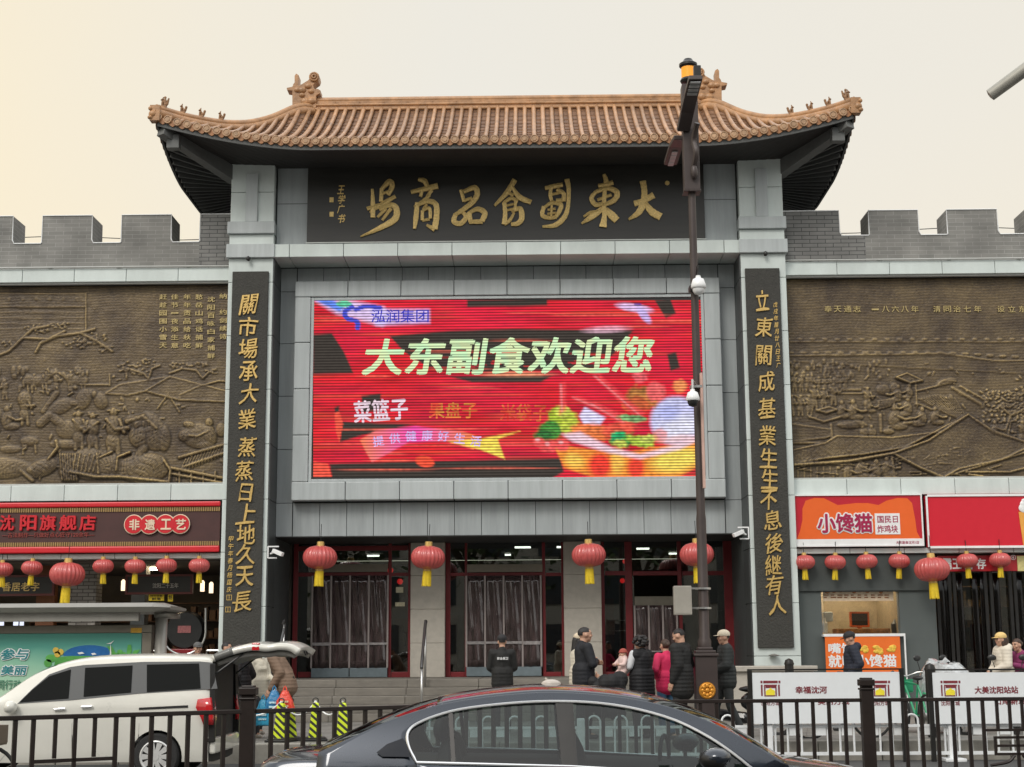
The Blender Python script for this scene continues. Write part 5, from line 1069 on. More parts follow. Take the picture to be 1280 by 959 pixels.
# metal handrail on the steps
x,_=at(529,850,-1.0); T=thing('handrail','steel handrail standing on the entrance steps left of centre','handrail',(x,-1.1,.3))
m=MB(); m.tube([(0,-.35,.0),(0,-.35,1.15)],.028,10); m.tube([(.0,.65,.68),(0,.65,2.0)],.028,10); m.build('post',M_steel,T,smooth=True)
m=MB(); m.tube([(0,-.4,1.1),(0,-.35,1.17),(.0,.65,2.02),(.0,.8,2.1),(0,.84,2.06)],.034,10); m.build('rail',mat('dark_rail',(.12,.12,.12),rough=.3,metal=.7),T,smooth=True)
x,_=at(357,850,0); T=thing('handrail','dark handrail at the left end of the entrance steps','handrail',(x,-1.1,.3))
m=MB(); m.tube([(0,-.35,.0),(0,-.35,1.0)],.025,8); m.tube([(0,.75,.68),(0,.75,2.0)],.025,8); m.build('post',M_steel,T,smooth=True); m=MB(); m.tube([(0,-.4,.97),(0,-.35,1.03),(0,.75,1.95),(0,.8,2.05),(0,.72,2.12),(0,.6,2.06)],.03,8); m.build('rail',MATS['dark_rail'],T,smooth=True)
# bullet cameras on brackets beside the entrance
def bullet(lab,u,v,s):
    x,z=at(u,v,-.1); T=thing('bullet_camera',lab,'security camera',(s*5.36,-.05,z)); X=x-s*5.36
    m=MB(); m.beam((-s*.02,.07,.15),(-s*.35,.07,.15),.04,.04); m.beam((-s*.02,.07,-.2),(-s*.3,.07,-.2),.04,.04); m.beam((-s*.02,.07,.16),(-s*.02,.07,-.21),.05,.04); m.build('bracket',M_white,T)
    m=MB(); m.tube([(-s*.1,.0,-.08),(-s*.3,-.05,-.02)],.03,8); m.beam((-s*.2,-.05,.02),(-s*.52,-.2,-.12),.13,.12); m.build('housing',M_white,T,bevel=.02); T.scale=(.72,.72,.72); return T
bullet('white bullet security camera on the left entrance pillar',343,689,-1); bullet('white bullet security camera on the right entrance pillar',924,665,1)
# ================================================================ street: railing, barrier, lamp post, shelter
def ground_pt(u,D):
    """point at depth D along the camera axis, on the line of sight column u (horizontal)"""
    d=Fv*FPX+Rv*(u-640); Y=CAM.y+D; t=(Y-CAM.y)/d.y; return CAM.x+d.x*t, Y
M_rail=mat('brown_black_railing',(.016,.010,.008),rough=.45,var=.25,vscale=8,spec=.35)
# bend points of the railing (posts): left end, second post, the bend, right post, beyond the frame
p0=Vector(ground_pt(320,16.5)); pb=Vector(ground_pt(700,18.95)); p2=Vector(ground_pt(1065,19.2)); d1=(p0-pb).normalized(); d2=(p2-pb).normalized()
posts=[p0+d1*3.75,p0,pb,p2,p2+d2*3.75]
RH=1.10
def rail_post(p,lab):
    T=thing('street_post',lab,'post',(p.x,p.y,0),0,'posts of the brown street railing'); m=MB(); m.box(-.075,.075,-.075,.075,0,1.2); m.build('shaft',M_rail,T,bevel=.008)
    m=MB(); m.box(-.09,.09,-.09,.09,1.2,1.225); m.box(-.07,.07,-.07,.07,1.225,1.25); m.box(-.092,.092,-.092,.092,1.25,1.33); m.box(-.07,.07,-.07,.07,1.33,1.35); m.build('cap',M_rail,T,bevel=.012); m=MB(); m.box(-.13,.13,-.13,.13,0,.03); m.build('foot_plate',M_rail,T)
for p,l in zip(posts,('brown railing post outside the left of the frame','brown railing post beside the open tailgate of the white minivan','brown railing post behind the roof of the dark sedan','brown railing post in front of the white advert barrier','brown railing post at the far right end of the railing')): 
    if l.startswith('brown railing post outside') or 'far right' in l or 'behind the roof' in l: continue
    rail_post(p,l)
def rail_panel(a,b,lab,emb):
    L=(b-a).length; ang=math.atan2(b.y-a.y,b.x-a.x); T=thing('street_railing',lab,'railing',((a.x+b.x)/2,(a.y+b.y)/2,0),ang,'panels of the brown street railing'); h=L/2-.08
    m=MB(); m.box(-h,h,-.03,.03,RH-.045,RH); m.box(-h,h,-.02,.02,.12,.16); m.build('rail',M_rail,T,bevel=.006)
    n=int(2*h/.193); ew=.42
    for i in range(1,n):
        x=-h+2*h*i/n
        if emb and abs(x)<ew-.02: continue
        m=MB(); m.box(x-.02,x+.02,-.02,.02,.16,RH-.045); m.build('baluster',M_rail,T)
    if emb:
        m=MB(); z=lambda v:v
        for x in (-ew,ew): m.box(x-.02,x+.02,-.018,.018,.16,RH-.045)
        B=lambda x0,x1,z0,z1: m.box(x0,x1,-.016,.016,z0,z1)
        zt=RH-.045
        if emb==1:
            for x in (-.2,.0,.2): B(x-.018,x+.018,zt-.38 if x else zt-.70,zt)
            B(-ew,ew,zt-.42,zt-.385); B(-ew,ew,zt-.56,zt-.52); B(-.32,.32,zt-.66,zt-.62); B(-.32,-.28,.16,zt-.66); B(.28,.32,.16,zt-.66); B(-.2,.2,zt-.74,zt-.71); B(-.2,-.16,.25,zt-.74); B(.16,.2,.25,zt-.74); B(-.16,.16,.25,.29)
        else:
            for x in (-.24,-.08,.08,.24): B(x-.018,x+.018,zt-.34,zt)
            B(-ew,ew,zt-.37,zt-.34); B(-.3,.3,zt-.46,zt-.43); B(-.3,-.27,zt-.66,zt-.46); B(.27,.3,zt-.66,zt-.46); B(-.27,.27,zt-.56,zt-.53); B(-.27,.27,zt-.66,zt-.63); B(-.018,.018,.16,zt-.37)
            for s in (-1,1): m.tube(spline([(s*.05,0,zt-.66),(s*.14,0,zt-.74),(s*.36,0,zt-.78)],5),.02,6)
            B(-ew,ew,.22,.25)
        m.build('emblem',M_rail,T)
names=['brown railing panel with square knot emblem in front of the white minivan','brown railing panel between the minivan and the dark sedan','brown railing panel running behind the dark sedan to the advert barrier','brown railing panel with the looped character emblem in front of the right barrier']
for i in range(4): rail_panel(posts[i],posts[i+1],names[i],{0:1,3:2}.get(i,0))

# ---- white guard barrier with advert boards
M_bar=mat('white_barrier_paint',(.72,.74,.75),rough=.4,var=.12,vscale=6)
YB2=-9.62
def barrier(x0,x1,lab):
    T=thing('white_barrier',lab,'barrier',((x0+x1)/2,YB2,0),0,'sections of the white guard barrier'); h=(x1-x0)/2
    m=MB(); m.box(-h,h,-.02,.02,.10,.15); m.box(-h,h,-.02,.02,.52,.56); m.build('rail',M_bar,T)
    n=int(2*h/.38)
    for i in range(n):
        x=-h+2*h*(i+.5)/n; r=.095; m=MB(); m.tube([(x-r,0,.15),(x-r,0,.62)]+[(x-r*math.cos(a),0,.62+r*math.sin(a)) for a in np.linspace(.3,math.pi-.3,7)]+[(x+r,0,.62),(x+r,0,.15)],.017,6); m.build('hoop',M_bar,T,smooth=True)
    m=MB()
    for i in range(n):
        x=-h+2*h*(i+1)/n; m.box(x-.08,x+.08,-.012,.012,.40,.52)
    o=m.build('infill_plate',M_bar,T)
    m=MB(); m.box(h-.06,h+.06,-.06,.06,0,.68); m.box(h-.16,h+.16,-.2,.2,0,.05); m.build('foot',M_bar,T,bevel=.01); return T
bx=[ground_pt(u,24.08)[0] for u in (498,720,945,1165,1390)]
for i,l in enumerate(('white hooped barrier seen through the rear side windows of the dark sedan','white hooped barrier seen through the front window of the dark sedan','white hooped barrier below the left advert board','white hooped barrier below the right advert board')): barrier(bx[i],bx[i+1],l)
M_adv=mat('advert_white',(.74,.77,.79),rough=.35,var=.03); M_bur=mat('burgundy_print',(.20,.025,.035),rough=.5); M_lem=mat('yellow_print',(.85,.72,.04),rough=.5)
def advert(lab,u0,u1,t1,t2,ems):
    Y=YB2-.10; x0,z1=at(u0,841,Y); x1,_=at(u1,841,Y); _,z0=at(u0,905,Y); T=thing('advert_board',lab,'advert board',((x0+x1)/2,Y,z0),0,'advert boards on the white barrier'); m=MB(); m.box(x0,x1,Y,Y+.03,z0,z1); m.build('board',M_adv,T,world=True)
    m=MB(); m.box(x0-.07,x0-.002,Y-.01,Y+.05,.0,z1+.03); m.box(x1+.002,x1+.07,Y-.01,Y+.05,.0,z1+.03); m.box(x0-.07,x1+.07,Y-.01,Y+.05,z1+.031,z1+.055); m.build('frame',M_blackm,T,world=True)
    yb=Y-.002
    def b(mb,a0,b0,a1,b1): xa,za=at(a0,b0,Y); xb,zb=at(a1,b1,Y); mb.box(xa,xb,yb-.003,yb+.001,zb,za)
    for e in ems:
        m=MB(); 
        b(m,e-9,851,e+9,854); b(m,e-12.5,851,e-10,854); b(m,e+10,851,e+12.5,854); b(m,e-12,856,e-9.5,870); b(m,e+9.5,856,e+12,870); b(m,e-8,856,e+8,857.5); b(m,e-8,857.5,e-6,870.5); b(m,e+6,857.5,e+8,870.5); b(m,e-6,869.5,e+6,870.5); b(m,e-6,857.5,e+6,860); text_px(m,'沈阳方城',e-12,876.5,e+12,882,yb,.003); m.build('emblem_frame',M_bur,T,world=True)
        m=MB(); m.poly([at(a,c,Y) for a,c in ((e-5.6,869),(e-5.6,864),(e-4,862.5),(e-2,862),(e,859.8),(e+2,862),(e+4,862.5),(e+5.6,864),(e+5.6,869))],yb-.005,yb-.001); m.build('emblem',M_lem,T,world=True)
    m=MB(); text_px(m,t1[0],t1[1],858,t1[2],867,yb,.003,offset=.03); text_px(m,t2[0],t2[1],873,t2[2],881,yb,.003,offset=.02); m.build('lettering',M_bur,T,world=True); return T
advert('white advert board with two burgundy and yellow emblems before the kiosk',940,1124,('幸福沈河',994,1034),('美丽方城',1022,1062),(963,1100))
advert('white advert board at the right picture edge with one emblem in view',1165,1352,('大美沈阳站站',1218,1273),('口岸新城',1243,1283),(1188,1326))
# ---- slab ledge and post by the right pillar
x0,_=at(913,835,-2.2); x1,z1=at(1013,832,-2.2); m=MB(); m.box(x0,x1,-2.6,-2.0,.3,z1-.11); m.box(x0-.06,x1+.06,-2.68,-1.95,z1-.109,z1); tag(m.build('stone_ledge',M_stone,bevel=.015),'low pale stone ledge in front of the right couplet pillar','ledge')
def bollard(u,vt,D,lab):
    x,Y=ground_pt(u,D); _,z=at(u,vt,Y); T=thing('bollard',lab,'bollard',(x,Y,.3)); m=MB(); m.lathe([(.085,0),(.085,z-.4),(.075,z-.34)],n=16); m.build('shaft',M_blackm,T,smooth=True,angle=30); m=MB(); m.lathe([(.095,z-.42),(.095,z-.40),(.07,z-.33),(0,z-.30)],n=16); m.build('cap',M_blackm,T,smooth=True,angle=30)
bollard(1143,829,25.2,'black bollard between the two advert boards'); bollard(973,823,29.5,'short black post standing behind the stone ledge')
x,z=at(967,819,-.1); m=MB(); m.lathe([(0,-.02),(.11,-.02),(.12,.0),(.02,.03),(0,.03)],(x,-.12,z),16,'z'); tag(m.build('wall_lamp',M_greym,smooth=True),'small round grey lamp low on the right couplet pillar','lamp')

# ---- lamp post
M_lp=mat('brown_lamp_post',(.055,.041,.038),rough=.45,var=.15,vscale=4,metal=.2)
xb,Yb=ground_pt(871.5,25.2)
LP=thing('lamp_post','tall brown street lamp post on a square pedestal with an orange capped beacon','lamp post',(xb,Yb,.3))
def L(v): return at(862,v,Yb)[1]-.3
m=MB(); zt=L(817); m.box(-.178,.178,-.178,.178,0,zt-.05); m.build('pedestal',M_lp,LP,bevel=.01); m=MB(); m.box(-.205,.205,-.205,.205,zt-.05,zt); m.box(-.165,.165,-.165,.165,zt,zt+.05); m.box(-.12,.12,-.12,.12,zt+.05,zt+.1); m.build('pedestal_cap',M_lp,LP,bevel=.015)
m=MB(); zz_=L(863); m.lathe([(0,-.012),(.135,-.012),(.135,.0),(0,.0)],(0,-.183,zz_),24,'y'); 
for k in range(8): a=k*math.pi/4; m.ball((.075*math.cos(a),-.21,zz_+.075*math.sin(a)),(.034,.02,.034)); 
m.ball((0,-.21,zz_),(.04,.02,.04)); m.tube([(.11*math.cos(a),-.208,zz_+.11*math.sin(a)) for a in np.linspace(0,6.28,25)[:-1]],.012,6,closed=True); m.build('flower_emblem',mat('emblem_gold',(.65,.28,.03),rough=.4,metal=.4),LP,smooth=True)
ztop=L(240); m=MB(); m.lathe([(.11,zt+.1),(.11,zt+.2),(.085,zt+.26),(.082,zt+2.2),(.072,zt+2.3),(.064,ztop)],n=20); m.build('pole',M_lp,LP,smooth=True,angle=30)
z1=L(108); m=MB(); m.box(-.135,.135,-.135,.135,ztop,z1); m.box(-.15,.15,-.15,.15,ztop-.03,ztop-.001); m.build('upper_box',M_lp,LP,bevel=.01)
m=MB(); m.lathe([(0,z1),(.05,z1),(.05,z1+.06),(.13,z1+.06),(.15,z1+.1),(.13,z1+.14)],n=20); m.lathe([(.13,z1+.34),(.16,z1+.37),(.16,z1+.41),(.1,z1+.45),(.07,z1+.5),(0,z1+.5)],n=20); bb=m.build('beacon',M_blackm,LP,smooth=True,angle=30); m=MB(); m.lathe([(.125,z1+.14),(.125,z1+.34)],n=20); m.build('amber_lens',mat('amber_lens',(.8,.30,.02),rough=.25,emit=(1,.4,.03,.35),var=0),bb,smooth=True,angle=30)
def head(s,za,zb_,name='lamp_arm'):
    """flat lamp head leaning up and out along the street axis, seen from below"""
    m=MB(); a=Vector((s*.12,-.05 if s>0 else .1,za)); b=Vector((s*.42,-1.0 if s>0 else 1.0,zb_)); m.beam(a,b,.30,.07,up=(-.2*s,0,1)); arm=m.build(name,M_lp,LP,bevel=.012)
    d=(b-a); n_=Vector((s*-.0,0,0)); m=MB()
    sd=d.normalized().cross(Vector((-.2*s,0,1))).normalized(); u=sd.cross(d.normalized())
    for i in range(4):
        c=a+d*(.55+.1*i)-u*.04; m.beam(c-d.normalized()*.03,c+d.normalized()*.03,.2,.014,up=(-.2*s,0,1))
    m.build('led_module',mat('grey_led_module',(.35,.36,.36),rough=.35),arm)
def face_head(pts_front,s):
    pass
# main lamp head (towards the viewer, upper right) and the lower one behind, leaning left
zA,zB=L(178),L(98)
m=MB(); q=[]
for u,v,dy in ((854,163,-.16),(859,140,-.45),(864,118,-.85),(869.5,97,-1.35)): x_,z_=at(u,v,Yb+dy); q.append(Vector((x_-xb,dy,z_-.3)))
for a,b in zip(q,q[1:]): m.beam(a,b+(b-a).normalized()*.01,.23,.08,up=(0,-.3,1))
arm=m.build('lamp_arm',M_lp,LP,bevel=.01)
m=MB(); a,b=q[2],q[3]
for i in range(4):
    c=a+(b-a)*(.2+.22*i)-Vector((0,0,.055)); m.beam(c-Vector((0,.05,0)),c+Vector((0,.05,0)),.17,.015)
m.build('led_module',mat('grey_led_module',(.4,.41,.41),rough=.35),arm)
m=MB(); m.tube(spline([(.02,-.14,zA-.55),(.06,-.3,zA-.3),(.03,-.26,zA-.05),(.08,-.42,zA+.2)],5),.05,8); m.ball((.03,-.2,zA-.6),(.06,.06,.13)); m.build('scroll_bracket',M_lp,LP,smooth=True)
m=MB(); m.box(q[3].x-.02,q[3].x+.10,-1.3,-1.18,q[3].z+.02,q[3].z+.24); m.build('sensor_box',M_blackm,LP,bevel=.01)
m=MB(); q2=[]
for u,v,dy in ((851,172,.14),(845,182,.7),(838,204,1.6)): x_,z_=at(u,v,Yb+dy); q2.append(Vector((x_-xb,dy,z_-.3)))
for a,b in zip(q2,q2[1:]): m.beam(a,b,.24,.08)
arm=m.build('lamp_arm',M_lp,LP,bevel=.01)
m=MB()
for i in range(4): c=q2[1]+(q2[2]-q2[1])*(.3+.2*i)-Vector((0,0,.05)); m.beam(c-Vector((.05,0,0)),c+Vector((.05,0,0)),.2,.015)
m.build('led_module',MATS['grey_led_module'],arm)
# things strapped to the post
x0,z1_=at(841,733,Yb-.15); x1,z0=at(864,769,Yb-.15); T=thing('control_box','grey metal control box strapped to the lamp post above the crowd','control box',((x0+x1)/2,Yb-.2,z0)); m=MB(); m.box(x0,x1,Yb-.32,Yb-.14,z0,z1_); m.build('case',mat('grey_cabinet',(.33,.31,.27),rough=.5,var=.15,vscale=3),T,world=True,bevel=.012); m=MB(); m.box(x0+.03,x1-.03,Yb-.326,Yb-.319,z0+.03,z1_-.03); m.build('door',MATS['grey_cabinet'],T,world=True); m=MB()
for z in (z1_-.05,z0+.1): m.lathe([(.128,z),(.128,z+.03)],(xb,Yb,0),16); m.box(x0+.1,xb-.1,Yb-.145,Yb-.11,z,z+.03)
m.build('strap',M_steel,T,world=True)
def dome(lab,u,v,sc,dark):
    Y=Yb-.35; x,z=at(u,v,Y); T=thing('dome_camera',lab,'security camera',(x,Y,z)); m=MB(); m.lathe([(0,.20),(.05,.2),(.06,.15),(.12,.12),(.16,.0),(.165,-.06),(.15,-.08)],n=20); m.build('hood',M_white,T,smooth=True,angle=50); m=MB(); m.lathe([(.13,-.08),(.125,-.14),(.09,-.2),(.0,-.235)],n=20); m.build('dome_cover',M_black if dark else M_white,T,smooth=True)
    m=MB(); m.tube([(0,0,.2),(0,.0,.42),(xb-x,.3,.0 if not dark else .35)],.03,8); m.box(xb-x-.14,xb-x+.14,.21,.5,.28 if dark else -.06,.34 if dark else .04); m.build('bracket',M_blackm if not dark else M_steel,T); T.scale=(sc,sc,sc); return T
dome('white dome camera high on the lamp post just below the roof ledge',873,356,.78,False); dome('white hooded dome camera with black globe in front of the screen edge',866,497,.7,True)
x,_=at(871,480,Yb-.2); _,z0=at(871,610,Yb-.2); _,z1_=at(871,466,Yb-.2); m=MB(); m.box(x+.06,x+.10,Yb-.2,Yb-.1,z0,z1_); tag(m.build('antenna_strip',mat('pink_beige_strip',(.55,.36,.3),rough=.5)),'long pale pinkish strip fixed to the right of the lamp post','antenna')
# the end of a mast arm at the right edge
A=at(1229,128,-14.); 
T=thing('mast_arm_pole','grey tapered mast arm reaching into the sky at the right picture edge','mast arm',(A[0]+9,-14,0))
m=MB(); e=Vector((A[0]+.1,-14,A[1]+.1)); c_=at(1280,88,-14.2); b_=Vector((c_[0],-14.2,c_[1])); dd=(b_-e); m.tube([e-dd*.03,e,e+dd,e+dd*3,e+dd*6],[.03,.085,.09,.095,.11],16); m.build('arm',mat('galvanised_grey',(.34,.33,.29),rough=.5,metal=.3,var=.2,vscale=5),T,world=True,smooth=True,angle=50); f_=e+dd*6; m=MB(); m.tube([(f_.x,f_.y,0),(f_.x,f_.y,f_.z+.3)],[.22,.13],16); m.build('mast',MATS['galvanised_grey'],T,world=True,smooth=True)
# ---- bus shelter
YSH=-8.6
T=thing('bus_shelter','grey metal bus shelter with a green advert panel, behind the white minivan','bus shelter',(-10,YSH,.3))
xr,zr0=at(217,757,YSH); M_sh=mat('shelter_grey',(.27,.26,.235),rough=.42,metal=.25,var=.15,vscale=3)
x1,_=at(205,760,YSH); _,zA_=at(100,754,YSH-.5); _,zB_=at(100,764,YSH-.5)
m=MB(); pr=[(-.55,zB_-.02),(-.62,zB_+.06),(-.5,zA_),(.2,zA_+.02),(.9,zA_-.02),(1.0,zB_+.05),(.9,zB_-.02)]
A_=[(-19,YSH+a,z) for a,z in pr]; B_=[(x1-.05,YSH+a,z) for a,z in pr]; C_=[(xr+.05,YSH+a*.75,zB_+(z-zB_)*.35+.03) for a,z in pr]
m.grid([A_,B_,C_]); m.grid([[A_[0],B_[0],C_[0]],[A_[-1],B_[-1],C_[-1]]]); va=[m.bm.verts.new(p) for p in C_]; m.face(va); m.build('roof',M_sh,T,world=True,bevel=0)
m=MB(); m.box(-19,x1-.3,YSH-.45,YSH-.35,zB_-.16,zB_-.03); m.build('roof_beam',M_sh,T,world=True)
xp,_=at(201,800,YSH); m=MB(); m.lathe([(.12,.3),(.10,.45),(.10,zB_-.02)],(xp,YSH,0),20); m.box(xp-.1,xp+.1,YSH-.1,YSH+.9,zB_-.1,zB_-.02); m.build('post',M_steel if False else M_sh,T,world=True,smooth=True,angle=30)
x2,zt=at(190,781,YSH-.1); x3,zi=at(178.5,791,YSH-.1); m=MB(); YP_=YSH-.12
m.box(-19,x2,YP_,YP_+.2,zi,zt); m.box(x3,x2,YP_,YP_+.2,.5,zi-.002); m.box(-19,x3-.002,YP_,YP_+.2,.5,.62); m.build('panel_frame',mat('bronze_grey_frame',(.20,.18,.145),rough=.4,metal=.35,var=.1),T,world=True,bevel=.01)
m=MB(); m.box(x2-.34,x2-.16,YP_-.006,YP_-.001,zt-.13,zt-.05); m.build('yellow_tag',mat('yellow_tag',(.6,.33,.03),rough=.5,var=.4,vscale=40),T,world=True)
# advert: graded green print, lettering and leaf pictures
mm=bpy.data.materials.new('green_advert_print'); mm.use_nodes=True; n=mm.node_tree.nodes; l=mm.node_tree.links; b=n['Principled BSDF']; t=n.new('ShaderNodeTexCoord'); sp=n.new('ShaderNodeSeparateXYZ'); l.new(t.outputs['Object'],sp.inputs[0]); mr=n.new('ShaderNodeMapRange'); mr.inputs[1].default_value=zi-.3-1.0; mr.inputs[2].default_value=zi-.3; l.new(sp.outputs['Z'],mr.inputs[0]); nz_=n.new('ShaderNodeTexNoise'); nz_.inputs['Scale'].default_value=.8; l.new(t.outputs['Object'],nz_.inputs['Vector']); mt_=n.new('ShaderNodeMath'); mt_.operation='MULTIPLY_ADD'; mt_.inputs[1].default_value=.5; l.new(nz_.outputs['Fac'],mt_.inputs[0]); l.new(mr.outputs[0],mt_.inputs[2]); r=n.new('ShaderNodeValToRGB'); r.color_ramp.elements[0].position=.35; r.color_ramp.elements[0].color=(.48,.68,.50,1); r.color_ramp.elements[1].position=1.2 if False else 1.0; r.color_ramp.elements[1].color=(.10,.33,.27,1); e_=r.color_ramp.elements.new(.75); e_.color=(.27,.52,.38,1); l.new(mt_.outputs[0],r.inputs[0]); l.new(r.outputs[0],b.inputs['Base Color']); b.inputs['Roughness'].default_value=.2
m=MB(); m.box(-19,x3-.02,YP_+.03,YP_+.06,.63,zi-.002); m.build('advert_panel',mm,T,world=True)
YA=YP_+.028
def apoly(mb,pts,k): mb.poly([at(u,v,YA) for u,v in pts],YA-.002*k,YA-.002*k+.0015)
m=MB(); apoly(m,[(78+33-33*math.cos(a)+1,820-13.5*math.sin(a)) for a in np.linspace(0,math.pi,17)],1); m.build('blue_dome_picture',mat('print_blue',(.02,.13,.36),rough=.3,var=.2),T,world=True)
m=MB(); apoly(m,[(66,840),(70,822),(90,820),(112,820),(125,821),(150,822),(172,821),(178,823),(178,840)],2)
for (u,v,a,b_) in ((64,823,7,5),(60,829,5,5),(150,815,3.5,3),(155,818,3,3),(146,818,3,2)): apoly(m,[(u+a*math.cos(t_),v+b_*math.sin(t_)) for t_ in np.linspace(0,6.28,13)[:-1]],3)
apoly(m,[(134,808),(140,808),(148,822),(141,822)],4); apoly(m,[(160,806),(164,806),(165,814),(162,820),(158,818)],4); apoly(m,[(162,822),(168,813),(175,812),(170,820)],5); m.build('leaf_picture',mat('print_leaf',(.10,.36,.08),rough=.3,var=.4,vscale=4),T,world=True)
m=MB()
for (u,v) in ((72,818),(76,815),(70,813)): apoly(m,[(u+4*math.cos(t_),v+4*math.sin(t_)) for t_ in np.linspace(0,6.28,9)[:-1]],6)
m.build('flower_picture',mat('print_yellow',(.65,.45,.08),rough=.3),T,world=True)
m=MB(); apoly(m,[(97,816),(103,815),(106,817),(99,818)],6); apoly(m,[(114,817),(118,816),(121,818),(116,819)],6); apoly(m,[(137.5,820),(138.5,804),(139.5,820)],7); apoly(m,[(133,805),(138.5,803.5),(143,800.5),(139,805)],7); m.build('white_picture',M_white,T,world=True)
for c,u0,u1,v0,v1 in (('参与',1,36,811,825),('美丽',1,34,832,844)):
    m=MB(); text_px(m,c,u0-.8,v0-.8,u1+.8,v1+.8,YA-.012,.003,offset=.11,shear=.12); m.build('letter_outline',M_white,T,world=True); m=MB(); text_px(m,c,u0,v0,u1,v1,YA-.016,.003,offset=.03,shear=.12); m.build('lettering',mat('print_teal',(.03,.22,.24),rough=.3),T,world=True)
m=MB(); text_px(m,'共同行动',-14,850,26,862,YA-.016,.003,offset=.01); m.build('lettering',mat('print_dark_green',(.05,.2,.12),rough=.3),T,world=True)
# ---- traffic cones linked by a white chain
def cone(u,D,lab,first=[None]):
    x,Y=ground_pt(u,D)
    if first[0] is None:
        T=thing('traffic_cone',lab,'traffic cone',(x,Y,.3)); 
        cm=bpy.data.materials.new('striped_cone'); cm.use_nodes=True; n=cm.node_tree.nodes; l=cm.node_tree.links; t=n.new('ShaderNodeTexCoord'); sp=n.new('ShaderNodeSeparateXYZ'); l.new(t.outputs['Object'],sp.inputs[0]); a=n.new('ShaderNodeMath'); a.operation='MULTIPLY_ADD'; a.inputs[1].default_value=7.5; l.new(sp.outputs['Z'],a.inputs[0]); c=n.new('ShaderNodeMath'); c.operation='MULTIPLY'; c.inputs[1].default_value=7; l.new(sp.outputs['X'],c.inputs[0]); l.new(c.outputs[0],a.inputs[2]); f=n.new('ShaderNodeMath'); f.operation='FRACT'; l.new(a.outputs[0],f.inputs[0]); g_=n.new('ShaderNodeMath'); g_.operation='GREATER_THAN'; g_.inputs[1].default_value=.48; l.new(f.outputs[0],g_.inputs[0]); mx_=n.new('ShaderNodeMixRGB'); mx_.inputs[1].default_value=(.02,.02,.02,1); mx_.inputs[2].default_value=(.62,.75,.02,1); l.new(g_.outputs[0],mx_.inputs[0]); l.new(mx_.outputs[0],n['Principled BSDF'].inputs['Base Color']); n['Principled BSDF'].inputs['Roughness'].default_value=.55
        m=MB(); m.lathe([(.17,.04),(.085,.72),(.06,.745),(.0,.75)],n=4); bmesh.ops.rotate(m.bm,verts=m.bm.verts[:],cent=(0,0,0),matrix=Matrix.Rotation(R_(45),3,'Z')); m.build('body',cm,T,bevel=.02); m=MB(); m.box(-.22,.22,-.22,.22,0,.05); m.box(-.19,.19,-.19,.19,.05,.075); m.build('base',M_black,T,bevel=.015); m=MB(); m.tube([(.05*math.cos(a),0,.79+.05*math.sin(a)) for a in np.linspace(0,6.28,13)[:-1]],.012,6,closed=True); m.build('ring',M_black,T); first[0]=T
    else: T=copy_tree(first[0]); T.location=(x,Y,.3)
    T.rotation_euler.z=random.uniform(-.3,.3); T.scale=(.9,.9,.82); tag(T,lab,'traffic cone','yellow and black cones by the kerb'); return T
cs=[cone(360,24.95,'left of the paired yellow and black striped cones behind the railing'),cone(371,25.3,'right of the paired yellow and black striped cones behind the railing'),cone(401,25.2,'yellow and black striped cone midway between the pair and the sedan'),cone(434,25.0,'yellow and black striped cone nearest the rear window of the dark sedan'),cone(294,24.9,'yellow and black striped cone just behind the raised tailgate of the minivan')]
order=[4,0,2,3]
for i,(a,b) in enumerate(zip(order,order[1:])):
    A_,B_=cs[a].location+Vector((0,0,.64)),cs[b].location+Vector((0,0,.64)); pts=[A_.lerp(B_,t)-Vector((0,0,.22*4*t*(1-t))) for t in np.linspace(0,1,14)]; m=MB(); m.tube(pts,.014,6); tag(m.build('barrier_chain',M_white,smooth=True),('white chain hanging between the tailgate cone and the paired cones','white chain hanging between the paired cones and the middle cone','white chain hanging between the middle cone and the one by the sedan')[i],'chain')
# ================================================================ vehicles
M_blue=mat('blue_grey_car_paint',(.017,.024,.037),rough=.28,metal=.5,coat=1,var=.04,spec=.5); M_pearl=mat('pearl_white_car_paint',(.68,.67,.61),rough=.3,metal=.05,coat=.8,var=.05,vscale=2)
M_chrome=mat('chrome',(.85,.86,.87),rough=.28,metal=.8,var=0); M_tyre=mat('tyre_rubber',(.018,.018,.018),rough=.8,bump=.3); M_alloy=mat('alloy_rim',(.62,.62,.61),rough=.35,metal=.4)
M_cglass=glassmat('car_window_glass',(.46,.54,.53),ior=1.55); M_tint=glassmat('dark_tinted_glass',(.05,.055,.055),ior=1.6); M_cint=mat('car_interior',(.02,.02,.021),rough=.7); M_tail=mat('red_tail_lamp',(.5,.01,.015),rough=.15,coat=1,var=.2,vscale=20)
def interp_rows(st,n):
    st=np.array(st,float); s=np.linspace(st[0,0],st[-1,0],n); 
    S=np.array(spline(st,12)); o=np.argsort(S[:,0],kind='stable'); S=S[o]
    return np.stack([s]+[np.interp(s,S[:,0],S[:,k]) for k in range(1,st.shape[1])],1)
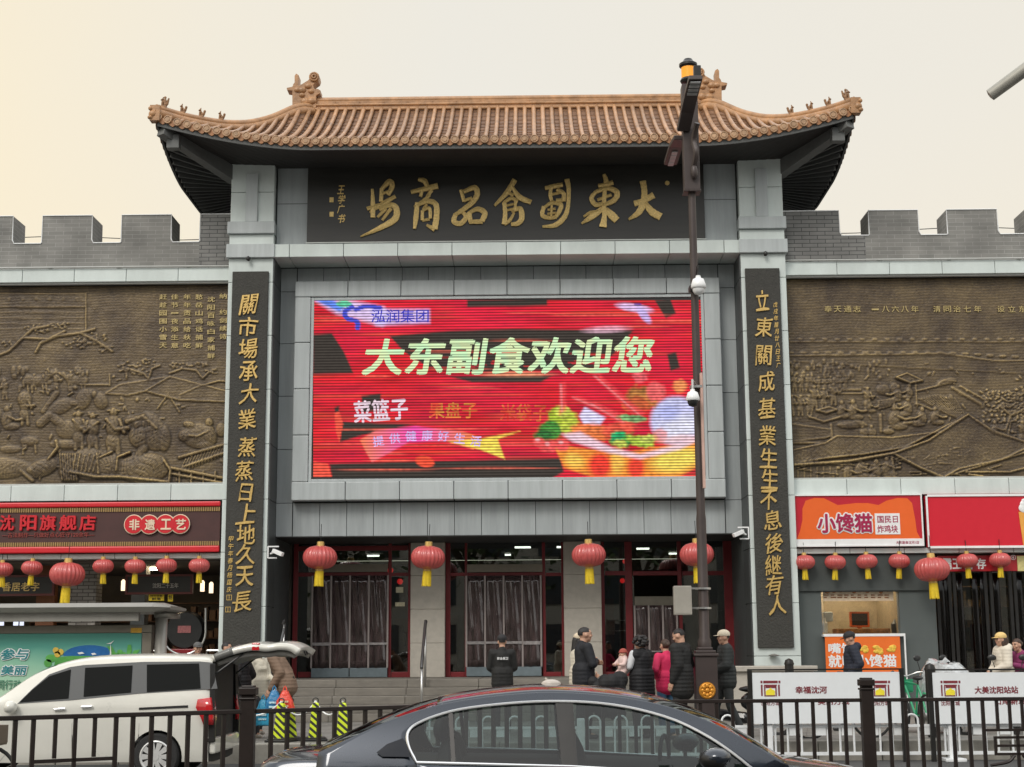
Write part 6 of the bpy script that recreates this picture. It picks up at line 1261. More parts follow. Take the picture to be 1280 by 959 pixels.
def wheel(par,x,y,r,wd=.2):
    T=par; m=MB(); m.lathe([(r*.66,-wd/2),(r*.93,-wd/2),(r,-wd/2+.03),(r,wd/2-.03),(r*.93,wd/2),(r*.66,wd/2)],(x,y,r),36,'y'); w_=m.build('wheel',M_tyre,T,smooth=True,angle=40)
    m=MB(); sg=-1 if y<0 else 1; f=y+sg*(wd/2+.006)
    m.tube([(x+r*.64*math.cos(a),f,r+r*.64*math.sin(a)) for a in np.linspace(0,2*math.pi,33)[:-1]],.018,6,closed=True)
    for k in range(10):
        a=k*math.pi/5
        for da in (-.1,.1): m.beam((x+r*.12*math.cos(a),f+sg*.005,r+r*.12*math.sin(a)),(x+r*.63*math.cos(a+da),f,r+r*.63*math.sin(a+da)),.04,.02,up=(0,1,0))
    m.lathe([(0,f-.02),(r*.17,f-.02),(r*.17,f+.02),(0,f+.02)],(x,0,r),16,'y'); m.build('rim',M_alloy,w_,smooth=True,angle=30)
    m=MB(); m.lathe([(0,y-.02-.02*sg),(r*.65,y-.02-.02*sg),(r*.65,y+.02-.02*sg),(0,y+.02-.02*sg)],(x,0,r),24,'y'); m.build('hub_backing',M_black,w_)
def cut_arches(o,xs,r,wd):
    for x in xs:
        m=MB(); m.lathe([(0,-2),(r*1.13,-2),(r*1.13,2),(0,2)],(x,0,r),32,'y'); c=m.build('arch_cutter',M_black); c.location=o.location if o.parent is None else rootloc(o)
        k=o.modifiers.new('arch','BOOLEAN'); k.object=c; k.operation='DIFFERENCE'; k.solver='EXACT'
        bpy.context.view_layer.update(); me=bpy.data.meshes.new_from_object(o.evaluated_get(bpy.context.evaluated_depsgraph_get())); o.modifiers.clear(); o.data=me; bpy.data.objects.remove(c)
def shell(name,rows,sec,par,mats,pick=None,xs=1,smooth=True):
    m=MB(); P_=[]
    for r in rows:
        h=sec(r); full=[(xs*r[0],-y,z) for y,z in h]+[(xs*r[0],y,z) for y,z in h[::-1]]; P_.append(full)
    V=m.grid(P_); n=len(V[0])
    for a,b in zip(V,V[1:]): m.face([a[-1],a[0],b[0],b[-1]])
    m.face(V[0]); m.face(V[-1][::-1])
    if pick:
        m.bm.normal_update()
        for f in m.bm.faces: f.material_index=pick(f.calc_center_median())
    return m.build(name,mats,par,smooth=smooth,angle=35)
# ---------------------------------------------------------------- dark sedan
YC=-22.0
SX=ground_pt(322,10.9)[0]
CAR=thing('sedan_car','dark blue grey sedan with chrome window trim, cut by the bottom of the photograph','car',(SX,YC,0))
def yy(z): d=max(0,z-.86); return .895-.30*d-.42*d*d
def cpt(u,v,k=0):
    z=1.1
    for _ in range(4): x,z=at(u,v,YC-yy(z))
    return x-SX,z
body=[(0.0,.72,.70,.66),(.05,.90,.855,.77),(.14,.962,.922,.84),(.45,.978,.947,.875),(.8,.955,.93,.89),(1.12,.90,.888,.905),(2.0,.875,.872,.91),(3.0,.845,.842,.91),(3.55,.84,.825,.91),(3.72,.905,.825,.905),(4.1,.865,.79,.89),(4.45,.80,.72,.86),(4.68,.71,.62,.79),(4.82,.56,.50,.66)]
def csec(r):
    s,zc,zs,w_=r; d=zc-zs; lo=.22 if .3<s<4.6 else .30
    return [(.02,zc),(.35*w_,zc-.06*d),(.7*w_,zc-.35*d),(.88*w_,zs+.12*d+.0),(.955*w_,zs-.012),(.985*w_,zs-.05),(w_,zs-.16),(w_*.995,zs-.2),(w_*1.0,.5 if zs>.62 else zs*.7),(w_*.985,.36 if zs>.62 else zs*.6),(w_*.95,lo),(.7*w_,lo-.02),(.02,lo-.02)]
bd=shell('body',interp_rows(body,70),csec,CAR,[M_blue,M_cint],lambda c:1 if (.85<c.x<3.62 and abs(c.y)<.8 and c.z>.7) or c.z<.25 else 0)
cut_arches(bd,(.98,3.76),.325,.2)
for x in (.98,3.76):
    for y in (-.80,.80): wheel(CAR,x,y,.325,.21)
rail_px=[(398,941),(447,918.5),(492,899),(538,884),(580,875.5),(625,869.5),(680,865.5),(740,868),(800,875.5),(850,888),(900,908),(945,932),(985,956)]
RL_=spline([cpt(*p) for p in rail_px],5)
def xrow(p,crown,inset=0):
    s,z=p; h=yy(z)-inset; return [(s+(.06*(1-(t)**2) if s>2.3 else -.05*(1-t*t))*crown*10,h*t,z+crown*(1-t*t)) for t in np.linspace(-1,1,13)]
i0=min(range(len(RL_)),key=lambda i:abs(RL_[i][0]-cpt(545,882)[0])); i1=min(range(len(RL_)),key=lambda i:abs(RL_[i][0]-cpt(815,878)[0]))
m=MB(); m.grid([xrow(p,.045) for p in RL_[i0:i1+1]]); rf=m.build('roof',M_blue,CAR,smooth=True,solid=.01)
m=MB(); m.grid([[(a,b*.97,c-.04) for a,b,c in xrow(p,.045)] for p in RL_[i0:i1+1]]); m.build('headlining',mat('grey_headlining',(.12,.12,.115),rough=.9),CAR,smooth=True)
m=MB(); m.grid([xrow(p,.045) for p in RL_[:i0+1]]); m.build('rear_window',M_cglass,CAR,smooth=True)
m=MB(); m.grid([xrow(p,.045) for p in RL_[i1:]]); m.build('windshield',M_cglass,CAR,smooth=True)
dlo_px=[(521,953),(512,936),(509,921),(513,911),(524,903.5),(545,895),(575,887),(620,881),(670,877.3),(720,877.3),(760,880.5),(800,887.5),(845,901),(885,921),(915,941),(940,961),(952,972)]
dlo=[cpt(*p) for p in dlo_px]; top=spline(dlo,3); bot=[cpt(715,958.5)]
DLO=top+bot
outer=[RL_[0]]+RL_[1:]+[(RL_[-1][0]+.02,.80),(3.0,.80),(2.0,.82),(1.0,.84),(.55,.86)]
def side_poly(mb,pts,off,sgn,hole=None):
    loops=[pts]+([hole] if hole else []); tri=geometry.tessellate_polygon([[Vector((a,b,0)) for a,b in L] for L in loops]); flat=[p for L in loops for p in L]
    V=[mb.bm.verts.new((a,sgn*(yy(b)+off),b)) for a,b in flat]
    for t in tri: mb.face([V[i] for i in t])
def clipx(pts,f):
    """keep the part of the polygon where f(s,z)>=0"""
    o=[]
    for i,p in enumerate(pts):
        q=pts[(i+1)%len(pts)]; a,b=f(*p),f(*q)
        if a>=0: o.append(p)
        if (a>=0)!=(b>=0): t=a/(a-b); o.append((p[0]+(q[0]-p[0])*t,p[1]+(q[1]-p[1])*t))
    return o
def linef(pu,pv):
    (a,b),(c,d)=cpt(*pu),cpt(*pv); return lambda s,z:(s-a)*(b-d)-(z-b)*(a-c)
fq=linef((562,890),(566,952)); fb1=linef((694,876),(702,958)); fb2=linef((716,876),(722,958))
for sg in (-1,1):
    ni=40; top_=[tuple(q) for q in np.array(top)]
    def resamp(L,n):
        L=np.array(L); d=np.r_[0,np.cumsum(np.linalg.norm(np.diff(L,axis=0),axis=1))]; t=np.linspace(0,d[-1],n); return [(np.interp(q,d,L[:,0]),np.interp(q,d,L[:,1])) for q in t]
    ia=resamp(top_,ni); oa=resamp(RL_,ni); m=MB()
    m.grid([[(a+(c-a)*t,sg*yy(b+(d-b)*t),b+(d-b)*t) for t in np.linspace(0,1,9)] for (a,b),(c,d) in zip(ia,oa)])
    lo=resamp([top_[0]]+bot+[top_[-1]],20); m.grid([[(a,sg*yy(b+(.79-b)*t),b+(.79-b)*t) for t in np.linspace(0,1,4)] for a,b in lo])
    (a_,b_),(c_,d_)=ia[0],oa[0]; e0=[(a_+(c_-a_)*t,b_+(d_-b_)*t) for t in np.linspace(0,1,9)]
    m.grid([[(x_-.02*k,sg*yy(z_+(.79-z_)*k),z_+(.79-z_)*k) for x_,z_ in e0] for k in np.linspace(0,1,6)])
    bmesh.ops.remove_doubles(m.bm,verts=m.bm.verts[:],dist=.002)
    m.build('side_frame',M_blue,CAR,smooth=True,solid=.01)
    m=MB(); side_poly(m,[RL_[-1],(RL_[-1][0]+.05,.78),(top_[-1][0],.78),top_[-1]],0,sg); m.build('pillar_foot',M_blue,CAR,solid=.01)
    m=MB(); m.grid([[(a+(c-a)*t,sg*(yy(b+(d-b)*t)-.03),b+(d-b)*t) for t in np.linspace(0,1,5)] for (a,b),(c,d) in zip(ia,oa)]); m.grid([[(a,sg*(yy(b)-.03-.02*t),b-.30*t) for t in (0,1)] for a,b in lo]); m.build('door_lining',M_cint,CAR,smooth=True)
    neg=lambda f:(lambda s,z:-f(s,z))
    m=MB(); side_poly(m,clipx(DLO,neg(fq)),-.012,sg); m.build('quarter_window',M_cglass,CAR)
    m=MB(); side_poly(m,clipx(clipx(DLO,fq),neg(fb1)),-.012,sg); m.build('rear_door_window',M_cglass,CAR)
    m=MB(); side_poly(m,clipx(DLO,fb2),-.012,sg); m.build('front_door_window',M_cglass,CAR)
    m=MB(); side_poly(m,clipx(clipx(DLO,fb1),neg(fb2)),.002,sg); 
    (a,b),(c,d)=cpt(563,889),cpt(567,953); m.beam((a,sg*(yy(b)-.0),b),(c,sg*yy(d),d),.03,.012,up=(0,1,0)); m.build('window_pillar',M_blackm,CAR,solid=.008)
    m=MB(); m.tube([(a,sg*(yy(b)+.006),b) for a,b in DLO],.0105,6,closed=True); m.build('chrome_trim',M_chrome,CAR,smooth=True)
    m=MB(); side_poly(m,[cpt(471,940.5),cpt(484,930),cpt(504,922.5),cpt(509,930),cpt(514,946),cpt(478,945.5)],.028,sg); m.build('corner_window',mat('dark_blue_glass',(.008,.011,.018),rough=.12,var=0,spec=.3),CAR)
    x,z=cpt(889,946); m=MB(); m.ball((x,sg*(yy(z)+.14),z-.01),(.105,.11,.07)); m.box(x-.02,x+.05,sg*(yy(z)+.02) if sg>0 else -(yy(z)+.1),sg*(yy(z)+.1) if sg>0 else -(yy(z)+.0),z-.07,z-.03); mr_=m.build('wing_mirror',M_blackm,CAR,smooth=True); m=MB(); m.ball((x+.016,sg*(yy(z)+.145),z+.004),(.105,.112,.066)); m.build('mirror_shell',M_blue,mr_,smooth=True)
    m=MB(); m.beam((1.75,sg*.915,.72),(1.95,sg*.915,.72),.03,.035); m.beam((2.75,sg*.915,.70),(2.95,sg*.915,.70),.03,.035); m.build('door_handle',M_chrome,CAR,bevel=.008)
    m=MB(); m.ball((.06,sg*.66,.78),(.07,.2,.09)); m.build('tail_lamp',M_tail,CAR,smooth=True); m=MB(); m.ball((4.62,sg*.62,.60),(.13,.16,.07)); m.build('headlight',MATS['shop_glass'] if False else M_chrome,CAR,smooth=True)
x,z=cpt(690,855); m=MB(); m.ball((x,0,1.435),(.075,.05,.035)); m.cap((x-.02,0,1.45),(x-.04,0,1.475),.012,.008,6); m.build('roof_antenna',mat('pale_antenna',(.5,.45,.4),rough=.4),CAR,smooth=True)
def seat(x,y):
    m=MB(); m.ball((x,y,.48),(.28,.26,.14)); m.ball((x-.26,y,.75),(.11,.25,.33)); m.ball((x-.32,y,1.12),(.06,.14,.09)); m.cap((x-.31,y-.06,1.0),(x-.31,y-.06,1.1),.01,.01,6); m.cap((x-.31,y+.06,1.0),(x-.31,y+.06,1.1),.01,.01,6); return m.build('seat',mat('dark_seat',(.035,.033,.032),rough=.7),CAR,smooth=True)
seat(2.55,-.38); seat(2.55,.38); seat(1.65,-.38); seat(1.65,.38)
m=MB(); m.tube([(3.02+.05*math.cos(a),.38+.18*math.cos(a),.86+.17*math.sin(a)) for a in np.linspace(0,2*math.pi,25)[:-1]],.016,6,closed=True); m.box(3.1,3.6,-.7,.7,.62,.84); m.build('dashboard',M_cint,CAR,smooth=True,angle=30)
m=MB(); m.tube([(3.62,-.5,.90),(3.70,-.1,.915),(3.74,.25,.92)],.014,6); m.tube([(3.60,.1,.90),(3.68,.5,.915)],.014,6); m.box(3.60,3.70,-.75,.75,.845,.875); m.build('wiper',M_black,CAR)
# ---------------------------------------------------------------- white minivan, tailgate raised
VY=-11.55; VX=ground_pt(272,21.2)[0]
VAN=thing('minivan','white minivan with dark windows parked at the kerb, tailgate raised','minivan',(VX,VY,0))
def vy(z): return .93-max(0,z-1.0)*.25
def vpt(u,v):
    z=1.3
    for _ in range(4): x,z=at(u,v,VY-vy(z))
    return x-VX,z
vr=[(0,1.655,.90),(.1,1.69,.925),(.6,1.71,.93),(1.2,1.71,.93),(1.7,1.69,.93),(2.1,1.62,.93),(2.5,1.46,.93),(2.95,1.15,.925),(3.2,1.05,.92),(3.8,.99,.90),(4.25,.87,.85),(4.5,.68,.74),(4.58,.5,.62)]
def vsec(r):
    s,zt,w_=r; k=w_/.93; zb=min(1.02,zt-.09); ze=max(zb+.02,zt-.07); yt=vy(ze)*k; lo=.24
    return [(.02,zt),(.45*yt,zt-.006),(.8*yt,zt-.022),(.95*yt,zt-.045),(yt,ze),((yt+w_)/2 if ze>zb+.1 else w_*.99,(ze+zb)/2),(w_,zb),(w_*1.005,zb-.06 if zb>.7 else zb*.9),(w_*1.005,.62 if zb>.7 else zb*.8),(w_*.985,.5 if zb>.7 else zb*.7),(w_*.985,.36 if zb>.6 else .3),(w_*.95,lo),(.6*w_,lo-.02),(.02,lo-.02)]
vb=shell('body',interp_rows(vr,70),vsec,VAN,[M_pearl,M_tint,M_cint],lambda c:(2 if c.x>-.004 and abs(c.y)<.78 and .45<c.z<1.56 else (1 if -2.9<c.x<-2.16 and abs(c.y)<.72 and c.z>1.1 else 0)),xs=-1)
cut_arches(vb,(-.71,-3.45),.315,.2)
for x in (-.71,-3.45):
    for y in (-.84,.84): wheel(VAN,x,y,.315,.2)
def vpoly(name,pts,off,mt,sgn=-1,rnd=2,par=VAN,d=.02):
    P_=[vpt(*p) for p in pts]; m=MB(); tri=geometry.tessellate_polygon([[Vector((a,b,0)) for a,b in P_]])
    V=[m.bm.verts.new((a,sgn*(vy(b)+off),b)) for a,b in P_]
    for t in tri: m.face([V[i] for i in t])
    return m.build(name,mt,par,solid=.012)
M_vtint=mat('dark_van_window',(.005,.006,.006),rough=.06,var=0,spec=.12); M_vpil=mat('grey_window_surround',(.055,.06,.063),rough=.35,coat=.0,var=.05)
for sg in (-1,1):
    vpoly('window_surround',[(22,880),(40,862),(62,843),(88,834),(105,831.5),(180,827.5),(250,827),(266,828.5),(272,861),(230,863.5),(175,867),(88,875.5),(26,879.5)],.006,M_vpil,sg)
    vpoly('front_window',[(25,878),(42,861.5),(62,845.5),(89,837),(86,873)],.016,M_vtint,sg); vpoly('middle_window',[(105,871),(107,835),(166,832),(164,865.5)],.016,M_vtint,sg); vpoly('rear_side_window',[(184,865),(184,831),(249,829.5),(251,860.5)],.016,M_vtint,sg)
    m=MB()
    for (a,b) in ((68,887),(102,884)): x,z=vpt(a,b); m.beam((x,sg*(vy(z)+.03),z),(x+.16,sg*(vy(z)+.03),z+.01),.03,.03)
    m.build('door_handle',M_chrome,VAN,bevel=.008)
    m=MB()
    for line in (((92,875),(90,905),(90,948)),((174,868),(174,905),(172,943))):
        q=[vpt(*p) for p in line]; m.tube([(a,sg*(vy(b)+.001),b) for a,b in q],.005,5)
    a,b=vpt(174,886),vpt(235,883); m.beam((a[0],sg*.938,a[1]),(b[0],sg*.938,b[1]),.012,.03); m.build('door_seam',M_black,VAN)
    a=vpt(262,871); b=vpt(279,899); m=MB(); m.grid([[(-.15,sg*.945,1.08),(.0,sg*.925,1.10),(.03,sg*.80,1.10)],[(-.17,sg*.95,.97),(.03,sg*.94,.98),(.05,sg*.80,.98)],[(-.10,sg*.95,.84),(.05,sg*.94,.84),(.07,sg*.80,.84)],[(-.06,sg*.945,.74),(.04,sg*.93,.74),(.06,sg*.82,.74)]]); m.build('tail_lamp',M_tail,VAN,solid=.05,smooth=True)
    x,z=vpt(16,884); m=MB(); m.ball((x,sg*1.03,z),(.09,.12,.09)); m.beam((x,sg*.9,z-.03),(x,sg*1.0,z-.03),.05,.04); m.build('wing_mirror',M_pearl,VAN,smooth=True)
    m=MB(); m.beam((.01,sg*.80,1.56),(.03,sg*.86,.95),.07,.10); m.beam((.03,sg*.86,.95),(.04,sg*.86,.5),.07,.10); m.build('rear_pillar',M_blackm,VAN,bevel=.01)
    m=MB(); m.tube([(.02,sg*.78,1.40),(.42,sg*.72,1.70)],.014,6); m.build('gas_strut',M_black,VAN); m=MB(); m.ball((-4.4,sg*.6,.72),(.15,.2,.07)); m.build('headlight',M_chrome,VAN,smooth=True)
# cargo bay seen through the open back
m=MB(); m.box(-.9,-.02,-.72,.72,.52,.55); m.box(-.95,-.9,-.72,.72,.55,1.5); m.build('cargo_bay',M_cint,VAN)
prof=[(.0,1.675),(.12,1.72),(.34,1.79),(.56,1.83),(.76,1.815),(.92,1.835),(1.08,1.82),(1.2,1.755)]
S=spline(prof,4)
m=MB(); hw=lambda x:.80-.05*abs(x-.6)
m.grid([[(x,hw(x)*t,z-.05*t*t) for t in np.linspace(-1,1,11)] for x,z in S]); tg=m.build('tailgate',M_pearl,VAN,smooth=True,solid=.085)
m=MB(); m.grid([[(x,.7*t,z-.09-.05*t*t) for t in np.linspace(-1,1,9)] for x,z in S[2:-2]]); m.build('inner_trim',mat('grey_trim',(.30,.29,.265),rough=.6),tg,smooth=True,solid=.06)
m=MB(); m.grid([[(x,(hw(x)+.004)*t,z+.006-.05*t*t) for t in np.linspace(-1,1,9)] for x,z in S[1:8]]); m.build('tailgate_window',mat('grey_tailgate_glass',(.16,.16,.15),rough=.25),tg,smooth=True,solid=.098)
m=MB(); m.box(.55,.66,-.80,-.74,1.74,1.845); m.build('red_reflector',M_tail,tg,bevel=.01); m=MB(); m.box(.72,.90,-.3,.3,1.70,1.745); m.build('number_plate_recess',M_black,tg); m=MB(); m.tube([(1.18,-.1,1.74),(1.2,-.1,1.68),(1.2,.1,1.68),(1.18,.1,1.74)],.012,6); m.build('pull_handle',M_black,tg)
m=MB(); m.box(.0,.09,-.86,.86,.34,.56); m.build('rear_bumper',M_pearl,VAN,bevel=.03)

# ================================================================ two wheelers
def two_wheeler(kind,lab,loc,rz,paint,group=None):
    sc=kind=='scooter'; T=thing('electric_scooter' if sc else 'bicycle',lab,'scooter' if sc else 'bicycle',loc,rz,group)
    r=.23 if sc else .33; wb=1.2 if sc else 1.05
    for x in (0,wb):
        m=MB(); m.tube([(x+r*math.cos(a),0,r+r*math.sin(a)) for a in np.linspace(0,2*math.pi,29)[:-1]],.045 if sc else .022,8,closed=True); w_=m.build('wheel',M_tyre,T,smooth=True); m=MB()
        for k in range(5 if sc else 14): a=2*math.pi*k/(5 if sc else 14); m.beam((x,0,r),(x+r*math.cos(a),0,r+r*math.sin(a)),.03 if sc else .006,.03 if sc else .006,up=(0,1,0))
        m.lathe([(0,-.05),(.04,-.05),(.04,.05),(0,.05)],(x,0,r),12,'y'); m.build('spokes',M_steel if not sc else M_alloy,w_)
    m=MB()
    if sc:
        m.cap((wb,0,r+.05),(wb-.22,0,.95),.04,.045,8); m.cap((wb-.15,0,.35),(.55,0,.28),.09,.1,8); m.ball((.25,0,.55),(.38,.14,.2)); m.ball((wb-.17,0,.65),(.08,.19,.32)); m.ball((wb,0,r*2+.03),(.18,.06,.05)); m.build('frame',paint,T,smooth=True)
        m=MB(); m.ball((.25,0,.76),(.40,.15,.07)); m.build('seat',M_black,T,smooth=True); hb=1.0; hx=wb-.24
    else:
        st=(.32,0,.82); bb_=(.45,0,.30); hd=(wb-.22,0,.80)
        for a,b in ((st,bb_),(bb_,hd),(st,(wb-.24,0,.86)),((0,0,r),bb_),((0,0,r),st),((wb,0,r),(wb-.25,0,.95))): m.tube([a,b],.02,8)
        m.tube([(-r*.8,0,r+.1),(-.2,0,2*r),(.1,0,2*r+.02)],.025,6); m.build('frame',paint,T,smooth=True); m=MB(); m.ball((.30,0,.93),(.13,.08,.04)); m.cap((.31,0,.8),(.30,0,.92),.014,.014,6); m.build('saddle',M_black,T,smooth=True); hb=1.0; hx=wb-.27
        m=MB(); m.box(wb-.15,wb+.15,-.17,.17,.68,.70)
        for y in (-.17,.17): m.box(wb-.15,wb+.15,y-.008,y+.008,.70,.9)
        for x in (-.15,.15): m.box(wb+x-.008,wb+x+.008,-.17,.17,.70,.9)
        m.build('basket',paint,T)
    m=MB(); m.tube([(hx-.12,-.30,hb+.03),(hx-.03,-.2,hb+.02),(hx,0,hb-.05),(hx-.03,.2,hb+.02),(hx-.12,.30,hb+.03)],.015,8); m.build('handlebar',M_blackm if sc else M_steel,T,smooth=True)
    m=MB()
    for y in (-.3,.3): m.cap((hx-.16,y,hb+.035),(hx-.06,y*.93,hb+.028),.022,.02,8)
    m.build('grip',M_black,T,smooth=True)
    if sc:
        for y in (-.2,.2): m=MB(); m.tube([(hx-.03,y,hb+.02),(hx-.02,y*1.25,hb+.2)],.008,6); m.ball((hx-.03,y*1.3,hb+.26),(.02,.075,.055)); m.build('mirror',M_black,T,smooth=True)
    return T
def gp(u,D): x,Y=ground_pt(u,D); return (x,Y,.3)
P_blk=mat('black_scooter_paint',(.02,.02,.022),rough=.3,coat=.5); P_grn=mat('green_bike_paint',(.02,.30,.14),rough=.35,coat=.4)
two_wheeler('scooter','black electric scooter parked behind the left end of the white advert board',gp(957,26.2),2.9,P_blk)
two_wheeler('bicycle','black bicycle whose wheel shows under the advert board',gp(995,25.1),.15,mat('black_bike_paint',(.02,.02,.02),rough=.4))
two_wheeler('bicycle','green bicycle between the two advert boards',gp(1137,25.8),1.75,P_grn)
sct=two_wheeler('scooter','dark electric scooter draped with a clear plastic cover behind the right advert board',gp(1182,25.9),1.9,P_blk)
m=MB(); n=26
def cov(i,j):
    a=2*math.pi*i/n; t=j/8; rr=(.25+.75*t**.6); x=.5+.78*rr*math.cos(a); y=.42*rr*math.sin(a); return (x+random.uniform(-.02,.02),y+random.uniform(-.02,.02),1.18-.85*t**1.8+.06*math.sin(a*5+j)*t+random.uniform(-.03,.03)+(.1 if x>.7 else 0)*(1-t))
V=[[cov(i,j) for i in range(n)] for j in range(9)]
for row in V: row.append(row[0])
m.grid(V); m.build('plastic_cover',mat('crinkled_plastic',(.42,.44,.45),rough=.18,var=.5,vscale=9,bump=1,bscale=14,coat=.6),sct,smooth=True,flip=False)
two_wheeler('scooter','dark electric scooter with round black mirrors in front of the pair at the right',gp(1243,26.0),1.35,P_blk)
# ================================================================ people
M_skin=mat('skin',(.50,.29,.20),rough=.5,var=.06); M_lip=mat('lips',(.36,.12,.10),rough=.45); M_eye=mat('dark_eye',(.03,.022,.02),rough=.3); M_hair=mat('black_hair',(.014,.012,.012),rough=.5,var=.3,vscale=30,bump=.5,bscale=80); M_hairb=mat('brown_hair',(.05,.025,.015),rough=.5,var=.3,vscale=30,bump=.5,bscale=80)
def cloth(name,col,puff=False,rough=.75):
    if name in MATS: return MATS[name]
    m=mat(name,col,rough=rough,var=.12,vscale=8,bump=.35,bscale=18)
    if puff:
        n=m.node_tree.nodes; l=m.node_tree.links; t=[x for x in n if x.type=='TEX_COORD'][0]; w=n.new('ShaderNodeTexWave'); w.wave_type='BANDS'; w.bands_direction='Z'; w.inputs['Scale'].default_value=5.2; w.inputs['Distortion'].default_value=1.2; l.new(t.outputs['Object'],w.inputs['Vector']); b=[x for x in n if x.type=='BUMP'][0]; bp=n.new('ShaderNodeBump'); bp.inputs['Strength'].default_value=.3; bp.inputs['Distance'].default_value=.01; l.new(w.outputs['Fac'],bp.inputs['Height']); l.new(b.outputs[0],bp.inputs['Normal']); l.new(bp.outputs[0],n['Principled BSDF'].inputs['Normal'])
    return m
def remesh(mb,name,mats,par,vox,smooth_it=2,post=None):
    o=mb.build(name,mats,par,flip=True); k=o.modifiers.new('r','REMESH'); k.mode='VOXEL'; k.voxel_size=vox; k.use_smooth_shade=True; s=o.modifiers.new('s','SMOOTH'); s.iterations=smooth_it; s.factor=.5
    bpy.context.view_layer.update(); me=bpy.data.meshes.new_from_object(o.evaluated_get(bpy.context.evaluated_depsgraph_get())); o.modifiers.clear(); me.name=name
    if len(me.materials)==0:
        for q in (mats if isinstance(mats,(list,tuple)) else [mats]): me.materials.append(q)
    o.data=me; me.polygons.foreach_set('use_smooth',[True]*len(me.polygons))
    if post: post(me)
    return o
def person(lab,loc,face,H=1.7,top=('jacket',(.03,.03,.03),False),legs=(.03,.03,.035),hair='short',hairm=None,cap=None,arms='down',stride=0,lean=0,female=False,head_turn=0,coat_len=.78,shoe=(.03,.03,.03),look_down=0,vest=None,hood=False,wide=1.0):
    """local frame: +y is where the person faces; hip joints .9, shoulders 1.42, crown 1.70 (scaled to H)"""
    T=thing('person',lab,'person',loc,face); k=H/1.7; T.scale=(k*wide,k*wide,k)
    sw=.165 if female else .185
    def ln(p):  # lean the upper body forward about the hips
        x,y,z=p
        if z<.9 or not lean: return Vector(p)
        dz=z-.9; return Vector((x,y+dz*math.sin(lean),.9+dz*math.cos(lean)))
    hc=ln((0,.02,1.585)); nk=ln((0,-.01,1.45)); RH_=Matrix.Rotation(head_turn,3,'Z')@Matrix.Rotation(-look_down-lean*.3,3,'X')
    hp=lambda x,y,z: hc+RH_@Vector((x,y,z))
    A={'down':[((.0,-.05,1.14),(.03,.05,.88)),((.0,-.05,1.14),(.03,.05,.88))],
       'front':[((.03,.03,1.14),(-.12,.24,1.02)),((.03,.03,1.14),(-.12,.24,1.02))],
       'folded':[((.06,.05,1.13),(-.17,.17,1.19)),((.06,.06,1.13),(-.18,.19,1.15))],
       'hold':[((.04,.08,1.16),(-.10,.32,1.17)),((.05,.02,1.18),(-.16,.32,1.10))],
       'hip':[((.12,-.12,1.16),(-.02,.08,1.02)),((.12,-.12,1.16),(-.02,.08,1.02))],
       'carry':[((.02,-.02,1.14),(.04,.08,.87)),((.02,.02,1.14),(-.02,.26,1.05))],
       'reach':[((.02,.14,1.16),(-.02,.40,1.20)),((.02,.14,1.16),(-.02,.40,1.22))],
       'phone':[((.04,.06,1.14),(-.06,.24,1.28)),((.0,-.05,1.14),(.03,.05,.88))],
       'pocket':[((.07,-.08,1.15),(.0,.10,.95)),((.07,-.08,1.15),(.0,.10,.95))],
       'swing':[((.03,.08,1.15),(.03,.22,.96)),((.03,-.14,1.15),(.03,-.18,.92))]}[arms]
    arm=[]
    for s,(e,w_) in zip((1,-1),A):
        sh=ln((s*sw,0,1.40)); el=ln((s*(sw+e[0]+.02),e[1],e[2])); wr=ln((s*(sw+w_[0]),w_[1],w_[2])) if w_[2]>.9 else Vector((s*(sw+w_[0]),w_[1]+ln((0,0,1.4)).y*.8,w_[2]+(ln((0,0,1.4)).z-1.4))); arm.append((s,sh,el,wr))
    leg=[]
    for s in (1,-1):
        f=stride*s; leg.append((s,Vector((s*.09,0,.9)),Vector((s*.10,.06+f*.5 if f>0 else .03+f*.35,.49)),Vector((s*.10,f if f>0 else f*1.1,.085+(0 if f>=0 else .05)))))
    # ---- body: head, neck, arms with hands, trunk, legs in one skin
    m=MB(); hR=RH_
    m.ball(hc+RH_@Vector((0,0,.018)),(.074,.092,.098),18,14,hR); m.ball(hp(0,.022,-.045),(.056,.066,.068),14,10,hR); m.ball(hp(0,.05,-.085),(.032,.032,.026),10,8,hR)
    m.ball(hp(0,.094,-.012),(.013,.022,.02),8,6,hR); m.ball(hp(0,.086,.016),(.010,.014,.022),8,6,hR); m.ball(hp(0,.084,-.052),(.024,.012,.010),8,6,hR)
    for s in (1,-1): m.ball(hp(s*.075,-.005,-.005),(.012,.022,.032),8,6,hR); m.ball(hp(s*.042,.062,-.022),(.026,.024,.024),8,6,hR); m.ball(hp(s*.03,.083,.034),(.022,.010,.010),8,6,hR)
    m.cap(hp(0,-.02,-.06),ln((0,-.02,1.40)),.052,.06,12)
    m.cap(ln((0,0,1.34)),ln((0,0,1.12)),.085,.085,12); m.cap(ln((0,0,1.1)),(0,0,.92),.085,.085,12); m.cap(ln((sw-.03,0,1.39)),ln((-sw+.03,0,1.39)),.055,.055,10)
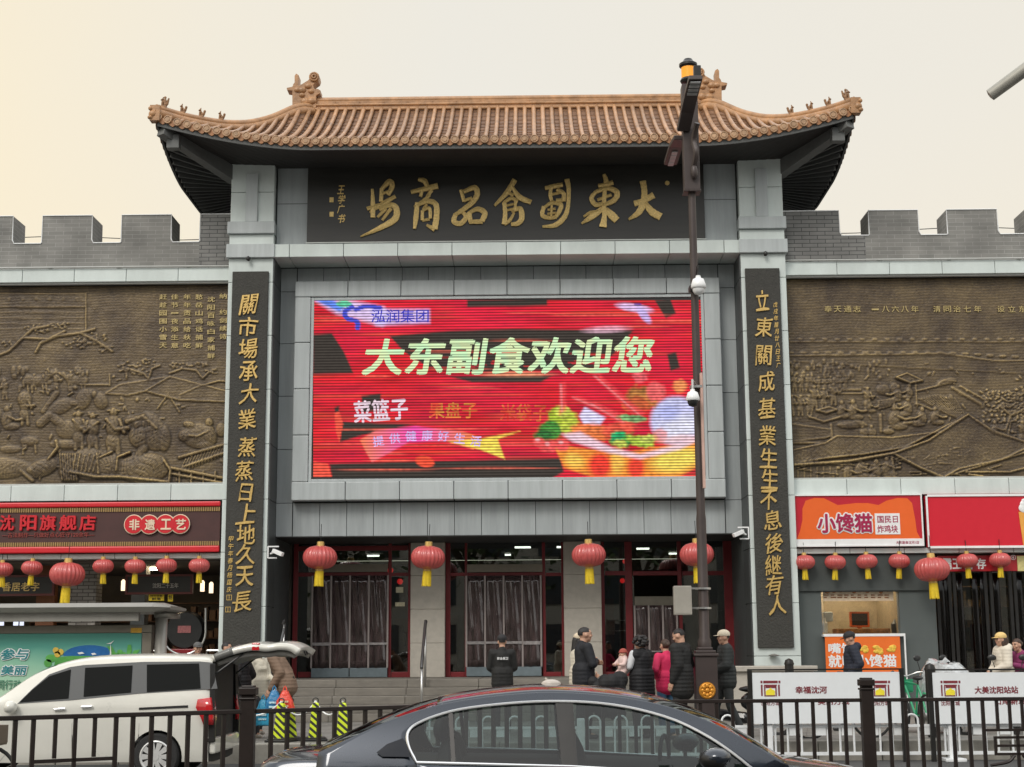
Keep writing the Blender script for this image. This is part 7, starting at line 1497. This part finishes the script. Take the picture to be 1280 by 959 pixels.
    for s,sh,el,wr in arm:
        m.cap(sh,el,.05,.042,10); m.cap(el,wr,.042,.029,10)
        d=(wr-el).normalized(); side=Vector((-s,0,0)); side=(side-d*side.dot(d)).normalized(); nn=d.cross(side)
        pc=wr+d*.045; m.ball(pc,(.021,.021,.021),8,6); m.cap(wr+d*.015-nn*.012,wr+d*.075-nn*.018,.024,.021,8); m.cap(wr+d*.015+nn*.012,wr+d*.075+nn*.018,.024,.021,8)
        for f,off,L in ((0,-.030,.060),(1,-.010,.072),(2,.010,.068),(3,.029,.052)):
            a=wr+d*.085+nn*off; b=a+d*L*.55+side*.006; c=b+(d*.75+side*.65).normalized()*L*.5; m.cap(a,b,.0095,.009,6); m.cap(b,c,.009,.0075,6)
        a=wr+d*.03-nn*.028; b=a+(d*.6-nn*.55+side*.35).normalized()*.038; c=b+(d*.9+side*.3).normalized()*.03; m.cap(a,b,.012,.010,6); m.cap(b,c,.010,.008,6)
    for s,a,b,c in leg: m.cap(a,b,.075,.05,10); m.cap(b,c,.048,.034,10); m.cap(c,c+Vector((0,.12,-.04)),.035,.028,8)
    inv=RH_.inverted(); ey=[Vector((s*.031,.088,.016)) for s in (1,-1)]
    def paint(me):
        while len(me.materials)<3: me.materials.append(None)
        me.materials[0]=M_skin; me.materials[1]=M_eye; me.materials[2]=M_lip
        for p in me.polygons:
            q=inv@(Vector(p.center)-hc)
            if q.length<.14 and q.y>.055:
                if any((q.x-e.x)**2/.00021+(q.z-e.z)**2/.00006<1 for e in ey) or any((q.x-e.x)**2/.0004+(q.z-e.z-.022)**2/.000022<1 for e in ey): p.material_index=1
                elif q.x**2/.0006+(q.z+.053)**2/.00006<1: p.material_index=2
    remesh(m,'body',[M_skin,M_eye,M_lip],T,.0085,2,paint)
    # ---- trousers and shoes
    m=MB(); m.cap((0,-.01,.98),(0,-.01,.90),.135,.14,14); m.cap((.05,-.03,.9),(-.05,-.03,.9),.13,.13,12)
    for s,a,b,c in leg: m.cap(a,b,.098,.070,12); m.cap(b,c+Vector((0,0,.01)),.070,.060,12)
    remesh(m,'trousers',cloth('trousers_%02d%02d%02d'%tuple(int(q*99) for q in legs),legs),T,.016,3)
    m=MB()
    for s,a,b,c in leg: m.cap(c+Vector((0,-.02,-.04)),c+Vector((0,.13,-.05)),.046,.038,10)
    remesh(m,'shoes',cloth('shoe_%02d%02d%02d'%tuple(int(q*99) for q in shoe),shoe,rough=.5),T,.013,1)
    # ---- upper garment
    nm,col,puff=top; pf=.022 if puff else .004
    m=MB(); wst=.147+pf*.6
    m.cap(ln((sw-.04,-.005,1.375)),ln((-sw+.04,-.005,1.375)),.082+pf,.082+pf,12); m.cap(ln((.055,0,1.30)),ln((.05,0,1.08)),.115+pf,.11+pf,12); m.cap(ln((-.055,0,1.30)),ln((-.05,0,1.08)),.115+pf,.11+pf,12)
    m.cap(ln((0,-.012,1.34)),ln((0,-.005,1.06)),.122+pf,.118+pf,12)
    if female: m.cap(ln((.06,.075,1.26)),ln((-.06,.075,1.26)),.065,.065,12)
    z=1.05
    while z>coat_len: m.cap(ln((.06,-.01,z)) if z>.9 else Vector((.062,-.01,z)),ln((-.06,-.01,z)) if z>.9 else Vector((-.062,-.01,z)),wst+.012*(1.05-z),wst+.012*(1.05-z),12); z-=.06
    m.cap(ln((0,-.025,1.44)),ln((0,-.02,1.40)),.075,.09,12)
    if hood: m.ball(ln((0,-.10,1.45)),(.13,.08,.08),12,8)
    if vest is None:
        for s,sh,el,wr in arm: m.cap(sh,el,.068+pf,.060+pf,12); m.cap(el,wr+(el-wr).normalized()*.02,.060+pf,.044+pf*.6,12)
    remesh(m,nm,cloth(nm+'_%02d%02d%02d'%tuple(int(q*99) for q in col)+('_q' if puff else ''),col,puff),T,.014,3)
    if vest is not None:
        m=MB()
        for s,sh,el,wr in arm: m.cap(sh,el,.062,.056,12); m.cap(el,wr,.056,.042,12)
        m.cap(ln((sw-.03,0,1.39)),ln((-sw+.03,0,1.39)),.07,.07,10)
        remesh(m,'sleeves',cloth('sleeves_%02d'%int(vest[0]*99),vest),T,.014,2)
    # ---- hair
    hm=hairm or M_hair
    m=MB(); m.ball(hc+RH_@Vector((0,-.010,.027)),(.080,.096,.096) if hair=='short' else (.083,.098,.097),20,16,hR)
    for v in list(m.bm.verts):
        q=inv@(v.co-hc)
        if (q.y>.045 and q.z<.062 or (q.y>-.01 and q.z<.028) or q.z<-.045) if hair!='short' else (q.y>.05 and q.z<.066 or q.y>-.045 and q.z<.045 or q.z<-.02): v.co=hc+RH_@Vector((q.x*.72,min(q.y,.03)*.72,max(q.z,-.05)*.85+.004))
    if hair=='long': m.cap(hp(0,-.06,.0),hp(0,-.09,-.20),.078,.07,12); m.ball(hp(.06,-.03,-.05),(.03,.05,.10),10,8,hR); m.ball(hp(-.06,-.03,-.05),(.03,.05,.10),10,8,hR)
    if hair=='bun': m.ball(hp(0,-.10,.02),.045,10,8)
    if hair=='curly':
        rs=random.Random(3)
        for i in range(60):
            a=rs.uniform(0,6.28); b=rs.uniform(-.6,1.3); p=Vector((.10*math.cos(a)*math.cos(b),.105*math.sin(a)*math.cos(b)-.02,.105*math.sin(b)))
            if not (p.y>.05 and p.z<.06): m.ball(hp(*p),rs.uniform(.025,.04),8,6,)
    m.build('hair',hm,T,smooth=True)
    if cap:
        m=MB(); m.ball(hc+RH_@Vector((0,-.006,.055)),(.090,.104,.078),18,12,hR)
        for v in m.bm.verts:
            q=inv@(v.co-hc)
            if q.z<.035: v.co=hc+RH_@Vector((q.x,q.y,.035))
        V=[[hc+RH_@Vector((.078*math.sin(a)*r_,.06+(.035+.10*math.cos(a))*(r_-.4)*1.2,.046-.02*(r_-.4))) for a in np.linspace(-1.35,1.35,9)] for r_ in (.5,.8,1.05)]
        m.grid(V); m.build('cap',cloth('cap_%02d%02d%02d'%tuple(int(q*99) for q in cap),cap),T,smooth=True,solid=.008)
    return T
def at_person(u,D,z=.3): x,Y=ground_pt(u,D); return (x,Y,z)
FN,FR,FL,FC=0,-math.pi/2,math.pi/2,math.pi     # facing away / right / left / camera (local +y rotated)
g1=person('security guard in a black uniform and cap seen from behind on the entrance forecourt',at_person(626,26.8),FN+.1,1.70,('uniform_jacket',(0.0088,0.0088,0.0083),False),legs=(.015,.015,.016),cap=(.015,.015,.017),arms='front',coat_len=.86,wide=.93)
m=MB(); x0,x1,z0,z1=-.12,.06,1.27,1.30; text_into(m,'安全保卫',-.11,.10,1.275,1.325,-.168,.006,offset=.03); m.build('back_lettering',M_white,g1)
p_=person('man in a navy sweater standing side on with folded arms by the right stone column',at_person(725,25.4),FR+.25,1.80,('sweater',(0.0066,0.0077,0.0121),False),legs=(.014,.014,.016),arms='folded',coat_len=.86,wide=1.12)
person('person in a pale hat mostly hidden behind the man in navy',at_person(719,26.8),FR+.2,1.72,('jacket',(.6,.55,.45),True),hair='long',cap=(.62,.52,.38),arms='front',female=True)
wb=person('curly haired woman in a black quilted vest holding a baby',at_person(794,25.4),FL-.85,1.66,('quilted_vest',(0.0077,0.0077,0.0099),True),legs=(.012,.012,.014),hair='curly',arms='hold',female=True,vest=(.55,.56,.58),coat_len=.66,wide=1.1)
# the baby held on her left arm
def baby(loc,rz):
    T=thing('person','baby in a red cap and pale pink clothes held in arms','person',loc,rz); m=MB(); m.ball((0,0,.30),(.062,.068,.075),14,10); m.ball((0,.066,.285),(.012,.014,.012)); m.ball((.03,.045,.265),(.03,.025,.022)); m.ball((-.03,.045,.265),(.03,.025,.022)); m.cap((0,0,.22),(0,0,.02),.07,.08,10)
    for s in (1,-1):
        m.cap((s*.08,.02,.18),(s*.12,.09,.10),.03,.026,8); m.cap((s*.12,.09,.10),(s*.08,.15,.10),.026,.02,8); m.ball((s*.07,.17,.10),.024)
        for f in (-.012,-.004,.004,.012): m.cap((s*.07,.175,.10+f),(s*.06,.20,.10+f),.008,.007,6)
        m.cap((s*.05,.02,.0),(s*.07,.14,-.10),.045,.035,8); m.cap((s*.07,.14,-.10),(s*.07,.15,-.25),.035,.028,8); m.ball((s*.07,.17,-.27),(.028,.045,.025))
    def pt(me):
        while len(me.materials)<2: me.materials.append(None)
        me.materials[0]=M_skin; me.materials[1]=M_eye
        for p in me.polygons:
            c=p.center
            if c.y>.045 and any((c.x-s*.025)**2/.00012+(c.z-.305)**2/.00006<1 for s in (1,-1)): p.material_index=1
    remesh(m,'body',[M_skin,M_eye],T,.008,2,pt)
    m=MB(); m.cap((0,0,.20),(0,0,.02),.09,.10,10)
    for s in (1,-1): m.cap((s*.08,.02,.18),(s*.12,.09,.10),.042,.036,8); m.cap((s*.12,.09,.10),(s*.085,.145,.10),.036,.03,8); m.cap((s*.05,.02,.0),(s*.07,.14,-.10),.058,.045,8); m.cap((s*.07,.14,-.10),(s*.07,.15,-.23),.045,.036,8)
    remesh(m,'romper',cloth('pink_romper',(.68,.50,.46)),T,.011,2)
    m=MB(); m.ball((0,-.01,.325),(.074,.078,.07),14,10)
    for v in m.bm.verts:
        if v.co.z<.315: v.co.z=.315
    m.tube([(.073*math.cos(a),-.01+.078*math.sin(a),.322) for a in np.linspace(0,6.28,19)[:-1]],.014,6,closed=True); m.build('cap',cloth('red_knit_cap',(.35,.07,.05)),T,smooth=True); return T
L_=wb.location; bx_,_=ground_pt(773,25.1); bb_=baby((bx_,L_.y-.10,1.40),-.9+math.pi); bb_.scale=(.9,.9,.9)
person('woman in a bright pink jacket and blue jeans standing with her back turned',at_person(824,25.9),FN+.5,1.60,('jacket',(.62,.02,.10),False),legs=(.06,.16,.28),hair='bun',hairm=M_hairb,arms='hip',female=True,coat_len=.84)
person('man in a black padded jacket looking down, left of the lamp post',at_person(842,25.0),FL-.5,1.76,('padded_jacket',(0.0088,0.0088,0.0088),True),legs=(.014,.014,.016),arms='down',look_down=.35,coat_len=.74,wide=1.05)
person('person in a light cap and black jacket right of the lamp post',at_person(896,26.0),FL+.1,1.74,('glossy_jacket',(.02,.024,.024),True),legs=(.035,.04,.04),cap=(.66,.58,.45),arms='front',stride=.18,coat_len=.84)
person('man in a black cap and navy padded jacket walking past the kiosk counter',at_person(1049,27.4),FL,1.72,('padded_jacket',(.012,.016,.03),True),legs=(.015,.015,.02),cap=(.014,.014,.016),arms='pocket',stride=.2,look_down=.25,hood=True)
person('woman in a yellow cap and cream padded jacket behind the right advert board',at_person(1232,27.0),FL+.2,1.68,('padded_jacket',(.66,.60,.50),True),legs=(.04,.04,.05),hair='long',hairm=M_hairb,cap=(.70,.50,.20),arms='front',female=True,hood=True)
person('woman in a purple jacket leaning beside the woman in the yellow cap',at_person(1259,27.2),FL+.5,1.60,('jacket',(.22,.03,.11),False),legs=(.03,.03,.04),hair='bun',hairm=M_hairb,arms='reach',female=True,lean=.25)
person('person in a dark coat in the doorway behind the woman in purple',at_person(1268,29.6),FL-.5,1.74,('hooded_coat',(.05,.045,.04),False),legs=(.03,.03,.03),hair='long',hairm=M_hairb,arms='down')
# beside the open minivan
def bag(lab,loc,col,tall=.42):
    T=thing('shopping_bag',lab,'shopping bag',loc); m=MB(); 
    P_=[]
    for z,wx,wy in ((0,.12,.05),(.03,.15,.07),(tall*.55,.125,.06),(tall*.82,.075,.035),(tall,.05,.02)): P_.append([(wx*math.copysign(abs(math.cos(a))**.4,math.cos(a))*(1+.10*math.sin(a*5+z*23)+.05*math.sin(a*11-z*40)),wy*math.copysign(abs(math.sin(a))**.4,math.sin(a)),z+.012*math.sin(a*3)) for a in np.linspace(0,2*math.pi,25)])
    V=m.grid(P_); m.face(V[0][:-1]); mt=mat('bag_plastic_%02d%02d%02d'%tuple(int(q*99) for q in col),col,rough=.3,var=.2,bump=.8,bscale=16); m.build('sack',mt,T,smooth=True)
    m=MB(); m.tube([(-.03,0,tall-.02),(-.02,0,tall+.05),(0,0,tall+.08),(.02,0,tall+.05),(.03,0,tall-.02)],.012,6); m.build('handle',mt,T,smooth=True)
    m=MB(); 
    for z in (.20,.13): m.box(-.07,.07,-.082,-.080,z-.04,z-.01)
    m.build('print_panel',mat('faded_print_'+('red' if col[0]>.4 else 'blue'),(.75,.5,.35) if col[0]>.4 else (.5,.75,.85),rough=.4,var=.6,vscale=45),T); return T
wc=person('woman in a cream jacket carrying a light blue bag under the raised tailgate',at_person(332,26.3),FR-.7,1.55,('jacket',(.60,.56,.46),False),legs=(.03,.03,.035),hair='short',hairm=M_hairb,arms='carry',female=True,stride=.08,shoe=(.45,.4,.35),coat_len=.78)
person('woman in a long black padded coat standing close to the open back of the minivan',at_person(309,25.6),FL-.3,1.56,('padded_coat',(0.0077,0.0066,0.0083),True),legs=(.02,.02,.03),arms='pocket',female=True,coat_len=.52,stride=.1,shoe=(.10,.12,.16),wide=1.12)
pb_=person('person in a brown quilted jacket bending forward under the raised tailgate',at_person(366,25.6),FL-.2,1.66,('quilted_jacket',(.19,.125,.085),True),legs=(.016,.016,.018),hair='short',arms='down',lean=.42,coat_len=.84)
person('person in a tan coat mostly hidden behind the woman in black by the minivan',at_person(291,28.3),FR,1.62,('coat',(.50,.36,.22),False),legs=(.05,.05,.05),arms='down',coat_len=.66)
person('person in a grey hat whose head shows above the minivan roof',at_person(257,29.8),FC+.4,1.63,('jacket',(.06,.06,.06),False),legs=(.03,.03,.03),cap=(.10,.10,.10),arms='down')
x,Y=ground_pt(338,25.9); bag('light blue shopping bag held by the woman in the cream jacket',(x,Y,.52),(.05,.42,.70),.42)
x,Y=ground_pt(364,25.1); bag('red and orange shopping bag held by the person in the brown quilted jacket',(x,Y,.76),(.75,.07,.04),.34)
x,Y=ground_pt(351,25.3); bag('deep blue shopping bag beside the red one under the tailgate',(x,Y,.74),(.03,.20,.42),.36)
# black bags by the woman with the baby
m=MB(); x,Y=ground_pt(752,25.0)
for i in range(40): m.ball((x+random.uniform(-.24,.24),Y+random.uniform(-.12,.12),1.05+random.uniform(-.35,.2)),random.uniform(.09,.15),10,8)
o=remesh(m,'black_bundle',cloth('black_padded_bundle',(0.0072,0.0072,0.0083),True),None,.02,2); tag(o,'black padded bundle of coats beside the woman holding the baby','bundle')
# cyclist at the left picture edge, between the railing and the minivan
cx,cy=ground_pt(-14,17.6)
two_wheeler('bicycle','old bicycle with steel handlebar at the left picture edge',(cx-.82,cy,0),.0,mat('brown_bike_paint',(.12,.09,.06),rough=.5))
person('cyclist in a dark jacket at the left picture border',(cx-.55,cy,.0),FR,1.74,('jacket',(.02,.021,.023),False),legs=(.02,.02,.025),arms='reach',lean=.2,wide=1.25)
# ================================================================ across the street, mirrored in the glass
def behind():
    B=thing('office_block','pale office block across the street, mirrored in the shop glass','building',(0,-78,0)); m=MB(); m.box(-45,45,-90,-78,0,24); m.build('wall',mat('pale_office_render',(.38,.36,.33),rough=.8,var=.15,vscale=.5),B,world=True)
    m=MB()
    for f in range(6):
        for i in range(20): m.box(-43+i*4.4,-40.6+i*4.4,-77.99,-77.9,1.8+f*3.7,4+f*3.7)
    m.build('window',mat('office_window',(.05,.06,.07),rough=.1,var=.2),B,world=True)
    for i,(x,lab) in enumerate(((-11,'broad street tree across the road, left of the camera'),(-3,'round street tree across the road behind the camera'),(6.5,'tall street tree across the road, right of the camera'))):
        T=thing('street_tree',lab,'tree',(x,-47,0),0,'trees across the street'); m=MB(); m.tube([(0,0,0),(.1,0,2),(0,.1,4)],[.22,.17,.12],10)
        for k in range(7): a=k*.9; m.tube([(0,.1,2.8+k*.18),(1.2*math.cos(a),1.2*math.sin(a),4.6+k*.2),(2*math.cos(a),2*math.sin(a),5.6+k*.25)],[.08,.05,.02],6)
        m.build('trunk',mat('bark',(.09,.07,.05),rough=.9),T); rs=np.random.RandomState(i); m=MB()
        for q in range(2600):
            c=rs.randn(3)*np.array([1.25,1.25,1.0]); r=rs.rand(); c=Vector(c)+Vector((0,0,6)); u=Vector(rs.randn(3)).normalized()*.16; v=Vector(rs.randn(3)).normalized()*.12; m.face([m.bm.verts.new(c-u),m.bm.verts.new(c+v),m.bm.verts.new(c+u),m.bm.verts.new(c-v)])
        cr_=m.build('crown',mat('tree_leaf',(.06,.09,.03),rough=.6,island=.5),T,flip=False); T.scale=(1.7,1.7,1.75)
behind()
# ---- loose pictures and fittings become parts of their own
def islands(o):
    bm=bmesh.new(); bm.from_mesh(o.data); bm.verts.ensure_lookup_table(); seen=set(); out=[]
    for v in bm.verts:
        if v.index in seen: continue
        st=[v]; seen.add(v.index); comp=[]
        while st:
            a=st.pop(); comp.append(a.index)
            for e in a.link_edges:
                b=e.other_vert(a)
                if b.index not in seen: seen.add(b.index); st.append(b)
        out.append(comp)
    bm.free(); return out
def split(o):
    isl=islands(o)
    if not 1<len(isl)<=40: return
    src=o.data; nm=o.name.split('.')[0]; mats=list(src.materials); sm=len(src.polygons) and src.polygons[0].use_smooth
    for comp in isl:
        ix={v:i for i,v in enumerate(comp)}; me=bpy.data.meshes.new(nm); me.from_pydata([tuple(src.vertices[v].co) for v in comp],[],[[ix[v] for v in p.vertices] for p in src.polygons if p.vertices[0] in ix])
        for q in mats: me.materials.append(q)
        if sm: me.polygons.foreach_set('use_smooth',[True]*len(me.polygons))
        c=link(nm,me,o.parent); c.matrix_parent_inverse=o.matrix_parent_inverse.copy(); c.location=o.location; c.rotation_euler=o.rotation_euler
        for k in o.modifiers:
            if k.type=='BEVEL': b=c.modifiers.new('bevel','BEVEL'); b.width=k.width; b.segments=k.segments; b.limit_method='ANGLE'
    for ch in children(o): ch.parent=o.parent
    bpy.data.objects.remove(o)
for o in list(bpy.data.objects):
    if o.type=='MESH' and o.name.split('.')[0] in ('dark_patch','light_streak','firecracker','tomato','meat','radish','highlight','broccoli','leaf','bowl_shine','leaf_picture','flower_picture','white_picture','food_picture','dish_picture','ceiling_lamp','hall_counter','glazing','upper_wall_x','cream_swirl_x','led_module','door_handle','window_pillar','pillar_foot','door_seam','infill_plate','post','grip'): split(o)
